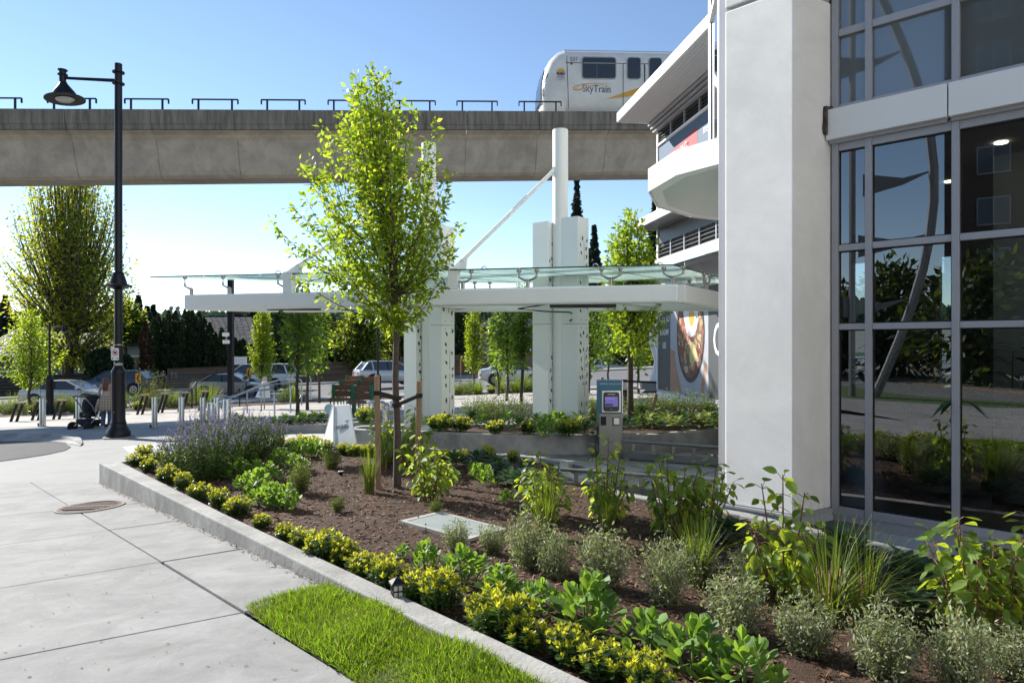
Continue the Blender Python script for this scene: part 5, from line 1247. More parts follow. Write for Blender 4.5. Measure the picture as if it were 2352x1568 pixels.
for x, y, s, lab in ((690,1132,.85,'fine leaved green bush in the middle of the bare mulch'),(762,1076,.7,'fine leaved dark bush behind the sedum patch'),(1000,1180,.4,'wispy green sprig beside the young broad leaved shrub'),(775,1175,.4,'tiny green weed sprig alone in the mulch')):
    place('shrub', 'green0', lambda: silver(650, mat=LEAF('fine_green', (.08,.12,.035), (.20,.26,.03), .4, .5, .3)), x, y, lab, 'fine leaved green bushes', s)
def hydrangea(seed, H=.62, r=.27, stems=9, pairs=6, size=.085):
    rg = np.random.default_rng(seed); t = thing('broad_leaved_shrub', '', 'shrub'); me = leafdata('hydrangea_leaf', T1, m_hyd); mb = MB(); rest = []
    for k in range(stems):
        a = k*2.4+rg.normal()*.3; rr = r*math.sqrt((k+.4)/stems); h = H*rg.uniform(.55,1.05)*(1-.35*(rr/r)**2)
        b = np.array((rr*.25*math.cos(a), rr*.25*math.sin(a), -.03)); e = np.array((rr*math.cos(a), rr*math.sin(a), h)); p = bez(b, np.array((b[0]*.5+e[0]*.5, b[1]*.5+e[1]*.5, h*.5)), e, 5); mb.tube(p, [.008,.007,.006,.005,.003], 6)
        q = np.array(p)
        for j in range(pairs):
            u = .22+.78*(j+.6)/pairs; c = np.array([np.interp(u*4, range(5), q[:,m]) for m in range(3)])
            for s in range(3 if j < pairs-1 else 4):
                an = j*1.57+s*(2.1)+rg.normal()*.3; el = rg.uniform(-.5,.45)+(.5 if j == pairs-1 else 0)
                d = Vector((math.cos(an)*math.cos(el), math.sin(an)*math.cos(el), math.sin(el))); off = d*.045
                mb.tube([Vector(c), Vector(c)+off], .002, 3, cap=False)
                objleaf(t, 'leaf', me, leafmat(Vector(c)+off, d+Vector((0,0,-.55)), (rg.normal()*.4, rg.normal()*.4, 1), size*rg.uniform(.6,1.15), rg.uniform(.85,1.1)))
    mb.build('stems', m_stem, t); return t
hy = [(985,1150,.9,1.05,'broad leaved shrub right in front of the young tree'),(945,1075,1.0,1.1,'broad leaved shrub between the two stakes behind the trunk'),(890,1062,1.0,1.0,'broad leaved shrub behind the left stake'),(1250,1192,.82,1.1,'broad leaved shrub sharing its foot with the slender grass clump'),(1390,1195,.95,1.1,'broad leaved shrub in the middle of the rear group'),(1545,1232,1.0,1.15,'wide broad leaved shrub before the low rail'),(1620,1225,.8,1.0,'broad leaved shrub nearest the pier'),(1800,1372,1.0,1.2,'broad leaved shrub in front of the pier corner'),(2240,1452,.92,1.25,'branching broad leaved shrub before the right hand window'),(2330,1430,.85,1.1,'broad leaved shrub at the right edge of the view')]
for i, (x, y, s, k, lab) in enumerate(hy):
    t = place('shrub', 'hyd%d' % (i % 3), lambda i=i: hydrangea(700+i, stems=11, pairs=7), x, y, lab, 'broad leaved shrubs of the front bed', 1, rz=random.uniform(0,6.28))
    t.scale = (k, k*.9, s*1.3)
def tussock(seed, n=170, H=.55, r=.06, lean=.28, stub=30, w=.007, mat=m_gblade):
    rg = np.random.default_rng(seed); t = thing('grass_clump', '', 'grass clump'); V, Fq = [], []
    for k in range(n):
        a = rg.random()*6.28; b = np.array((r*math.sqrt(rg.random())*math.cos(a), r*math.sqrt(rg.random())*math.sin(a), 0)); ln = H*rg.uniform(.55,1.1); tl = abs(rg.normal())*lean
        d = np.array((math.cos(a), math.sin(a), 0)); s = np.array((-d[1], d[0], 0))*w*.5; o = len(V)
        for u in (0,.35,.7,1):
            c = b+d*ln*tl*u**2+np.array((0,0,ln*(u-.25*tl*u*u))); ww = s*(1-u*.85); V += [c-ww, c+ww]
        Fq += [(o+2*i, o+2*i+1, o+2*i+3, o+2*i+2) for i in range(3)]
    npmesh('blades', np.array(V), np.array(Fq), mat, None, t)
    if stub:
        mb = MB()
        for k in range(stub):
            a = rg.random()*6.28; q = r*1.0*math.sqrt(rg.random()); h = rg.uniform(.16,.30)*H/.55; p = Vector((q*math.cos(a), q*math.sin(a), -.01)); mb.tube([p, p+Vector((rg.normal()*.012, rg.normal()*.012, h))], .0032, 4)
        mb.build('straw_stubble', m_straw, t)
    return t
for i, (x, y, s, lab) in enumerate([(848,1132,1.0,'grass clump with straw stubble left of the young tree'),(880,1075,.9,'darker grass clump behind the left stake'),(1255,1236,1.15,'slender grass clump before the broad leaved shrub group'),(1395,1222,.85,'thin grass clump in the centre of the shrub group'),(1605,1345,1.15,'tall grass clump with bare straw stalks'),(1905,1432,1.15,'large arching grass clump before the window corner, left half'),(1985,1428,1.0,'large arching grass clump before the window corner, right half')]):
    place('grass clump', 'tus%d' % (i % 3 if i < 5 else 3+i % 2), lambda i=i: tussock(800+i, n=150 if i < 5 else 170, H=.5 if i < 5 else .62, lean=.28 if i < 5 else .75), x, y, lab, 'grass clumps of the front bed', s)
def catmint(seed, H=.62, r=.38, stems=90):
    rg = np.random.default_rng(seed); t = thing('catmint_plant', '', 'flowering plant'); mb = MB(); P_, A_, S_, Q_, B_, Z_ = [], [], [], [], [], []
    for k in range(stems):
        a = k*2.4+rg.normal()*.2; rr = r*math.sqrt((k+.5)/stems); h = H*rg.uniform(.75,1.1)*(1-.30*(rr/r)**2)
        b = np.array((rr*.4*math.cos(a), rr*.4*math.sin(a), -.02)); e = np.array((rr*1.1*math.cos(a), rr*1.1*math.sin(a), h)); p = bez(b, np.array((e[0]*.8, e[1]*.8, h*.5)), e, 6); mb.tube(p, [.003,.003,.0025,.0025,.002,.0012], 3, cap=False)
        q = np.array(p)
        def on(us): i = np.minimum((us*5).astype(int),4); f = us*5-i; return q[i]*(1-f)[:,None]+q[i+1]*f[:,None]
        us = rg.uniform(.12,.88,64); P_.append(on(us)+rg.normal(size=(64,3))*.016); ax = rg.normal(size=(64,3)); A_.append(ax); S_.append(rg.uniform(.018,.036,64))
        us = np.repeat(np.linspace(.80,1.0,6),4); Q_.append(on(us)+rg.normal(size=(24,3))*.004); B_.append(rg.normal(size=(24,3))+np.array((0,0,.4))); Z_.append(rg.uniform(.010,.019,24))
    mb.build('stems', m_greenstem, t); P_ = np.concatenate(P_); Q_ = np.concatenate(Q_)
    V, Fc = scatter(T0, P_, np.concatenate(A_), rg.normal(size=P_.shape), np.concatenate(S_)); npmesh('foliage', V, Fc, m_cat, None, t)
    V, Fc = scatter(T0, Q_, np.concatenate(B_), rg.normal(size=Q_.shape), np.concatenate(Z_)); npmesh('flower_spikes', V, Fc, m_purp, None, t)
    return t
for i, (x, y, s, lab) in enumerate([(430,1088,1.0,'purple flowering catmint at the sharp end of the bed'),(488,1098,1.1,'purple flowering catmint in front of the bollards, the fullest one'),(545,1070,1.15,'purple flowering catmint in the middle of the clump'),(600,1050,1.0,'purple flowering catmint next to the sedum patch'),(470,1062,1.1,'purple flowering catmint behind the fullest one')]):
    place('flowering plant', 'cat%d' % (i % 2), lambda i=i: catmint(850+i), x, y, lab, 'catmint clump at the corner of the bed', s)
# rear bed, side bed, planting strips
def onbed(x, y, zz): return Z(x, y, zz)
rng_ = random.Random(77); k = 0
kinds = [('hosV0', lambda: hosta(901, False, m_hosv, 24, .17), 'hosta_plant', 'variegated hosta', 1.0), ('hosJ0', lambda: hosta(902, False, m_hos, 24, .15), 'hosta_plant', 'green hosta', 1.0), ('sedJ0', None, 'sedum_plant', 'leafy sedum', 1.1), ('eu1', None, 'euonymus_shrub', 'yellow tipped shrub', .8), ('catg0', lambda: silver(903, .42, .26, 1300, LEAF('meadow_leaf', (.10,.15,.05), (.22,.30,.05), .4, .5, .35)), 'leafy_perennial', 'airy green perennial', 1.0), ('lobed0', lambda: hosta(904, False, LEAF('lobed_green', (.05,.11,.02), (.12,.22,.02), .35, .45, .3), 40, .10), 'leafy_perennial', 'low leafy perennial', 1.1)]
spots = [(838,968,3),(862,972,5),(985,982,5),(1010,985,3),(1030,975,5),(1060,985,3),(1085,978,5),(1110,985,5),(1140,990,3),(1128,968,4),(1165,978,5),(1190,990,5),(1215,992,3),(1235,985,5),(1255,996,2),(1282,985,2),(1305,995,3),(1330,990,0),(1350,996,1),(1365,985,5),(1345,975,0),(1440,990,1),(1465,985,5),(1488,985,0),(1510,988,1),(1530,980,0),(1552,984,0),(1575,978,1),(1598,980,0),(1622,976,0),(1645,978,1),(1660,970,0),(1460,955,4),(1490,958,4),(1520,955,4),(1550,958,4),(1580,955,4),(1612,958,4),(1640,955,4),(1475,968,5),(1500,970,0),(1565,968,5),(1630,966,5),(1370,960,4),(1345,958,4),(1200,965,4),(1150,960,4),(1095,962,4),(1650,985,5)]
cnt = {}
for px, py, ki in spots:
    key, mk_, nm, lab, s = kinds[ki]; cnt[lab] = cnt.get(lab, 0)+1; side = 'left of the kiosk' if px < 1400 else 'right of the kiosk'
    p = Z(px, py+3, -1.345)
    if p.y > 12.2: p = P(px, py, 12.1); p.z = -1.35
    t = place('plant', key, mk_, 0, 0, '%s %s, %s of its kind along the rear bed' % (lab, side, ORD[cnt[lab]-1]), 'plants of the rear bed', s*rng_.uniform(1.15,1.55), at=p)
    t['category'] = 'plant'
for i, (px, py) in enumerate([(560,967),(585,970),(608,970),(632,972),(655,972),(678,972),(700,974),(722,974),(742,972),(545,962),(690,966)]):
    p = P(px, py, 15.6 if py > 968 else 16.4); p.z = side_top(p.x, p.y)-.07
    place('plant', 'lobed0', None, 0, 0, 'low dark leafy plant, %s in the short side planter' % ORD[i], 'plants of the short side planter', 1.7, at=p)['category'] = 'plant'
strip = []
rs = random.Random(31)
for i in range(64):
    px = rs.choice([rs.uniform(-5,215), rs.uniform(-5,215), rs.uniform(280,490), rs.uniform(560,820), rs.uniform(1040,1240), rs.uniform(1040,1240)]); d = rs.uniform(29,34.5) if px < 500 else rs.uniform(31.5,35)
    x = (px-CX)/F*d; p = Vector((x, d, gz(x, d)-.03)); kk = ('catg0','tusS','eu2','catg0','tusS')[i % 5]
    t = place('plant', kk, (lambda: tussock(905, 120, .5, .1, .6, 0, .012)) if kk == 'tusS' else None, 0, 0, {'catg0':'airy green perennial','tusS':'fine grass tuft','eu2':'yellow green low shrub'}[kk]+', %s from the left in the strip before the road' % '%s', 'plants of the strip before the road', rs.uniform(1.4,2.2), at=p)
    t['category'] = 'plant'; strip.append((px, t))
strip.sort(key=lambda q: q[0])
def ordw(i):
    tens = ['','','twenty','thirty','forty','fifty','sixty','seventy']; 
    if i < len(ORD): return ORD[i]
    n = i+1; u = n % 10
    return (tens[n//10]+'-'+ORD[u-1]) if u else tens[n//10][:-1]+'ieth'
for i, (px, t) in enumerate(strip): t['label'] = t['label'] % ordw(i)
for i, (px, py) in enumerate([(395,912),(445,905),(470,915),(345,935),(350,880),(205,905),(255,895)]):
    p = P(px, 945, 32.0); p.z = gz(p.x, p.y)
    place('shrub', 'tall0', lambda: silver(910, 1.35, .45, 700, LEAF('tall_shrub_leaf', (.14,.20,.03), (.40,.46,.03), .45, .45, .3)), 0, 0, 'sparse yellow green tall shrub, %s from the left behind the leaning rails' % ORD[i], 'tall sparse shrubs before the road', (1.0,1.2,.8,1.3,1.6,1.0,1.1)[i], at=p)['category'] = 'shrub'
# ================================================================ STREET FURNITURE
def bollard(px, pyb, pyt, lab, wpx=13, blue=False):
    p = G(px, pyb); s = p.y/F; h = (pyb-pyt)*s
    t = thing('bollard', lab, 'bollard', p, 'stainless bollards across the plaza')
    r = wpx*s/2; MB().lathe(p, [(r,-.05),(r,h-.012),(r*.93,h)], 20).build('post', m_steel, t, smooth=True)
    MB().lathe(p, [(r*1.35,-.02),(r*1.35,.006),(r*1.02,.012)], 16).build('base_ring', m_dullsteel, t)
    if blue: MB().box(p+Vector((-r-.03,-.01,.06)), (.05,.05,.10)).build('padlock', M('padlock_blue', (.05,.12,.2), .5), t, bevel=.005)
for a in [(98,979,914,'leftmost stainless bollard, beside the asphalt bay',13,True),(181,975,912,'stainless bollard half hidden by the stroller',13),(355,983,912,'stainless bollard right of the black lamp post',12,True),(417,986,912,'stainless bollard at the left end of the catmint',12),(466,982,913,'stainless bollard behind the catmint before the short one',12),(484,990,925,'short wide stainless bollard among the handrails',16),(498,988,913,'stainless bollard just right of the short wide one',12),(521,993,917,'widest stainless bollard at the foot of the handrails',17)]: bollard(*a)
# leaning rails
def leanrail(rx0, rx1, ry0, ry1, lab, k):
    px0, px1, pt, pb = rx0*.2746, rx1*.2746, 660.3+ry0*.2746, 660.3+ry1*.2746
    p = G((px0+px1)/2, pb); s = p.y/F; h = (pb-pt)*s
    t = thing('leaning_rail', lab, 'leaning rail', p, 'leaning rails along the plaza edge')
    w = (px1-px0)*s*.62; 
    for i, sx in enumerate((-1,1)):
        a = p+Vector((sx*w/2-.07,0,-.05)); b_ = p+Vector((sx*w/2+.10,.10,h-.06)); mb = MB(); mb.bar(a, b_, .15, .085); mb.build('leg', m_black, t, bevel=.004)
    MB().bar(p+Vector((-w/2+.02,.09,h-.03)), p+Vector((w/2+.17,.11,h-.03)), .14, .07).build('wooden_cap', m_wood, t, bevel=.006)
for i, a in enumerate([(88,165,962,1120),(265,345,948,1108),(444,520,940,1100),(622,690,930,1090),(800,860,918,1078),(1148,1212,896,1060),(1322,1376,886,1046),(1495,1548,876,1036),(1664,1716,866,1026)]):
    leanrail(*a, '%s wood capped black leaning rail counted from the left' % ORD[i], i)
# stainless handrails of the ramp and steps
def H2(rx, ry, d): return P(516.6+rx*.2746, 574+ry*.2746, d)
def handrail(pts, legs, lab):
    t = thing('handrail', lab, 'handrail', pts[0], 'stainless handrails by the steps')
    sm = []
    for i, p in enumerate(pts):
        if 0 < i < len(pts)-1:
            a = (pts[i-1]-p); b_ = (pts[i+1]-p); r = min(.12, a.length*.4, b_.length*.4); sm += [p+a.normalized()*r, p+(a.normalized()+b_.normalized())*r*.25, p+b_.normalized()*r]
        else: sm.append(p)
    MB().tube(sm, .024, 10).build('rail', m_steel, t, smooth=True)
    for a, b_ in legs: MB().tube([a, b_], .020, 8).build('leg', m_steel, t, smooth=True)
def leg(rx, ry0, ry1, d): return (H2(rx,ry0,d), H2(rx,ry1,d))
handrail([H2(35,1420,18.4),H2(38,1240,18.4),H2(200,1182,19.2),H2(412,1160,19.0),H2(416,1390,18.8)], [leg(186,1190,1365,19.1),leg(304,1165,1350,19.1)], 'stainless handrail closest to the side planter')
handrail([H2(-30,1330,20.2),H2(-20,1235,20.2),H2(60,1225,20.2),H2(330,1130,20.8),H2(548,1110,20.6),H2(549,1360,20.4)], [leg(330,1135,1330,20.8)], 'stainless handrail second from the side planter')
handrail([H2(60,1228,22.2),H2(330,1115,22.6),H2(500,1075,22.9),H2(642,1078,22.6),H2(642,1298,22.6)], [], 'stainless handrail third from the side planter')
handrail([H2(330,1118,24.4),H2(580,1052,25.0),H2(718,1050,25.0),H2(717,1252,25.0)], [leg(600,1052,1150,25)], 'stainless handrail furthest from the side planter')
handrail([H2(-118,1330,19.6),H2(-112,1225,19.6),H2(-20,1215,19.8),H2(36,1235,19.8)], [], 'short stainless return rail between the bollards')
def blackrail(pts, lab):
    t = thing('handrail', lab, 'handrail', pts[0], 'black handrails down to the road'); MB().tube(pts, .022, 8).build('rail', m_black, t)
    for p in (pts[1], pts[-2]): MB().tube([p, Vector((p.x, p.y, gz(p.x,p.y)-.05))], .025, 8).build('leg', m_black, t)
def RA(rx, ry, d): return P(rx*.2746, 660.3+ry*.2746, d)
blackrail([RA(1560,890,30),RA(1606,842,30),RA(1640,790,31),RA(1660,788,31.4)], 'black handrail left of the tall dark pole')
blackrail([RA(1970,880,30),RA(2005,845,30),RA(2060,782,31),RA(2078,786,31.2)], 'black handrail right of the tall dark pole')
# lamp posts
m_lens = M('lamp_lens', (.5,.5,.48), .2)
def lamp(px, pyb, pyt, arm_px, lab, d=None, collar=True, sgn=-1, base=True):
    p = G(px, pyb) if d is None else P(px, pyb, d); s = p.y/F; H = (pyb-pyt)*s; q = H/8.9
    t = thing('lamp_post', lab, 'street lamp', p, 'black lamp posts')
    def L(prof, nm, x=0., z=0., n=20): return MB().lathe(p+Vector((x,0,z)), prof, n).build(nm, m_black, t, smooth=True)
    k = s*0+1
    if base:
        MB().lathe(p, [(.34,-.03),(.33,.03),(.30,.035)], 20).build('grout_pad', m_concwall, t)
        L([(.26,.03),(.265,.12),(.25,.17),(.19,.27),(.17,.33),(.175,.36),(.16,.38),(.15,.45),(.148,1.5),(.155,1.52),(.155,1.58),(.12,1.64),(.095,1.70)], 'base_casting')
        MB().tube([p+Vector((-.02,-.15,.62)), p+Vector((-.02,-.158,.62))], .012, 8).build('bolt', m_steel, t)
    L([(.092*max(q,.55),.0 if not base else 1.7),(.090*max(q,.55),H*.4),(.082*max(q,.55),H)], 'pole')
    if collar:
        zc = (pyb-655)*s
        L([(.10,zc-.10),(.22,zc-.05),(.30,zc-.02),(.30,zc+.0),(.19,zc+.02),(.17,zc+.12),(.13,zc+.24),(.12,zc+.30),(.10,zc+.32)], 'collar_bell')
        for a in range(6):
            th = a*math.pi/3; MB().tube([p+Vector((.14*math.cos(th),.14*math.sin(th),zc+.05)), p+Vector((.33*math.cos(th),.33*math.sin(th),zc-.03))], .012, 5).build('collar_spoke', m_black, t)
    zt_ = H-(42*s if collar else 0.1*H*.25); zt_ = H*.955
    for z in (H*.975, H*.945): L([(.09*max(q,.55),z),(.135*max(q,.55),z+.005),(.135*max(q,.55),z+.035),(.09*max(q,.55),z+.04)], 'clamp_ring')
    ax = (arm_px-px)*s; hz = zt_+abs(ax)*.05
    MB().tube([p+Vector((0,0,zt_)), p+Vector((ax,0,hz))], [.042*max(q,.5),.032*max(q,.5)], 10).build('arm', m_black, t, smooth=True)
    g = max(q, .5)
    o = L([(.07*g,-.16*g),(.075*g,.06*g),(.11*g,.065*g),(.11*g,.085*g),(.075*g,.09*g),(.075*g,.17*g),(.105*g,.175*g),(.105*g,.195*g),(.06*g,.2*g)], 'neck', ax, hz)
    o = MB(); c = p+Vector((ax,0,hz)); tl = Matrix.Rotation(R(-6), 3, 'Y')
    o.lathe(c, [(.075*g,-.10*g),(.10*g,-.16*g),(.24*g,-.36*g),(.25*g,-.44*g),(.43*g,-.50*g),(.43*g,-.52*g),(.24*g,-.50*g),(.20*g,-.50*g)], 24, M4=tl); o.build('lamp_shade', m_black, t, smooth=True)
    o = MB(); o.lathe(c, [(.2*g,-.515*g),(.14*g,-.56*g),(.05*g,-.575*g)], 20, M4=tl); o.build('lamp_lens', m_lens, t, smooth=True)
    return t, p, s, H
lt, lpp, ls, lH = lamp(272, 1005, 147, 144, 'tall black lamp post with an arm and bell shade in front of the viaduct')
lamp(114, 952, 742, 146, 'small black lamp post behind the street tree at the far left', 30, collar=False, base=True)
lamp(868, 945, 722, 842, 'black lamp post behind the young tree trunk', 31, collar=False)
# no-stopping sign strapped to the lamp post
c = P(264, 813, lpp.y-.12); sg = thing('parking_sign', 'white no stopping sign with a red ring strapped to the tall lamp post', 'sign', c)
m_swhite = M('sign_white', (.75,.75,.74), .45); m_sred = M('sign_red', (.5,.02,.03), .5); m_sblk = M('sign_black', (.015,.015,.015), .5); m_syel = M('sign_yellow', (.80,.36,.01), .45)
sx, sy = 32*.2746*ls, 51*.2746*ls
def rrect(mb, c, hx, hy, r, y0, y1, mi=0):
    pts = []
    for ex, ez, a0 in ((1,1,0),(-1,1,90),(-1,-1,180),(1,-1,270)):
        for k in range(4): a = R(a0+30*k); pts.append(c+Vector((ex*(hx-r)+r*math.cos(a), y0, ez*(hy-r)+r*math.sin(a))))
    mb.prism(pts, (0,y1-y0,0), mi)
mb = MB(); rrect(mb, c, sx, sy, .03, 0, .004); mb.build('sign_plate', m_swhite, sg)
mb = MB(); ring = lambda r, n=24: [c+Vector((r*math.cos(2*math.pi*i/n), -.003, .03+r*math.sin(2*math.pi*i/n))) for i in range(n)]
a, b_ = ring(sx*.78), ring(sx*.64)
for i in range(24): mb.quad(a[i], a[(i+1)%24], b_[(i+1)%24], b_[i])
mb.bar(c+Vector((-sx*.46,-.004,.03+sx*.46)), c+Vector((sx*.46,-.004,.03-sx*.46)), .002, sx*.14, up=(.7,0,.7)); mb.build('red_ring', m_sred, sg)
mb = MB(); mb.quad(*[c+Vector((x*sx,-.002,.03+z*sx)) for x, z in ((-.3,-.3),(.3,-.3),(.42,0),(.3,.35),(-.3,.35),(-.42,0))]); mb.build('stop_symbol', m_sblk, sg)
for s_ in (-1,1):
    mb = MB(); mb.quad(*[c+Vector((s_*x*sx,-.002,-sy*.68+z*sx)) for x, z in ((.85,0),(.5,.22),(.5,.07),(.25,.07),(.25,-.07),(.5,-.07),(.5,-.22))]); mb.build('arrow', m_sblk, sg)
for z in (-.22,.22): MB().lathe(Vector((lpp.x, lpp.y, c.z+z)), [(.098,-.008),(.098,.008)], 16).build('strap', m_steel, sg)
MB().bar(c+Vector((0,.006,-.25)), c+Vector((.12,.1,-.25)), .02, .02).build('bracket', m_steel, sg)
# yellow chevrons
def chevron(px, py0, py1, wpx, pyb, d, lab, edge=False):
    c = P(px, (py0+py1)/2, d); s = d/F; g = thing('chevron_sign', lab, 'road sign', (c.x, c.y, (HY-pyb)*s), 'yellow chevron signs along the road')
    w, h = wpx*s/2, (py1-py0)*s/2
    mb = MB(); rrect(mb, c, w, h, .05, 0, .01); mb.build('sign_plate', m_syel, g)
    if not edge:
        mb = MB(); mb.quad(*[c+Vector((x*w,-.004,z*h)) for x, z in ((.15,.78),(.68,.78),(-.05,0),(-.62,0))]); mb.quad(*[c+Vector((x*w,-.004,z*h)) for x, z in ((-.62,0),(-.05,0),(.68,-.78),(.15,-.78))]); mb.build('arrow', m_sblk, g)
    MB().box((c.x, c.y+.04, (c.z+(HY-pyb)*s)/2), (.05,.05,abs(c.z-(HY-pyb)*s))).build('post', m_galv, g)
chevron(317.5, 856.5, 880, 13, 898, 42.5, 'yellow chevron sign before the blue hatchback'); chevron(571.5, 845, 867.5, 10, 885, 43, 'yellow chevron sign before the white minivan'); chevron(986+72, 823, 856, 3, 880, 44, 'yellow sign seen edge on beside the right column group', True)
# tall dark pole with cameras
p = P(530, 915, 27); dp_ = thing('camera_pole', 'tall square dark pole with small cameras under the canopy tip', 'pole', p)
MB().box(p+Vector((0,0,(915-640)/F*27/2)), (.20,.20,(915-640)/F*27)).build('pole', m_black, dp_, bevel=.01)
for px, py in ((547,718),(519,768),(520,785)):
    q = P(px, py, 26.9); MB().box(q, (.26,.2,.14), .3).build('camera', m_black if py < 760 else m_whitepanel, dp_, bevel=.02); MB().bar(q, Vector((p.x, q.y+.05, q.z)), .04, .04).build('bracket', m_black, dp_)
MB().box(p+Vector((0,0,.02)), (.45,.45,.05)).build('base_plate', m_black, dp_)
c = P(551.5, 828, 47); g = thing('blank_sign', 'blank white sign board standing before the far fence', 'sign', (c.x,c.y,c.z-1.4)); MB().box(c, (.95,.03,.55)).build('sign_board', m_swhite, g); MB().box(c+Vector((0,.04,-.85)), (.06,.04,1.3)).build('post', m_galv, g)
# bench cluster
m_bwood = M('bench_wood', (.17,.085,.045), .6, var=.35, vscale=6, stretch=(.6,6,6)); m_bgrn = M('bench_green', (.012,.13,.06), .45)
def bench(rx0, rx1, ryt, ryb, d, lab):
    a, b_ = H2(rx0, ryb, d), H2(rx1, ryb, d); s = d/F*.2746; w = (rx1-rx0)*s; t = thing('bench', lab, 'bench', ((a.x+b_.x)/2, d, gz(a.x, d)), 'green and wood benches on the plaza')
    c = Vector(((a.x+b_.x)/2, d, 0)); z0 = gz(c.x, d); zt__ = (HY-(574+ryt*.2746))/F*d; hb = zt__-z0
    for zz, hh in ((zt__-.09,.17),(zt__-.28,.17)): MB().box((c.x, d, zz), (w,.05,hh)).build('back_board', m_bwood, t, bevel=.006)
    for k, yy in enumerate((-.12,-.27,-.42)): MB().box((c.x, d+yy, z0+.47), (w+.05,.13,.05)).build('seat_board', m_bwood, t, bevel=.006)
    for sx in (-.42,.42):
        x = c.x+sx*w; mb = MB(); mb.bar((x, d-.05, z0+.42), (x, d-.045, zt__+.01), .10, .05, up=(0,1,0)); mb.bar((x,d+.05,z0-.02),(x,d+.02,z0+.46),.03,.06,up=(0,1,0)); mb.bar((x,d-.42,z0-.02),(x,d-.40,z0+.45),.03,.06,up=(0,1,0)); mb.bar((x,d-.46,z0+.42),(x,d+.05,z0+.42),.06,.05); mb.build('bench_leg', m_bgrn, t)
bench(1062,1240,1135,1400,19.6,'nearest bench with green ends and a dark wood back'); bench(896,1080,1125,1275,22.0,'left bench, long low wooden back with green legs'); bench(1102,1262,1092,1335,21.6,'middle bench behind the nearest one'); bench(955,1130,1087,1270,24.5,'raised wooden bench behind the left one'); bench(1140,1290,1060,1300,24.2,'rearmost bench in the right row'); bench(1003,1165,1050,1250,27.0,'rearmost wooden bench of the left row')
# fire department connection
p = P(885, 940, 15.0); fd_ = thing('standpipe', 'silver twin inlet standpipe beside the left column cluster', 'standpipe', p)
MB().tube([Vector((p.x-.30,p.y,p.z+.05)), Vector((p.x+.35,p.y,p.z+.08))], .075, 12).build('inlet_pipe', m_steel, fd_, smooth=True)
for x in (-.30,-.1,.18): MB().lathe(Vector((p.x+x,p.y-.05,p.z+.10)), [(.10,-.10),(.11,-.06),(.085,0),(.085,.05),(.11,.07),(.06,.10)], 14).build('inlet_cap', m_steel, fd_, smooth=True)
MB().lathe(Vector((p.x,p.y,gz(p.x,p.y)-.1)), [(.06,0),(.06,p.z-gz(p.x,p.y)+.1)], 12).build('riser', m_steel, fd_)
# sandwich boards
m_board_w = M('board_white', (.70,.71,.72), .4, var=.03); m_bblu = M('disc_blue', (.35,.55,.62), .5)
def aboard(f4, b4, lab, txt, tsz, sub=True, disc_=None, dcol=None):
    t = thing('sandwich_board', lab, 'sandwich board', (f4[0]+f4[1])/2, 'white sandwich boards')
    n = ((f4[1]-f4[0]).cross(f4[3]-f4[0])).normalized()
    MB().prism(f4, -n*.02).build('front_panel', m_board_w, t, bevel=.004)
    nb = ((b4[1]-b4[0]).cross(b4[3]-b4[0])).normalized(); MB().prism(b4, nb*.02).build('side_panel', m_board_w, t, bevel=.004)
    x = (f4[1]-f4[0]).normalized(); u = (f4[3]-f4[0]); o = f4[0]+(f4[1]-f4[0])*.5
    text('lettering', txt, o+u*.47+n*.004, x, u, tsz, m_sblk, t)
    if sub: text('lettering', 'WEST COQUITLAM', o+u*.60+x*tsz*1.1+n*.004, x, u, tsz*.28, m_galv, t)
    if disc_: MB().lathe(disc_[0], [(disc_[1],-.01),(disc_[1],.01)], 24, M4=Matrix.Rotation(R(90),3,'X')).build('balloon_disc', dcol, t)
    return t, o, u, x, n
d1 = 11.2
aboard([P(766,1022,10.9),P(806,1020,10.6),P(797,926,11.0),P(780,927,11.15)] if False else [P(768,1030,10.7),P(819,1024,10.45),P(803,928,10.75),P(769,930,10.95)], [P(744,1016,11.25),P(768,1030,10.70),P(769,930,10.96),P(764,931,11.0)], 'white sandwich board lettered MERIDIAN at the rear corner of the front bed', 'MERIDIAN', .085, True, (P(757,939,11.15), .085), m_bblu)
db = 26.
t, o, u, x, n = aboard([P(586,912,db),P(603,914,db-.3),P(614,876,db),P(603,874,db+.1)], [P(603,914,db-.3),P(620,913,db+.3),P(617,880,db+.2),P(612,876,db)], 'smaller white sandwich board with an arrow and a round tan top near the road', 'MERIDIAN', .075, False, (P(608,870,db), .10), M('disc_tan', (.62,.50,.36), .6))
mb = MB(); mb.quad(*[o+u*(.22+b_*.10)+x*(a*.09)+n*.004 for a, b_ in ((-.8,-1),(1,0),(-.8,1),(-.3,0))]); mb.build('arrow', m_sblk, t)
# electrical box on the end of the rear planter wall
p = P(800, 994, 11.62); g = thing('wall_outlet', 'dark square outlet cover on the end of the rear planter wall', 'outlet', p); MB().box(p, (.19,.03,.20), R(-35)).build('cover', m_blackmatte, g, bevel=.01); MB().box(p+Vector((-.0,-.012,.0)), (.11,.03,.12), R(-35)).build('flap', m_black, g, bevel=.004)
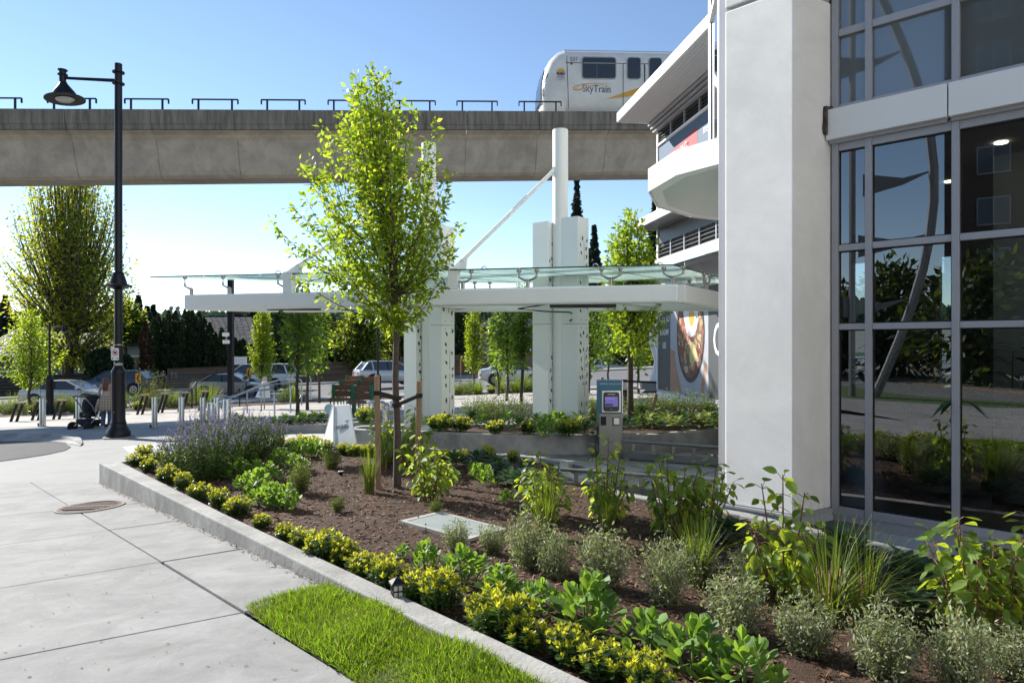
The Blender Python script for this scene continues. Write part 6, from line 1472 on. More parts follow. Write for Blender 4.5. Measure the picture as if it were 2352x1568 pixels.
# drivers' intercom kiosk
kb = Z(1400, 1049, -1.652); kd = kb.y; ks = kd/F
ki = thing('intercom_kiosk', 'brushed steel drivers intercom kiosk with a blue head and purple screen', 'kiosk', kb)
kr = R(3); kw, kh = 54*ks, 177*ks
def K(x, y, z): return kb+rotz((x, y, 0), kr)+Vector((0,0,z))
def kbox(x0, x1, z0, z1, y0, y1, nm, mt, bev=.003):
    return MB().hexa([K(x,y,z) for z in (z0,z1) for x, y in ((x0,y0),(x1,y0),(x1,y1),(x0,y1))]).build(nm, mt, ki, bevel=bev)
kbox(-kw*.56, kw*.56, 0, .045, -.13, .14, 'base', m_dullsteel)
kbox(-kw*.5, kw*.5, .046, kh*.57, -.11, .12, 'cabinet', m_dullsteel, .006)
kbox(-kw*.5, kw*.5, kh*.57+.001, kh, -.11, .12, 'head_cabinet', M('kiosk_blue', (.015,.14,.24), .4), .006)
kbox(kw*.5-.012, kw*.5+.002, kh*.571, kh+.001, -.112, .121, 'edge_trim', m_steel, .001)
kbox(-kw*.40, kw*.42, kh*.585, kh*.865, -.128, -.111, 'hood', m_steel, .006)
mb = MB(); 
pts = []
for ex, ez, a0 in ((1,1,0),(-1,1,90),(-1,-1,180),(1,-1,270)):
    for k in range(5): a = R(a0+22.5*k); pts.append((ex*(kw*.34-.035)+.035*math.cos(a), kh*.725+ez*(kh*.125-.035)+.035*math.sin(a)))
def plate(pp, y0, y1, nm, mt): return MB().prism([K(x, y0, z) for x, z in pp], rotz((0,y1-y0,0), kr)).build(nm, mt, ki)
plate([(x*1.06,kh*.725+(z-kh*.725)*1.05) for x, z in pts], -.134, -.129, 'bezel_ring', m_steel)
plate(pts, -.139, -.1341, 'bezel', M('bezel_black', (.01,.01,.012), .15))
scr = [(-kw*.27,kh*.665),(kw*.27,kh*.665),(kw*.27,kh*.79),(-kw*.27,kh*.79)]
plate(scr, -.1402, -.1391, 'screen', M('screen_purple', (.075,.065,.24), .2, emis=.55))
m_scr2 = M('screen_text', (.22,.18,.42), .3, emis=.45)
text('lettering', 'Welcome..', K(-.02,-.1406,kh*.768), rotz((1,0,0),kr), (0,0,1), .035, m_scr2, ki, ext=.0005)
plate([(-kw*.26,kh*.672),(kw*.06,kh*.672),(kw*.06,kh*.70),(-kw*.26,kh*.70)], -.1408, -.1403, 'screen_tile', M('screen_tile', (.035,.03,.11), .3))
plate([(-kw*.16,kh*.818),(kw*.16,kh*.818),(kw*.16,kh*.823),(-kw*.16,kh*.823)], -.1408, -.1391, 'speaker_slot', m_steel)
for i, c_ in enumerate([(.1,.2,.6),(.5,.25,.05),(.5,.05,.3)]): plate([(-.012+i*.008,kh*.628),(-.005+i*.008,kh*.628),(-.005+i*.008,kh*.642),(-.012+i*.008,kh*.638)], -.1402, -.1391, 'logo_stripe', M('logo_%d' % i, c_, .4))
kbox(-kw*.43, -kw*.21, kh*.425, kh*.535, -.135, -.111, 'card_reader', m_blackmatte, .006)
kbox(kw*.07, kw*.38, kh*.42, kh*.525, -.124, -.111, 'button_frame', m_blackmatte, .004)
kbox(kw*.10, kw*.35, kh*.43, kh*.515, -.130, -.1241, 'push_plate', m_steel, .003)
kbox(kw*.5+.003, kw*.5+.028, kh*.66, kh*.80, -.06, .05, 'side_box', m_dullsteel, .004)
text('lettering', 'Dial 00 for Leasing Inquiries', K(0,-.113,kh*.955), rotz((1,0,0),kr), (0,0,1), .030, m_print, ki, ext=.0005)
# low barrier rails across the ramp mouth
def barrier(p0, p1, lab, nst):
    t = thing('barrier_rail', lab, 'barrier rail', ((p0+p1)/2), 'low steel barrier rails at the ramp')
    up = Vector((0,0,1)); MB().tube([p0+up*.26, p1+up*.26], .022, 10).build('top_rail', m_dullsteel, t, smooth=True)
    MB().bar(p0+up*.07, p1+up*.07, .10, .11).build('channel', m_dullsteel, t, bevel=.005)
    for i in range(nst):
        q = p0.lerp(p1, (i+.5)/nst); MB().box(q+up*.185, (.05,.04,.11)).build('stub', m_dullsteel, t)
def Zr(px, py, z): return Z(px, py, z)
barrier(Zr(1432,1054,-1.655), Zr(1668,1072,-1.655), 'low steel rail right of the kiosk', 5)
barrier(Zr(1288,1128,-1.72), Zr(1672,1160,-1.72), 'longer low steel rail behind the broad leaved shrubs', 5)
# garden lights
p = S(912, 1388); g = thing('lantern_light', 'small black garden lantern with a barred pale shade among the yellow shrubs', 'garden lantern', p); s = p.y/F
MB().tube([p+Vector((0,0,-.05)), p+Vector((0,0,.07))], .006, 6).build('stake', m_black, g)
hb = .035; zb2 = .045; zt2_ = .125
MB().box(p+Vector((0,0,.085)), (.052,.052,.075), .4).build('lamp_shade', M('lantern_glass', (.55,.55,.52), .4), g)
for z in (.046,.086,.124): MB().box(p+Vector((0,0,z)), (.064,.064,.006), .4).build('ring_bar', m_black, g)
for i in range(8):
    a = i*math.pi/4+.4+math.pi/4; r_ = .041 if i % 2 == 0 else .029; MB().box(p+Vector((r_*math.cos(a), r_*math.sin(a), .085)), (.005,.005,.08), .4).build('upright_bar', m_black, g)
MB().lathe(p+Vector((0,0,.127)), [(.062,0),(.058,.008),(.02,.03),(.005,.036)], 4, M4=Matrix.Rotation(.4+math.pi/4,3,'Z')).build('roof', m_black, g)
for px, py, lab in ((783,1087,'low dark garden spotlight in the bare mulch'),(403,1136,'low dark path light among the yellow shrubs')):
    p = S(px, py+4); g = thing('path_light', lab, 'garden light', p); MB().lathe(p, [(.02,-.02),(.025,.02),(.045,.035),(.045,.045),(.03,.05)], 14).build('housing', m_black, g, smooth=True)
    MB().lathe(p+Vector((0,0,.05)), [(.035,0),(.03,.004)], 14).build('lens', m_lens, g)
# slim bollard light in the far bed
p = P(1433, 936, 19); g = thing('bollard_light', 'slim dark bollard light in the plaza bed before the poster', 'bollard light', (p.x,p.y,gz(p.x,p.y)))
MB().box((p.x,p.y,p.z+.15), (.22,.16,.7)).build('post', m_black, g); MB().box((p.x,p.y,p.z+.62), (.14,.12,.24)).build('lamp_head', m_lens, g); MB().box((p.x,p.y,p.z+.76), (.22,.16,.05)).build('cap', m_black, g)
# stakes and ties of the right young tree
for px, py0, py1, d, lab in ((1490,906,962,11.7,'slanting wooden stake right of the kiosk tree'),(1383,868,930,11.9,'stake behind the kiosk head')):
    a, b_ = P(px+(18 if px>1400 else 0), py0-2, d), P(px, py1, d); st = MB(); st.bar(b_-Vector((0,0,.1)), a, .05, .05, up=(0,1,0)); tag(st.build('tree_stake', m_wood, origin=b_, bevel=.005), lab, 'stake', 'stakes of the kiosk tree')
st = MB(); st.bar(P(1383,873,11.9), P(1508,878,11.7), .01, .035); tag(st.build('tie_strap', m_rubber, origin=P(1383,873,11.9)), 'black strap tied between the stakes above the kiosk', 'strap')
# ================================================================ CARS
m_cglass = M('car_glass', (.03,.036,.04), .06, spec=.8); m_rim = M('wheel_rim', (.42,.42,.43), .3, metal=.9); m_tail = M('tail_lamp', (.35,.012,.015), .2); m_head = M('head_lamp', (.6,.6,.62), .15)
def car(lab, px, pyb, d, yaw, col, kind, L=4.6, W=1.78, H=1.45, rough=.28, metal=.3):
    b = P(px, pyb, d); t = thing('parked_car' if False else 'car', lab, 'car', b, 'cars on the road behind the plaza')
    m = M('car_paint_%s' % kind+lab[:14].replace(' ', '_'), col, rough, metal=metal, coat=.6)
    h = L/2; rv = Vector((math.cos(yaw), math.sin(yaw), 0)); sv = Vector((-math.sin(yaw), math.cos(yaw), 0))
    def C(x, y, z): return b+rv*x+sv*y+Vector((0,0,z))
    hw = W/2
    if kind == 'sedan':
        body = [(-h,.50,.72,.86),(-h+.06,.32,.93,.93),(-h+.5,.22,1.00,.98),(-.9,.20,.98,1.),(.2,.20,.95,1.),(1.0,.20,.94,1.),(h-1.0,.21,.90,.98),(h-.35,.24,.80,.93),(h-.06,.30,.66,.84),(h,.40,.56,.74)]
        gh = [(-h+.62,.0),(-h+1.25,.88),(-h+1.65,1.0),(-.1,1.0),(.25,.95),(1.28,.0)]
    elif kind == 'van':
        body = [(-h,.45,.95,.90),(-h+.05,.30,1.08,.95),(-h+.4,.22,1.10,1.),(-.9,.20,1.06,1.),(.6,.20,1.03,1.),(1.2,.20,1.01,1.),(h-.7,.22,.95,.97),(h-.2,.26,.80,.9),(h,.38,.62,.78)]
        gh = [(-h+.10,.0),(-h+.38,.92),(-h+.7,1.0),(.3,1.0),(.75,.93),(1.75,.0)]
    else:
        body = [(-h,.48,.92,.88),(-h+.06,.32,1.05,.95),(-h+.4,.24,1.06,1.),(-.9,.22,1.03,1.),(.3,.22,1.00,1.),(1.0,.22,.99,1.),(h-.8,.24,.95,.97),(h-.2,.28,.82,.9),(h,.40,.62,.76)]
        gh = [(-h+.18,.0),(-h+.62,.88),(-h+.95,1.0),(.0,1.0),(.4,.94),(1.35,.0)]
    def belt(x): return float(np.interp(x, [q[0] for q in body], [q[2] for q in body]))
    rings = []
    for x, z0, z1, w in body:
        ww = hw*w; zm = z0+(z1-z0)*.55
        half = [(ww*.82,z0),(ww*.97,z0+.10),(ww,zm),(ww*.985,z1-.10),(ww*.92,z1-.015),(ww*.6,z1+.012)]
        rings.append([C(x,-y,z) for y, z in half]+[C(x,y,z) for y, z in half[::-1]])
    MB().loft(rings).build('body', m, t, smooth=True)
    grings, rr = [], []
    for x, u in gh:
        zb_ = belt(x)-.03; zt_ = zb_+(H-zb_)*u if u > 0 else zb_+.02; wb, wt = hw*.90, hw*(.90-.18*u)
        grings.append([C(x,-wb,zb_), C(x,-wt,zt_-.02), C(x,-wt*.8,zt_), C(x,wt*.8,zt_), C(x,wt,zt_-.02), C(x,wb,zb_)])
        if u > .9: rr.append((x, zt_, wt))
    MB().loft(grings).build('windows', m_cglass, t)
    MB().loft([[C(x,-w-.012,z-.055), C(x,-w*.8,z+.012), C(x,w*.8,z+.012), C(x,w+.012,z-.055)] for x, z, w in rr]).build('roof', m, t)
    # pillars
    for s in (-1,1):
        for (x0, u0), (x1, u1), wd_ in ((gh[0],gh[1],.16 if kind != 'van' else .10),(gh[-1],gh[-2],.07)):
            z0 = belt(x0)-.02; z1 = belt(x1)-.03+(H-belt(x1)+.03)*u1; MB().bar(C(x0,s*hw*.905,z0), C(x1,s*(hw*(.90-.18*u1)+.006),z1), .05, wd_, up=sv).build('pillar', m, t)
        for xm in ((-.35,) if kind == 'sedan' else (-.25,-1.25)):
            z1 = H-.06; MB().bar(C(xm,s*hw*.908,belt(xm)-.02), C(xm-.08,s*(hw*.725+.008),z1), .03, .07, up=rv).build('pillar', m_black if xm > -1 else m, t)
        for xw in (-h+.92, h-.92):
            rw = .33 if kind == 'sedan' else .36
            c = C(xw, s*(hw-.09), rw); ry = Matrix(((rv.x,sv.x,0),(rv.y,sv.y,0),(0,0,1))) @ Matrix.Rotation(R(90),3,'X')
            MB().lathe(C(xw,s*(hw-.12),rw+.03), [(rw+.07,-.13),(rw+.07,.135)], 22, M4=ry).build('wheel_arch', m_blackmatte, t)
            wl_ = MB(); wl_.lathe(c, [(rw*.6,-.10),(rw*.97,-.10),(rw,-.06),(rw,.06),(rw*.97,.10),(rw*.66,.105)], 22, M4=ry); wh = wl_.build('wheel', m_rubber, t, smooth=True)
            r_ = MB(); r_.lathe(C(xw,s*(hw+.012),rw), [(rw*.66,-.004),(rw*.62,.006),(rw*.12,.012)], 18, M4=ry)
            r_.build('rim', m_rim, wh)
            for k in range(5):
                a = k*1.2566+.6; b0 = C(xw,s*(hw+.02),rw); e = b0+rv*(rw*.5*math.cos(a))+Vector((0,0,rw*.5*math.sin(a))); MB().bar(b0.lerp(e,.45), e, .09, .01, up=sv).build('rim_gap', m_blackmatte, wh)
        MB().box(C(.95 if kind == 'sedan' else .85, s*(hw+.09), belt(.9)+.09), (.12,.17,.12), yaw).build('mirror', m, t, bevel=.03)
        zl = body[0][2]-.10; MB().box(C(-h+.10, s*hw*.72, zl), (.22,.34,.15), yaw-s*.25).build('tail_light', m_tail, t, bevel=.03)
        MB().box(C(h-.20, s*hw*.68, .64 if kind == 'sedan' else .74), (.30,.34,.12), yaw+s*.35).build('headlight', m_head, t, bevel=.03)
        for xm in (.35, -.75): MB().box(C(xm, s*(hw*.995), belt(xm)-.15), (.16,.03,.03), yaw).build('door_handle', m, t)
        for xm in (1.12, .02, -1.05): MB().bar(C(xm, s*(hw*1.001), .36), C(xm, s*(hw*.99), belt(xm)-.03), .006, .012, up=rv).build('door_seam', m_black, t)
    MB().box(C(-h-.01,0,.62), (.02,.32,.14), yaw).build('number_plate', m_swhite, t)
    MB().box(C(-h+.02,0,.36), (.10,W*.8,.14), yaw).build('rear_bumper', m_blackmatte if kind != 'sedan' else m, t, bevel=.02)
    return t
car('silver sedan driving left of the lamp post behind the leaning rails', 158, 930, 39.6, R(5), (.50,.51,.53), 'sedan', L=4.65)
car('dark blue crossover behind the lamp post with a chevron sign before it', 268, 905, 45.2, R(186), (.035,.075,.12), 'suv', L=4.7, H=1.60)
car('beige older sedan driving behind the tall dark pole', 535, 911, 41.8, R(2), (.36,.33,.30), 'sedan', L=4.6, H=1.42)
car('white minivan on the far lane behind the beige sedan', 592, 893, 46.2, R(176), (.68,.69,.70), 'van', L=5.0, W=1.9, H=1.72)
car('silver white crossover seen from behind at the plaza lamp post', 893, 884, 45, R(28), (.52,.54,.56), 'suv', L=4.4, H=1.6)
car('white older sedan between the two column clusters', 1178, 882, 43, R(7), (.62,.62,.61), 'sedan', L=4.3, W=1.68, H=1.46)
car('white crossover right of the right column cluster', 1402, 860, 70, R(12), (.70,.71,.72), 'suv', L=4.7, W=1.88, H=1.66)
# ================================================================ WOMAN AND STROLLER
def skin(name, verts, edges, radii, mat, parent, sub=2):
    o0 = wloc(parent); me = bpy.data.meshes.new(name); me.from_pydata([tuple(Vector(v)) for v in verts], edges, []); me.materials.append(mat)
    o = bpy.data.objects.new(name, me); COL.objects.link(o); o.parent = parent
    sm = o.modifiers.new('skin', 'SKIN'); sm.use_smooth_shade = True
    for i, r in enumerate(radii):
        sv_ = me.skin_vertices[0].data[i]; sv_.radius = r if hasattr(r, '__len__') else (r, r); sv_.use_root = (i == 0)
    s = o.modifiers.new('sub', 'SUBSURF'); s.levels = sub; s.render_levels = sub
    return o
wp = P(245, 990, 19.6); sc_ = 128/F*19.6/1.68
pe = thing('person', 'woman with long brown hair, pale top and blue jeans pushing a black stroller', 'person', wp)
pe.rotation_euler = (0,0,R(12)); pe.scale = (sc_,)*3
m_skin = M('skin', (.50,.30,.22), .5); m_jean = M('blue_jeans', (.055,.12,.22), .8, var=.2, vscale=14); m_top = M('pale_top', (.50,.38,.35), .8); m_hair = M('brown_hair', (.14,.065,.03), .55, var=.4, vscale=12, stretch=(8,8,1)); m_shoe = M('grey_shoe', (.25,.22,.20), .7)
def psk(nm, v, e, r, mt, sub=2):
    o = skin(nm, v, e, r, mt, None if False else pe, sub); return o
# body: one continuous figure, seen from behind (she walks away, +y)
bv = [(0,0,.93),(0,.01,1.08),(0,.02,1.22),(0,.0,1.36),(0,.0,1.43),(0,.02,1.50),(0,.03,1.58),
      (-.16,.0,1.37),(-.21,.03,1.14),(-.22,.20,.99),(-.22,.27,.98),
      (.16,.0,1.37),(.22,.02,1.13),(.23,.16,.98),(.24,.23,.96),
      (-.09,0,.86),(-.095,.03,.48),(-.10,-.02,.09),(-.10,.10,.04),
      (.09,0,.86),(.10,-.02,.48),(.105,-.10,.12),(.105,.02,.05)]
be = [(0,1),(1,2),(2,3),(3,4),(4,5),(5,6),(3,7),(7,8),(8,9),(9,10),(3,11),(11,12),(12,13),(13,14),(0,15),(15,16),(16,17),(17,18),(0,19),(19,20),(20,21),(21,22)]
br = [(.155,.11),(.125,.09),(.135,.095),(.12,.085),(.05,.05),(.075,.085),(.075,.09),(.05,.05),(.038,.038),(.028,.028),(.026,.02),(.05,.05),(.038,.038),(.028,.028),(.026,.02),(.085,.09),(.058,.06),(.04,.045),(.035,.025),(.085,.09),(.058,.06),(.04,.045),(.035,.025)]
psk('body', bv, be, br, m_skin)
psk('jeans', [(0,0,.96),(0,0,.90),(-.09,0,.84),(-.097,.03,.48),(-.10,-.015,.14),(.09,0,.84),(.102,-.02,.48),(.106,-.095,.17)], [(0,1),(1,2),(2,3),(3,4),(1,5),(5,6),(6,7)], [(.165,.12),(.17,.125),(.096,.10),(.070,.072),(.056,.06),(.096,.10),(.070,.072),(.056,.06)], m_jean)
psk('top', [(0,0,.98),(0,.012,1.10),(0,.02,1.22),(0,.01,1.30)], [(0,1),(1,2),(2,3)], [(.16,.115),(.133,.098),(.142,.102),(.125,.085)], m_top)
for s in (-1,1): skin('strap', [(s*.07,-.085,1.28),(s*.075,-.055,1.40),(s*.075,.03,1.41)], [(0,1),(1,2)], [.012,.012,.012], m_top, pe, 1)
m_plaid = bpy.data.materials.new('plaid_shirt'); m_plaid.use_nodes = True; n_ = m_plaid.node_tree.nodes; l_ = m_plaid.node_tree.links
tc_ = n_.new('ShaderNodeTexCoord'); w1 = n_.new('ShaderNodeTexWave'); w1.bands_direction = 'X'; w1.inputs['Scale'].default_value = 4.2; w2 = n_.new('ShaderNodeTexWave'); w2.bands_direction = 'Z'; w2.inputs['Scale'].default_value = 4.2
l_.new(tc_.outputs['Object'], w1.inputs[0]); l_.new(tc_.outputs['Object'], w2.inputs[0]); mm = n_.new('ShaderNodeMath'); mm.operation = 'MULTIPLY'; l_.new(w1.outputs[1], mm.inputs[0]); l_.new(w2.outputs[1], mm.inputs[1])
rp_ = n_.new('ShaderNodeValToRGB'); rp_.color_ramp.elements[0].color = (.30,.23,.16,1); rp_.color_ramp.elements[1].color = (.55,.48,.38,1); rp_.color_ramp.elements[1].position = .5; l_.new(mm.outputs[0], rp_.inputs[0]); l_.new(rp_.outputs[0], n_['Principled BSDF'].inputs[0]); n_['Principled BSDF'].inputs['Roughness'].default_value = .85
N = 20; rings = []
for z, rx, ry in ((1.05,.155,.12),(.98,.175,.135),(.85,.20,.155),(.72,.215,.165),(.62,.22,.17)):
    rings.append([Vector((rx*math.cos(2*math.pi*i/N)*(1+.04*math.sin(5*i)), ry*math.sin(2*math.pi*i/N)*(1+.06*math.sin(7*i))-.01, z+(.02*math.sin(3*i) if z < .7 else 0))) for i in range(N)])
def pbuild(mb, nm, mt, **k):
    me_ = bpy.data.meshes.new(nm); me_.from_pydata(mb.v, [], mb.f); me_.materials.append(mt); me_.polygons.foreach_set('use_smooth', [True]*len(me_.polygons)); o = bpy.data.objects.new(nm, me_); COL.objects.link(o); o.parent = pe; return o
q = MB(); q.loft([r[::-1] for r in rings], caps=False); pbuild(q, 'plaid_shirt', m_plaid).modifiers.new('thickness','SOLIDIFY').thickness = .008
skin('shirt_sleeve', [(-.17,-.05,1.0),(-.21,-.08,.85),(-.25,-.06,.70),(-.27,-.05,.60)], [(0,1),(1,2),(2,3)], [.05,.05,.045,.04], m_plaid, pe, 2)
skin('hair', [(0,.0,1.62),(0,-.035,1.54),(-.005,-.065,1.42),(-.01,-.075,1.30),(-.012,-.07,1.20)], [(0,1),(1,2),(2,3),(3,4)], [(.085,.085),(.098,.09),(.095,.055),(.085,.04),(.055,.025)], m_hair, pe, 2)
for x, y in ((-.10,.02),(.105,-.06)):
    skin('shoe', [(x,y-.08,.045),(x,y+.03,.045),(x,y+.15,.035)], [(0,1),(1,2)], [(.042,.042),(.045,.04),(.036,.03)], m_shoe, pe, 2)
for s, hx, hy, hz in ((-1,-.22,.27,.98),(1,.24,.23,.96)):
    for f in range(4): skin('finger', [(hx-.03+f*.02,hy+.02,hz+.005),(hx-.03+f*.02,hy+.055,hz+.005),(hx-.03+f*.02,hy+.065,hz-.02)], [(0,1),(1,2)], [.009,.008,.007], m_skin, pe, 1)
    skin('thumb', [(hx-s*.02,hy,hz),(hx-s*.05,hy+.03,hz-.005)], [(0,1)], [.011,.009], m_skin, pe, 1)
# stroller
spt = P(204, 990, 19.9); st = thing('stroller', 'black pram stroller with a silver frame pushed by the woman', 'stroller', spt)
q = 1.0; m_fab = M('stroller_fabric', (.012,.012,.014), .85); m_brown = M('stroller_leather', (.10,.06,.04), .6)
def Sx(x, y, z): return spt+Vector((x, y, z))
st.rotation_euler = (0,0,R(-24)); sh = MB(); secs = []
for z, w, dpt, yy in ((.42,.20,.06,.1),(.46,.235,.10,.08),(.60,.25,.14,.05),(.80,.245,.15,.02),(.92,.22,.13,.03),(.98,.15,.08,.06)):
    secs.append([Sx(w*math.cos(a)*(1 if abs(math.cos(a))>.3 else 1), yy+dpt*math.sin(a), z) for a in [2*math.pi*i/16 for i in range(16)]])
sh.loft(secs); sh.build('seat_shell', m_fab, st, smooth=True)
MB().loft([[Sx(.25*math.cos(a)*k, .12+.20*k*math.sin(a), z) for a in [2*math.pi*i/16 for i in range(16)]] for z, k in ((.78,1.0),(.9,1.0),(1.0,.85),(1.06,.5))]).build('hood', m_fab, st, smooth=True)
MB().box(Sx(0,-.10,.48), (.44,.10,.16)).build('footrest', m_fab, st, bevel=.03)
MB().box(Sx(.02,-.155,.50), (.09,.006,.02)).build('label_tab', M('tab_yellow', (.6,.5,.03), .5), st)
for s in (-1,1):
    MB().tube([Sx(s*.30,-.25,.14), Sx(s*.27,.05,.45), Sx(s*.26,-.08,.75), Sx(s*.25,-.30,1.02)], .016, 8).build('frame_tube', m_steel, st)
    MB().tube([Sx(s*.27,.05,.45), Sx(s*.25,.38,.12)], .016, 8).build('frame_tube', m_steel, st)
    for y, r in ((-.25,.145),(.40,.10)):
        w = MB(); ry = Matrix.Rotation(R(90),3,'Y'); w.lathe(Sx(s*(.345 if y < 0 else .27),y,r), [(r*.72,-.025),(r,-.025),(r,.025),(r*.72,.025)], 20, M4=ry); wh = w.build('wheel', m_rubber, st, smooth=True)
        h_ = MB(); h_.lathe(Sx(s*(.345 if y < 0 else .27),y,r), [(r*.70,-.008),(r*.70,.008)], 18, M4=ry); h_.build('hub', m_dullsteel, wh)
MB().tube([Sx(-.25,-.30,1.02), Sx(-.10,-.33,1.04), Sx(.10,-.33,1.04), Sx(.25,-.30,1.02)], .02, 8).build('push_handle', m_brown, st)
MB().tube([Sx(-.33,-.25,.15), Sx(.33,-.25,.15)], .015, 8).build('axle', m_black, st)
bk = MB(); bk.loft([[Sx(x, y, z+.05*(abs(x)/.25)) for x, z in ((-.26,.20),(-.26,.30),(0,.27),(.26,.30),(.26,.20),(0,.16))] for y in (-.2,.28)]); bk.build('basket', m_fab, st)
# ================================================================ FAR FENCE AND HOUSES
m_fb = [M('fence_board_%d' % i, c, .85, var=.35, vscale=3, stretch=(.3,1,6)) for i, c in enumerate([(.14,.10,.068),(.12,.085,.06),(.16,.115,.08)])]; m_fd = M('fence_dark', (.035,.028,.024), .9, var=.4, vscale=3)
def fencerun(lab, x0, x1, h, mats, n=8, w=3.3, gro=None):
    t = thing('board_fence', lab, 'fence', (x0, farroad(x0)+3, gz(x0, farroad(x0))), 'board fences beyond the road')
    x = x0; rs = random.Random(int(x0*7))
    ang = math.atan(.23)
    while x < x1-.2:
        e = min(x+w, x1); fy = lambda a: farroad(a)+3.0; z0 = gz(x, 50); z1 = gz(e, 50)
        MB().box((x, fy(x), z0+h/2+.05), (.14,.14,h+.12), ang).build('post', mats[0], t)
        for k in range(n):
            zz = h*(k+.5)/n; mt = rs.choice(mats); mb = MB(); mb.bar((x+.07, fy(x+.07)+rs.uniform(-.01,.01), z0+zz+.08), (e-.07, fy(e-.07)+rs.uniform(-.01,.01), z1+zz+.08), .04, h/n-.018); mb.build('fence_board', mt, t)
        MB().bar((x, fy(x), z0+h+.12), (e, fy(e), z1+h+.12), .16, .05).build('cap_rail', mats[0], t); x = e
    MB().box((x1, farroad(x1)+3, gz(x1,50)+h/2+.05), (.14,.14,h+.12), ang).build('post', mats[0], t)
fencerun('dark old board fence at the far left beyond the silver sedan', -42, -27.3, 1.45, [m_fd], 6)
fencerun('brown board fence behind the cedars with graffiti', -27.0, -9.6, 1.55, m_fb, 7)
fencerun('brown board fence behind the benches', -9.4, 0, 1.75, m_fb, 8)
m_graf = M('graffiti', (.32,.32,.31), .8)
for px, py, s, sz in ((376,856,'LOAUTS',.62),(432,861,'HINROCK',.42)):
    k = (px-CX)/F; y = (48.6+36*.23+3)/(1-k*.23); x = k*y; text('graffiti_lettering', s, (x, y-.06, (HY-py)/F*y-.2), (1,.23,0), (0,0,1), sz, m_graf if py < 858 else M('graffiti_teal', (.10,.17,.18), .8), None, squash=.9)['kind'] = 'thing'
for o in [o for o in COL.objects if o.name.startswith('graffiti_lettering')]: tag(o, 'pale scrawled graffiti on the board fence' if o['text'][0] == 'L' else 'faint teal graffiti on the board fence', 'graffiti')
m_shin = [M('roof_shingle_%d' % i, c, .85, var=.3, vscale=5, spec=.3) for i, c in enumerate([(.030,.034,.042),(.045,.05,.06),(.06,.063,.07)])]
def roofslope(t, a, b, c, d, rows, mats, seed):
    """a-b eave, d-c ridge; shingle courses as overlapping strips"""
    rs = random.Random(seed); n = ((b-a).cross(d-a)).normalized(); mbs = [MB() for _ in mats]
    if n.z < 0: n = -n
    MB().prism([a, b, c, d], -n*.12).build('roof', mats[0], t)
    rf = list(t.children)[-1] if t.children else t
    for r in range(rows):
        u0, u1 = r/rows, (r+1.25)/rows; u1 = min(1, u1)
        l0, r0, l1, r1 = a.lerp(d,u0), b.lerp(c,u0), a.lerp(d,u1), b.lerp(c,u1); k = max(3, int((r0-l0).length/.55))
        for i in range(k):
            f0, f1 = i/k+.004, (i+1)/k-.004; h = .03+rs.random()*.02; mb = mbs[rs.randrange(len(mats))]
            p = [l0.lerp(r0,f0)+n*h, l0.lerp(r0,f1)+n*h, l1.lerp(r1,f1)+n*.004, l1.lerp(r1,f0)+n*.004]; mb.quad(*p); mb.quad(p[0], p[0]-n*h, p[1]-n*h, p[1])
    for i, mb in enumerate(mbs):
        if mb.v: o = mb.build('shingles', mats[i], t); o['kind'] = 'stuff'
def house(lab, px0, px1, d, py_base, py_eave, py_ridge, depth, wallc, mats, hip=.3, seed=0, gable=False, wins=()):
    s = d/F; x0, x1 = (px0-CX)*s, (px1-CX)*s; zb_, ze, zr = (HY-py_base)*s-1.5, (HY-py_eave)*s, (HY-py_ridge)*s
    t = thing('house', lab, 'house', ((x0+x1)/2, d+depth/2, zb_), 'houses beyond the road')
    MB().hexa([Vector((x,y,z)) for z in (zb_,ze) for x, y in ((x0,d),(x1,d),(x1,d+depth),(x0,d+depth))]).build('wall', wallc, t)
    o = .5; A, B_, C_, D_ = Vector((x0-o,d-o,ze-.05)), Vector((x1+o,d-o,ze-.05)), Vector((x1+o,d+depth+o,ze-.05)), Vector((x0-o,d+depth+o,ze-.05)); w = x1-x0
    if gable == 'front':
        xm = (x0+x1)/2; r0, r1 = Vector((xm,d-o,zr)), Vector((xm,d+depth+o,zr)); roofslope(t, D_, A, r0, r1, 12, mats, seed); roofslope(t, B_, C_, r1, r0, 12, mats, seed+1)
        MB().prism([Vector((x0,d,ze-.06)),Vector((x1,d,ze-.06)),Vector((xm,d,zr-.15))], (0,.2,0)).build('gable', wallc, t)
    else:
        r0, r1 = Vector((x0+w*hip,d+depth/2,zr)), Vector((x1-w*hip,d+depth/2,zr)); roofslope(t, A, B_, r1, r0, 14, mats, seed)
        for tri in ((D_, A, r0), (B_, C_, r1)): roofslope(t, tri[0], tri[1], tri[2]+(tri[1]-tri[0]).normalized()*.02, tri[2], 12, mats, seed+2)
        MB().prism([C_, D_, r0, r1], (0,0,.1)).build('roof', mats[0], t)
    MB().bar(A+Vector((0,-.06,-.02)), B_+Vector((0,-.06,-.02)), .12, .16).build('gutter', m_black, t)
    for wx, wz_, ww, wh, arch in wins:
        c = P(wx, wz_, d); f = MB(); f.box((c.x,d-.03,c.z), (ww+.2,.1,wh+.2)); fr = f.build('window', m_white, t)
        if arch:
            pts = [Vector((c.x-ww/2,d-.10,c.z-wh/2)), Vector((c.x+ww/2,d-.10,c.z-wh/2))]+[Vector((c.x+ww/2*math.cos(a), d-.10, c.z+wh*.05+wh*.40*math.sin(a))) for a in [math.pi*i/10 for i in range(11)]]; MB().prism(pts, (0,.03,0)).build('pane', m_cglass, fr)
        else:
            for k in (-1,1): MB().box((c.x+k*ww/4,d-.09,c.z), (ww/2-.06,.04,wh)).build('pane', m_cglass, fr)
    return t
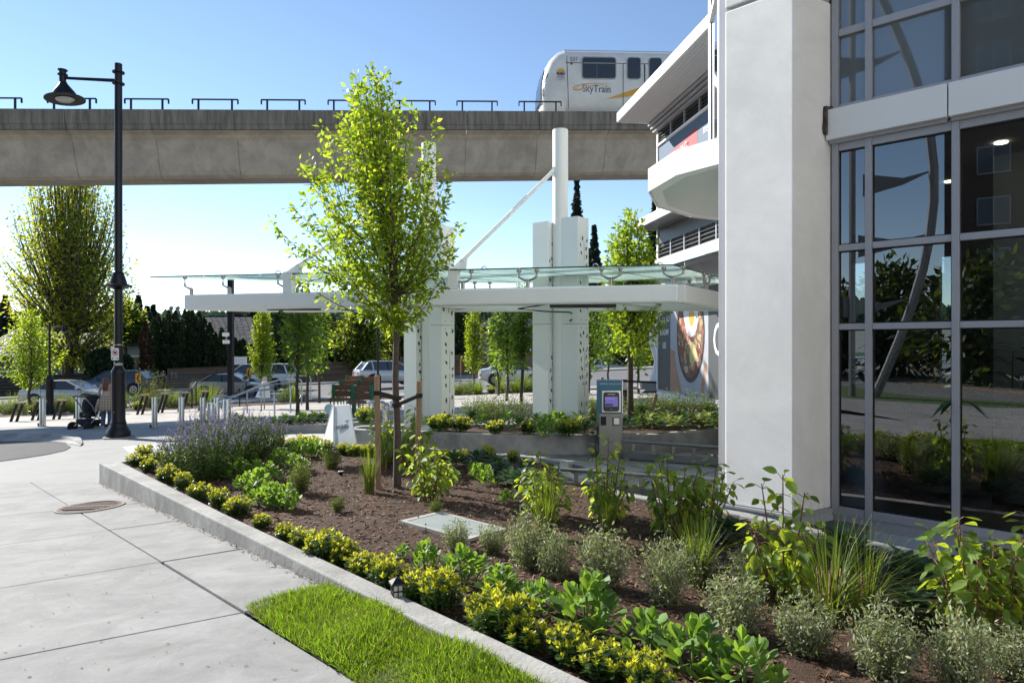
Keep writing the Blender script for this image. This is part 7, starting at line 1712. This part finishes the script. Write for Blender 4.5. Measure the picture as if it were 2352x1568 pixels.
m_hgreen = M('house_green', (.13,.19,.165), .85, var=.1); m_hblue = M('house_stucco', (.30,.33,.36), .9, var=.1, bump=.3); m_hbeige = M('house_beige', (.20,.185,.15), .85, var=.1); m_hpink = M('house_pink', (.26,.165,.14), .85, var=.1)
m_shake = [M('roof_shake_%d' % i, c, .7, var=.4, vscale=4) for i, c in enumerate([(.05,.045,.045),(.09,.085,.085),(.11,.105,.105)])]
h1 = house('green walled house with dark shake roof at the far left', -60, 255, 62, 880, 815, 742, 9, m_hgreen, m_shake, .12, 1, wins=((12,832,2.2,1.4,0),(205,838,1.8,1.2,0)))
h2 = house('grey stucco house with a dark hip roof behind the cedars', 288, 590, 62, 875, 790, 722, 11, m_hblue, m_shin, .22, 2, wins=((306,842,1.2,1.8,0),(580,832,2.4,1.3,0)))
for px in (393, 408):
    q = P(px, 722, 66.5); MB().lathe(q+Vector((0,0,-1.2)), [(.14,0),(.14,1.7),(.22,1.72),(.22,1.9),(.1,2.0)], 10).build('flue', m_dullsteel, h2)
house('beige gabled house with an arched window behind the benches', 775, 868, 62, 868, 800, 768, 8, m_hbeige, m_shin, .3, 3, gable='front', wins=((820,824,2.6,1.9,1),))
house('pink two storey house behind the white sedan', 1105, 1235, 64, 872, 752, 715, 10, m_hpink, m_shin, .25, 4, wins=((1172,770,1.8,2.0,0),(1200,780,1.4,2.4,0)))
house('low garage wing with a dark hip roof before the pink house', 1085, 1160, 60, 872, 830, 795, 5, m_hpink, m_shin, .35, 5, wins=())
tag(sheet('garden_lawn', [(-60,46),(-36,51.5),(3,60.5),(45,72),(45,100),(-60,100)], -.05, M('garden_grass', (.03,.05,.015), .95, var=.4, vscale=.8), thick=.02), 'dark grass gardens beyond the fence', None, None, 'structure')
# hedge behind the crossover on the right
rg = np.random.default_rng(55); n = 5000
px = rg.uniform(1340, 1560, n); d_ = rg.uniform(74, 78, n); py = rg.uniform(770, 858, n)
pos = np.stack([(px-CX)/F*d_, d_, (HY-py)/F*d_], 1)
V, Fc = scatter(T0, pos, rg.normal(size=(n,3)), rg.normal(size=(n,3)), rg.uniform(.25,.5,n)); tag(npmesh('hedge', V, Fc, [m_lfM], None), 'overgrown dark hedge behind the white crossover', None, None, 'stuff')
# ================================================================ LOBBY PLANTS
def palm(s, dpt, H, seed, lab):
    rg = np.random.default_rng(seed); p = I(s, -1.60, dpt); t = thing('lobby_palm', lab, 'potted plant', p, 'potted palms inside the lobby')
    MB().lathe(p, [(.20,0),(.28,.05),(.34,.52),(.35,.55),(.30,.55),(.28,.50)], 24).build('pot', M('terrazzo_pot', (.10,.10,.095), .6, var=.3, vscale=30), t, smooth=True)
    V, Fq, mb = [], [], MB()
    for k in range(14):
        a = k*2.4; ln = H*rg.uniform(.6,1.0); el = rg.uniform(.75,1.4); pts = []
        for u in np.linspace(0,1,7): r = ln*.55*u*math.cos(el)*1.6; pts.append(Vector((p.x+r*math.cos(a), p.y+r*math.sin(a), p.z+.5+ln*(u*math.sin(el)-.35*u*u*u))))
        mb.tube(pts, np.linspace(.012,.003,7), 5)
        for j in range(2, 7):
            for sgn in (-1,1):
                dd = (pts[j]-pts[j-1]).normalized(); sd = dd.cross(Vector((0,0,1))).normalized()*sgn
                L.append if False else None
                V.append((pts[j], sd*.8+dd*.6+Vector((0,0,-.25)), .34*rg.uniform(.8,1.2)))
    mb.build('stalks', m_greenstem, t)
    P_ = np.array([v[0] for v in V]); A_ = np.array([v[1] for v in V]); S_ = np.array([v[2] for v in V])
    Vv, Fc = scatter(leaf_tpl(.22,.03,.2,0), P_, A_, np.tile((0,0,1.),(len(P_),1)), S_); npmesh('fronds', Vv, Fc, LEAF('palm_leaf', (.03,.075,.02), (.06,.12,.015), .35, .4, .3), None, t)
palm(.75, 1.1, 1.9, 1, 'tall palm in a pale pot behind the middle window'); palm(1.25, 1.5, 2.3, 2, 'larger palm behind the middle window beside the tall one'); palm(.25, 1.9, 2.0, 3, 'palm seen through the narrow left window'); palm(2.1, 1.4, 1.8, 4, 'palm in the shade behind the right window')
p = I(.95, -1.60, .55); t = thing('lobby_planter', 'low speckled round planter on the lobby floor', 'planter', p); MB().lathe(p, [(.22,0),(.26,.04),(.27,.22),(.24,.22),(.22,.16)], 24).build('bowl', M('terrazzo_pot', (.22,.22,.21)), t, smooth=True)
MB().lathe(p+Vector((0,0,.15)), [(.21,0),(.20,.02)], 20).build('soil', m_mulch, t)
# ================================================================ WHAT THE WINDOWS MIRROR (behind and left of the viewer), plus added light bouncers
rdz = -1.75
def far_(deg, r): a = R(deg); return Vector((4.0-math.sin(a)*r, 6.0-math.cos(a)*r))
mir = MB(); 
def strip_(lab, nm, pts, z, mt, kind='structure'):
    m_ = MB(); m_.quad(*[Vector((a, b_, z)) for a, b_ in pts]); tag(m_.build(nm, mt), lab, None, None, kind)
strip_('grass verge across the street behind the viewer', 'verge', [(-60,-4),(-9,-1.0),(9,-13),(9,-17),(-11,-4),(-60,-9)], -1.62, M('verge_grass', (.05,.10,.02), .9, var=.3, vscale=3))
strip_('added unseen concrete walk behind the viewer, bouncing sunlight onto the walls', 'bounce_walk', [(-16,1),(-10,-1.2),(9,-13.2),(16,-6),(9,1.4),(2.2,1.0)], -1.60, m_slab)  # added out of view to throw sunlight up at the walls
strip_('asphalt street behind the viewer', 'street', [(-70,-9.2),(-11,-4.2),(12,-19.5),(14,-30),(-12,-13),(-70,-20)], -1.66, m_road)
strip_('yellow centre line on the street behind the viewer', 'centre_line', [(-70,-14.3),(-11.5,-8.4),(12.5,-24.4),(12.6,-24.7),(-11.5,-8.65),(-70,-14.6)], -1.65, M('yellow_paint', (.55,.28,.03), .7))
c0_ = far_(50, 50); bt = thing('brick_tower', 'dark brick apartment block across the street behind the viewer', 'building', (c0_.x, c0_.y, -2))
m_brick = M('dark_brick', (.075,.05,.042), .85, var=.3, vscale=2); u_ = Vector((-math.cos(R(50)), math.sin(R(50)))); v_ = Vector((-math.sin(R(50)), -math.cos(R(50))))
def TP(a, b_, z): q = c0_+u_*a+v_*b_; return Vector((q.x, q.y, z))
MB().hexa([TP(a,b_,z) for z in (-2,34) for a, b_ in ((3.5,0),(-26,0),(-26,16),(3.5,16))]).build('wall', m_brick, bt)
for fl in range(9):
    for k in range(7):
        a = 1.6-k*3.9; z = 1.2+fl*3.5; f = MB(); f.hexa([TP(x,y,zz) for zz in (z,z+1.9) for x, y in ((a,-.08),(a-1.9,-.08),(a-1.9,.02),(a,.02))]); fr = f.build('window', m_galv, bt)
        for s0 in (.06,.99): g = MB(); g.hexa([TP(x,y,zz) for zz in (z+.08,z+1.82) for x, y in ((a-s0,-.11),(a-s0-.85,-.11),(a-s0-.85,-.081),(a-s0,-.081))]); g.build('pane', m_cglass, fr)
for i, (dg, r, h, rad) in enumerate([(72,34,6,4.2),(64,36,5.6,4),(58,35,6.2,4.2),(51,28,5.6,3.4),(44,26,6,3.0),(80,36,6,4),(38,27,6.5,3.2)]):
    q = far_(dg, r); make_tree('street_side_tree', 'broad street tree across the road behind the viewer, %s from the left in the mirror' % ORD[i], 'trees across the street behind the viewer', (q.x, q.y, -1.8), [(h*.12,rad*.5,0),(h*.3,rad*.95,0),(h*.55,rad,0),(h*.8,rad*.7,0),(h,.2,0)], h*.15, 60, 60, .5, [LEAF('street_side_leaf', (.028,.05,.014), (.05,.08,.01), .3, .6), m_lfM], 900+i, tr=.2, barkm=m_darkbark, spread=.5, split=.4)
c2_ = Vector((18.0,-14.5)); u2 = Vector((.85,.527)); v2 = Vector((.527,-.85)); pb = thing('bounce_block', 'added unseen pale block behind the viewer on the right, bouncing sunlight into the shade', 'building', (c2_.x, c2_.y, -2))  # invented block out of view; its sunlit front brightens the shaded faces
def TQ(a, b_, z): q = c2_+u2*a+v2*b_; return Vector((q.x, q.y, z))
MB().hexa([TQ(a,b_,z) for z in (-2,30) for a, b_ in ((-20,0),(20,0),(20,14),(-20,14))]).build('wall', M('warm_render', (.55,.53,.49), .85, var=.08), pb)
for fl in range(8):
    for k in range(9):
        a = -18+k*4.2; z = .8+fl*3.5; f = MB(); f.hexa([TQ(x,y,zz) for zz in (z,z+1.7) for x, y in ((a,-.08),(a+1.9,-.08),(a+1.9,.02),(a,.02))]); fr = f.build('window', m_galv, pb)
        g = MB(); g.hexa([TQ(x,y,zz) for zz in (z+.08,z+1.62) for x, y in ((a+.08,-.11),(a+1.82,-.11),(a+1.82,-.081),(a+.08,-.081))]); g.build('pane', m_cglass, fr)
# white sculptural frame of the tower's sister mast: curved steel ladder of fins seen mirrored in the glass
c = far_(56.2, 17); sc2 = thing('steel_sculpture', 'tall white curved steel sculpture with fins behind the viewer', 'sculpture', (c.x, c.y, -1.7))
m_sculp = M('sculpture_paint', (.20,.21,.22), .5); un = Vector((-math.cos(R(56.2)), math.sin(R(56.2))))
def SP(a, z): return Vector((c.x+un.x*a, c.y+un.y*a, z))
arc = [SP(1.3-1.6*math.sin(math.pi*clamp((z+1.7)/13)), z) for z in np.linspace(-1.7, 11.3, 14)]
MB().tube(arc, .13, 8).build('curved_mast', m_sculp, sc2, smooth=True)
for i in range(5):
    z = 1.2+i*1.9; a = 1.3-1.6*math.sin(math.pi*(z+1.7)/13); mb = MB(); mb.prism([SP(a, z+.25), SP(a+.8, z+.1), SP(a+1.9, z+.35), SP(a+1.9, z-.35), SP(a+.8, z-.1)], (v_.x*.05, v_.y*.05, 0)); mb.build('fin', m_sculp, sc2)
MB().tube([SP(1.9, -1.7), SP(1.9, 11.3)], .10, 8).build('straight_mast', m_sculp, sc2)

for o in COL.objects:
    if o.parent is not None and o.name.split('.')[0] in ('yellow_tips','lower_foliage','foliage','flower_spikes','blades','fronds','straw_stubble'): o['kind'] = 'stuff'
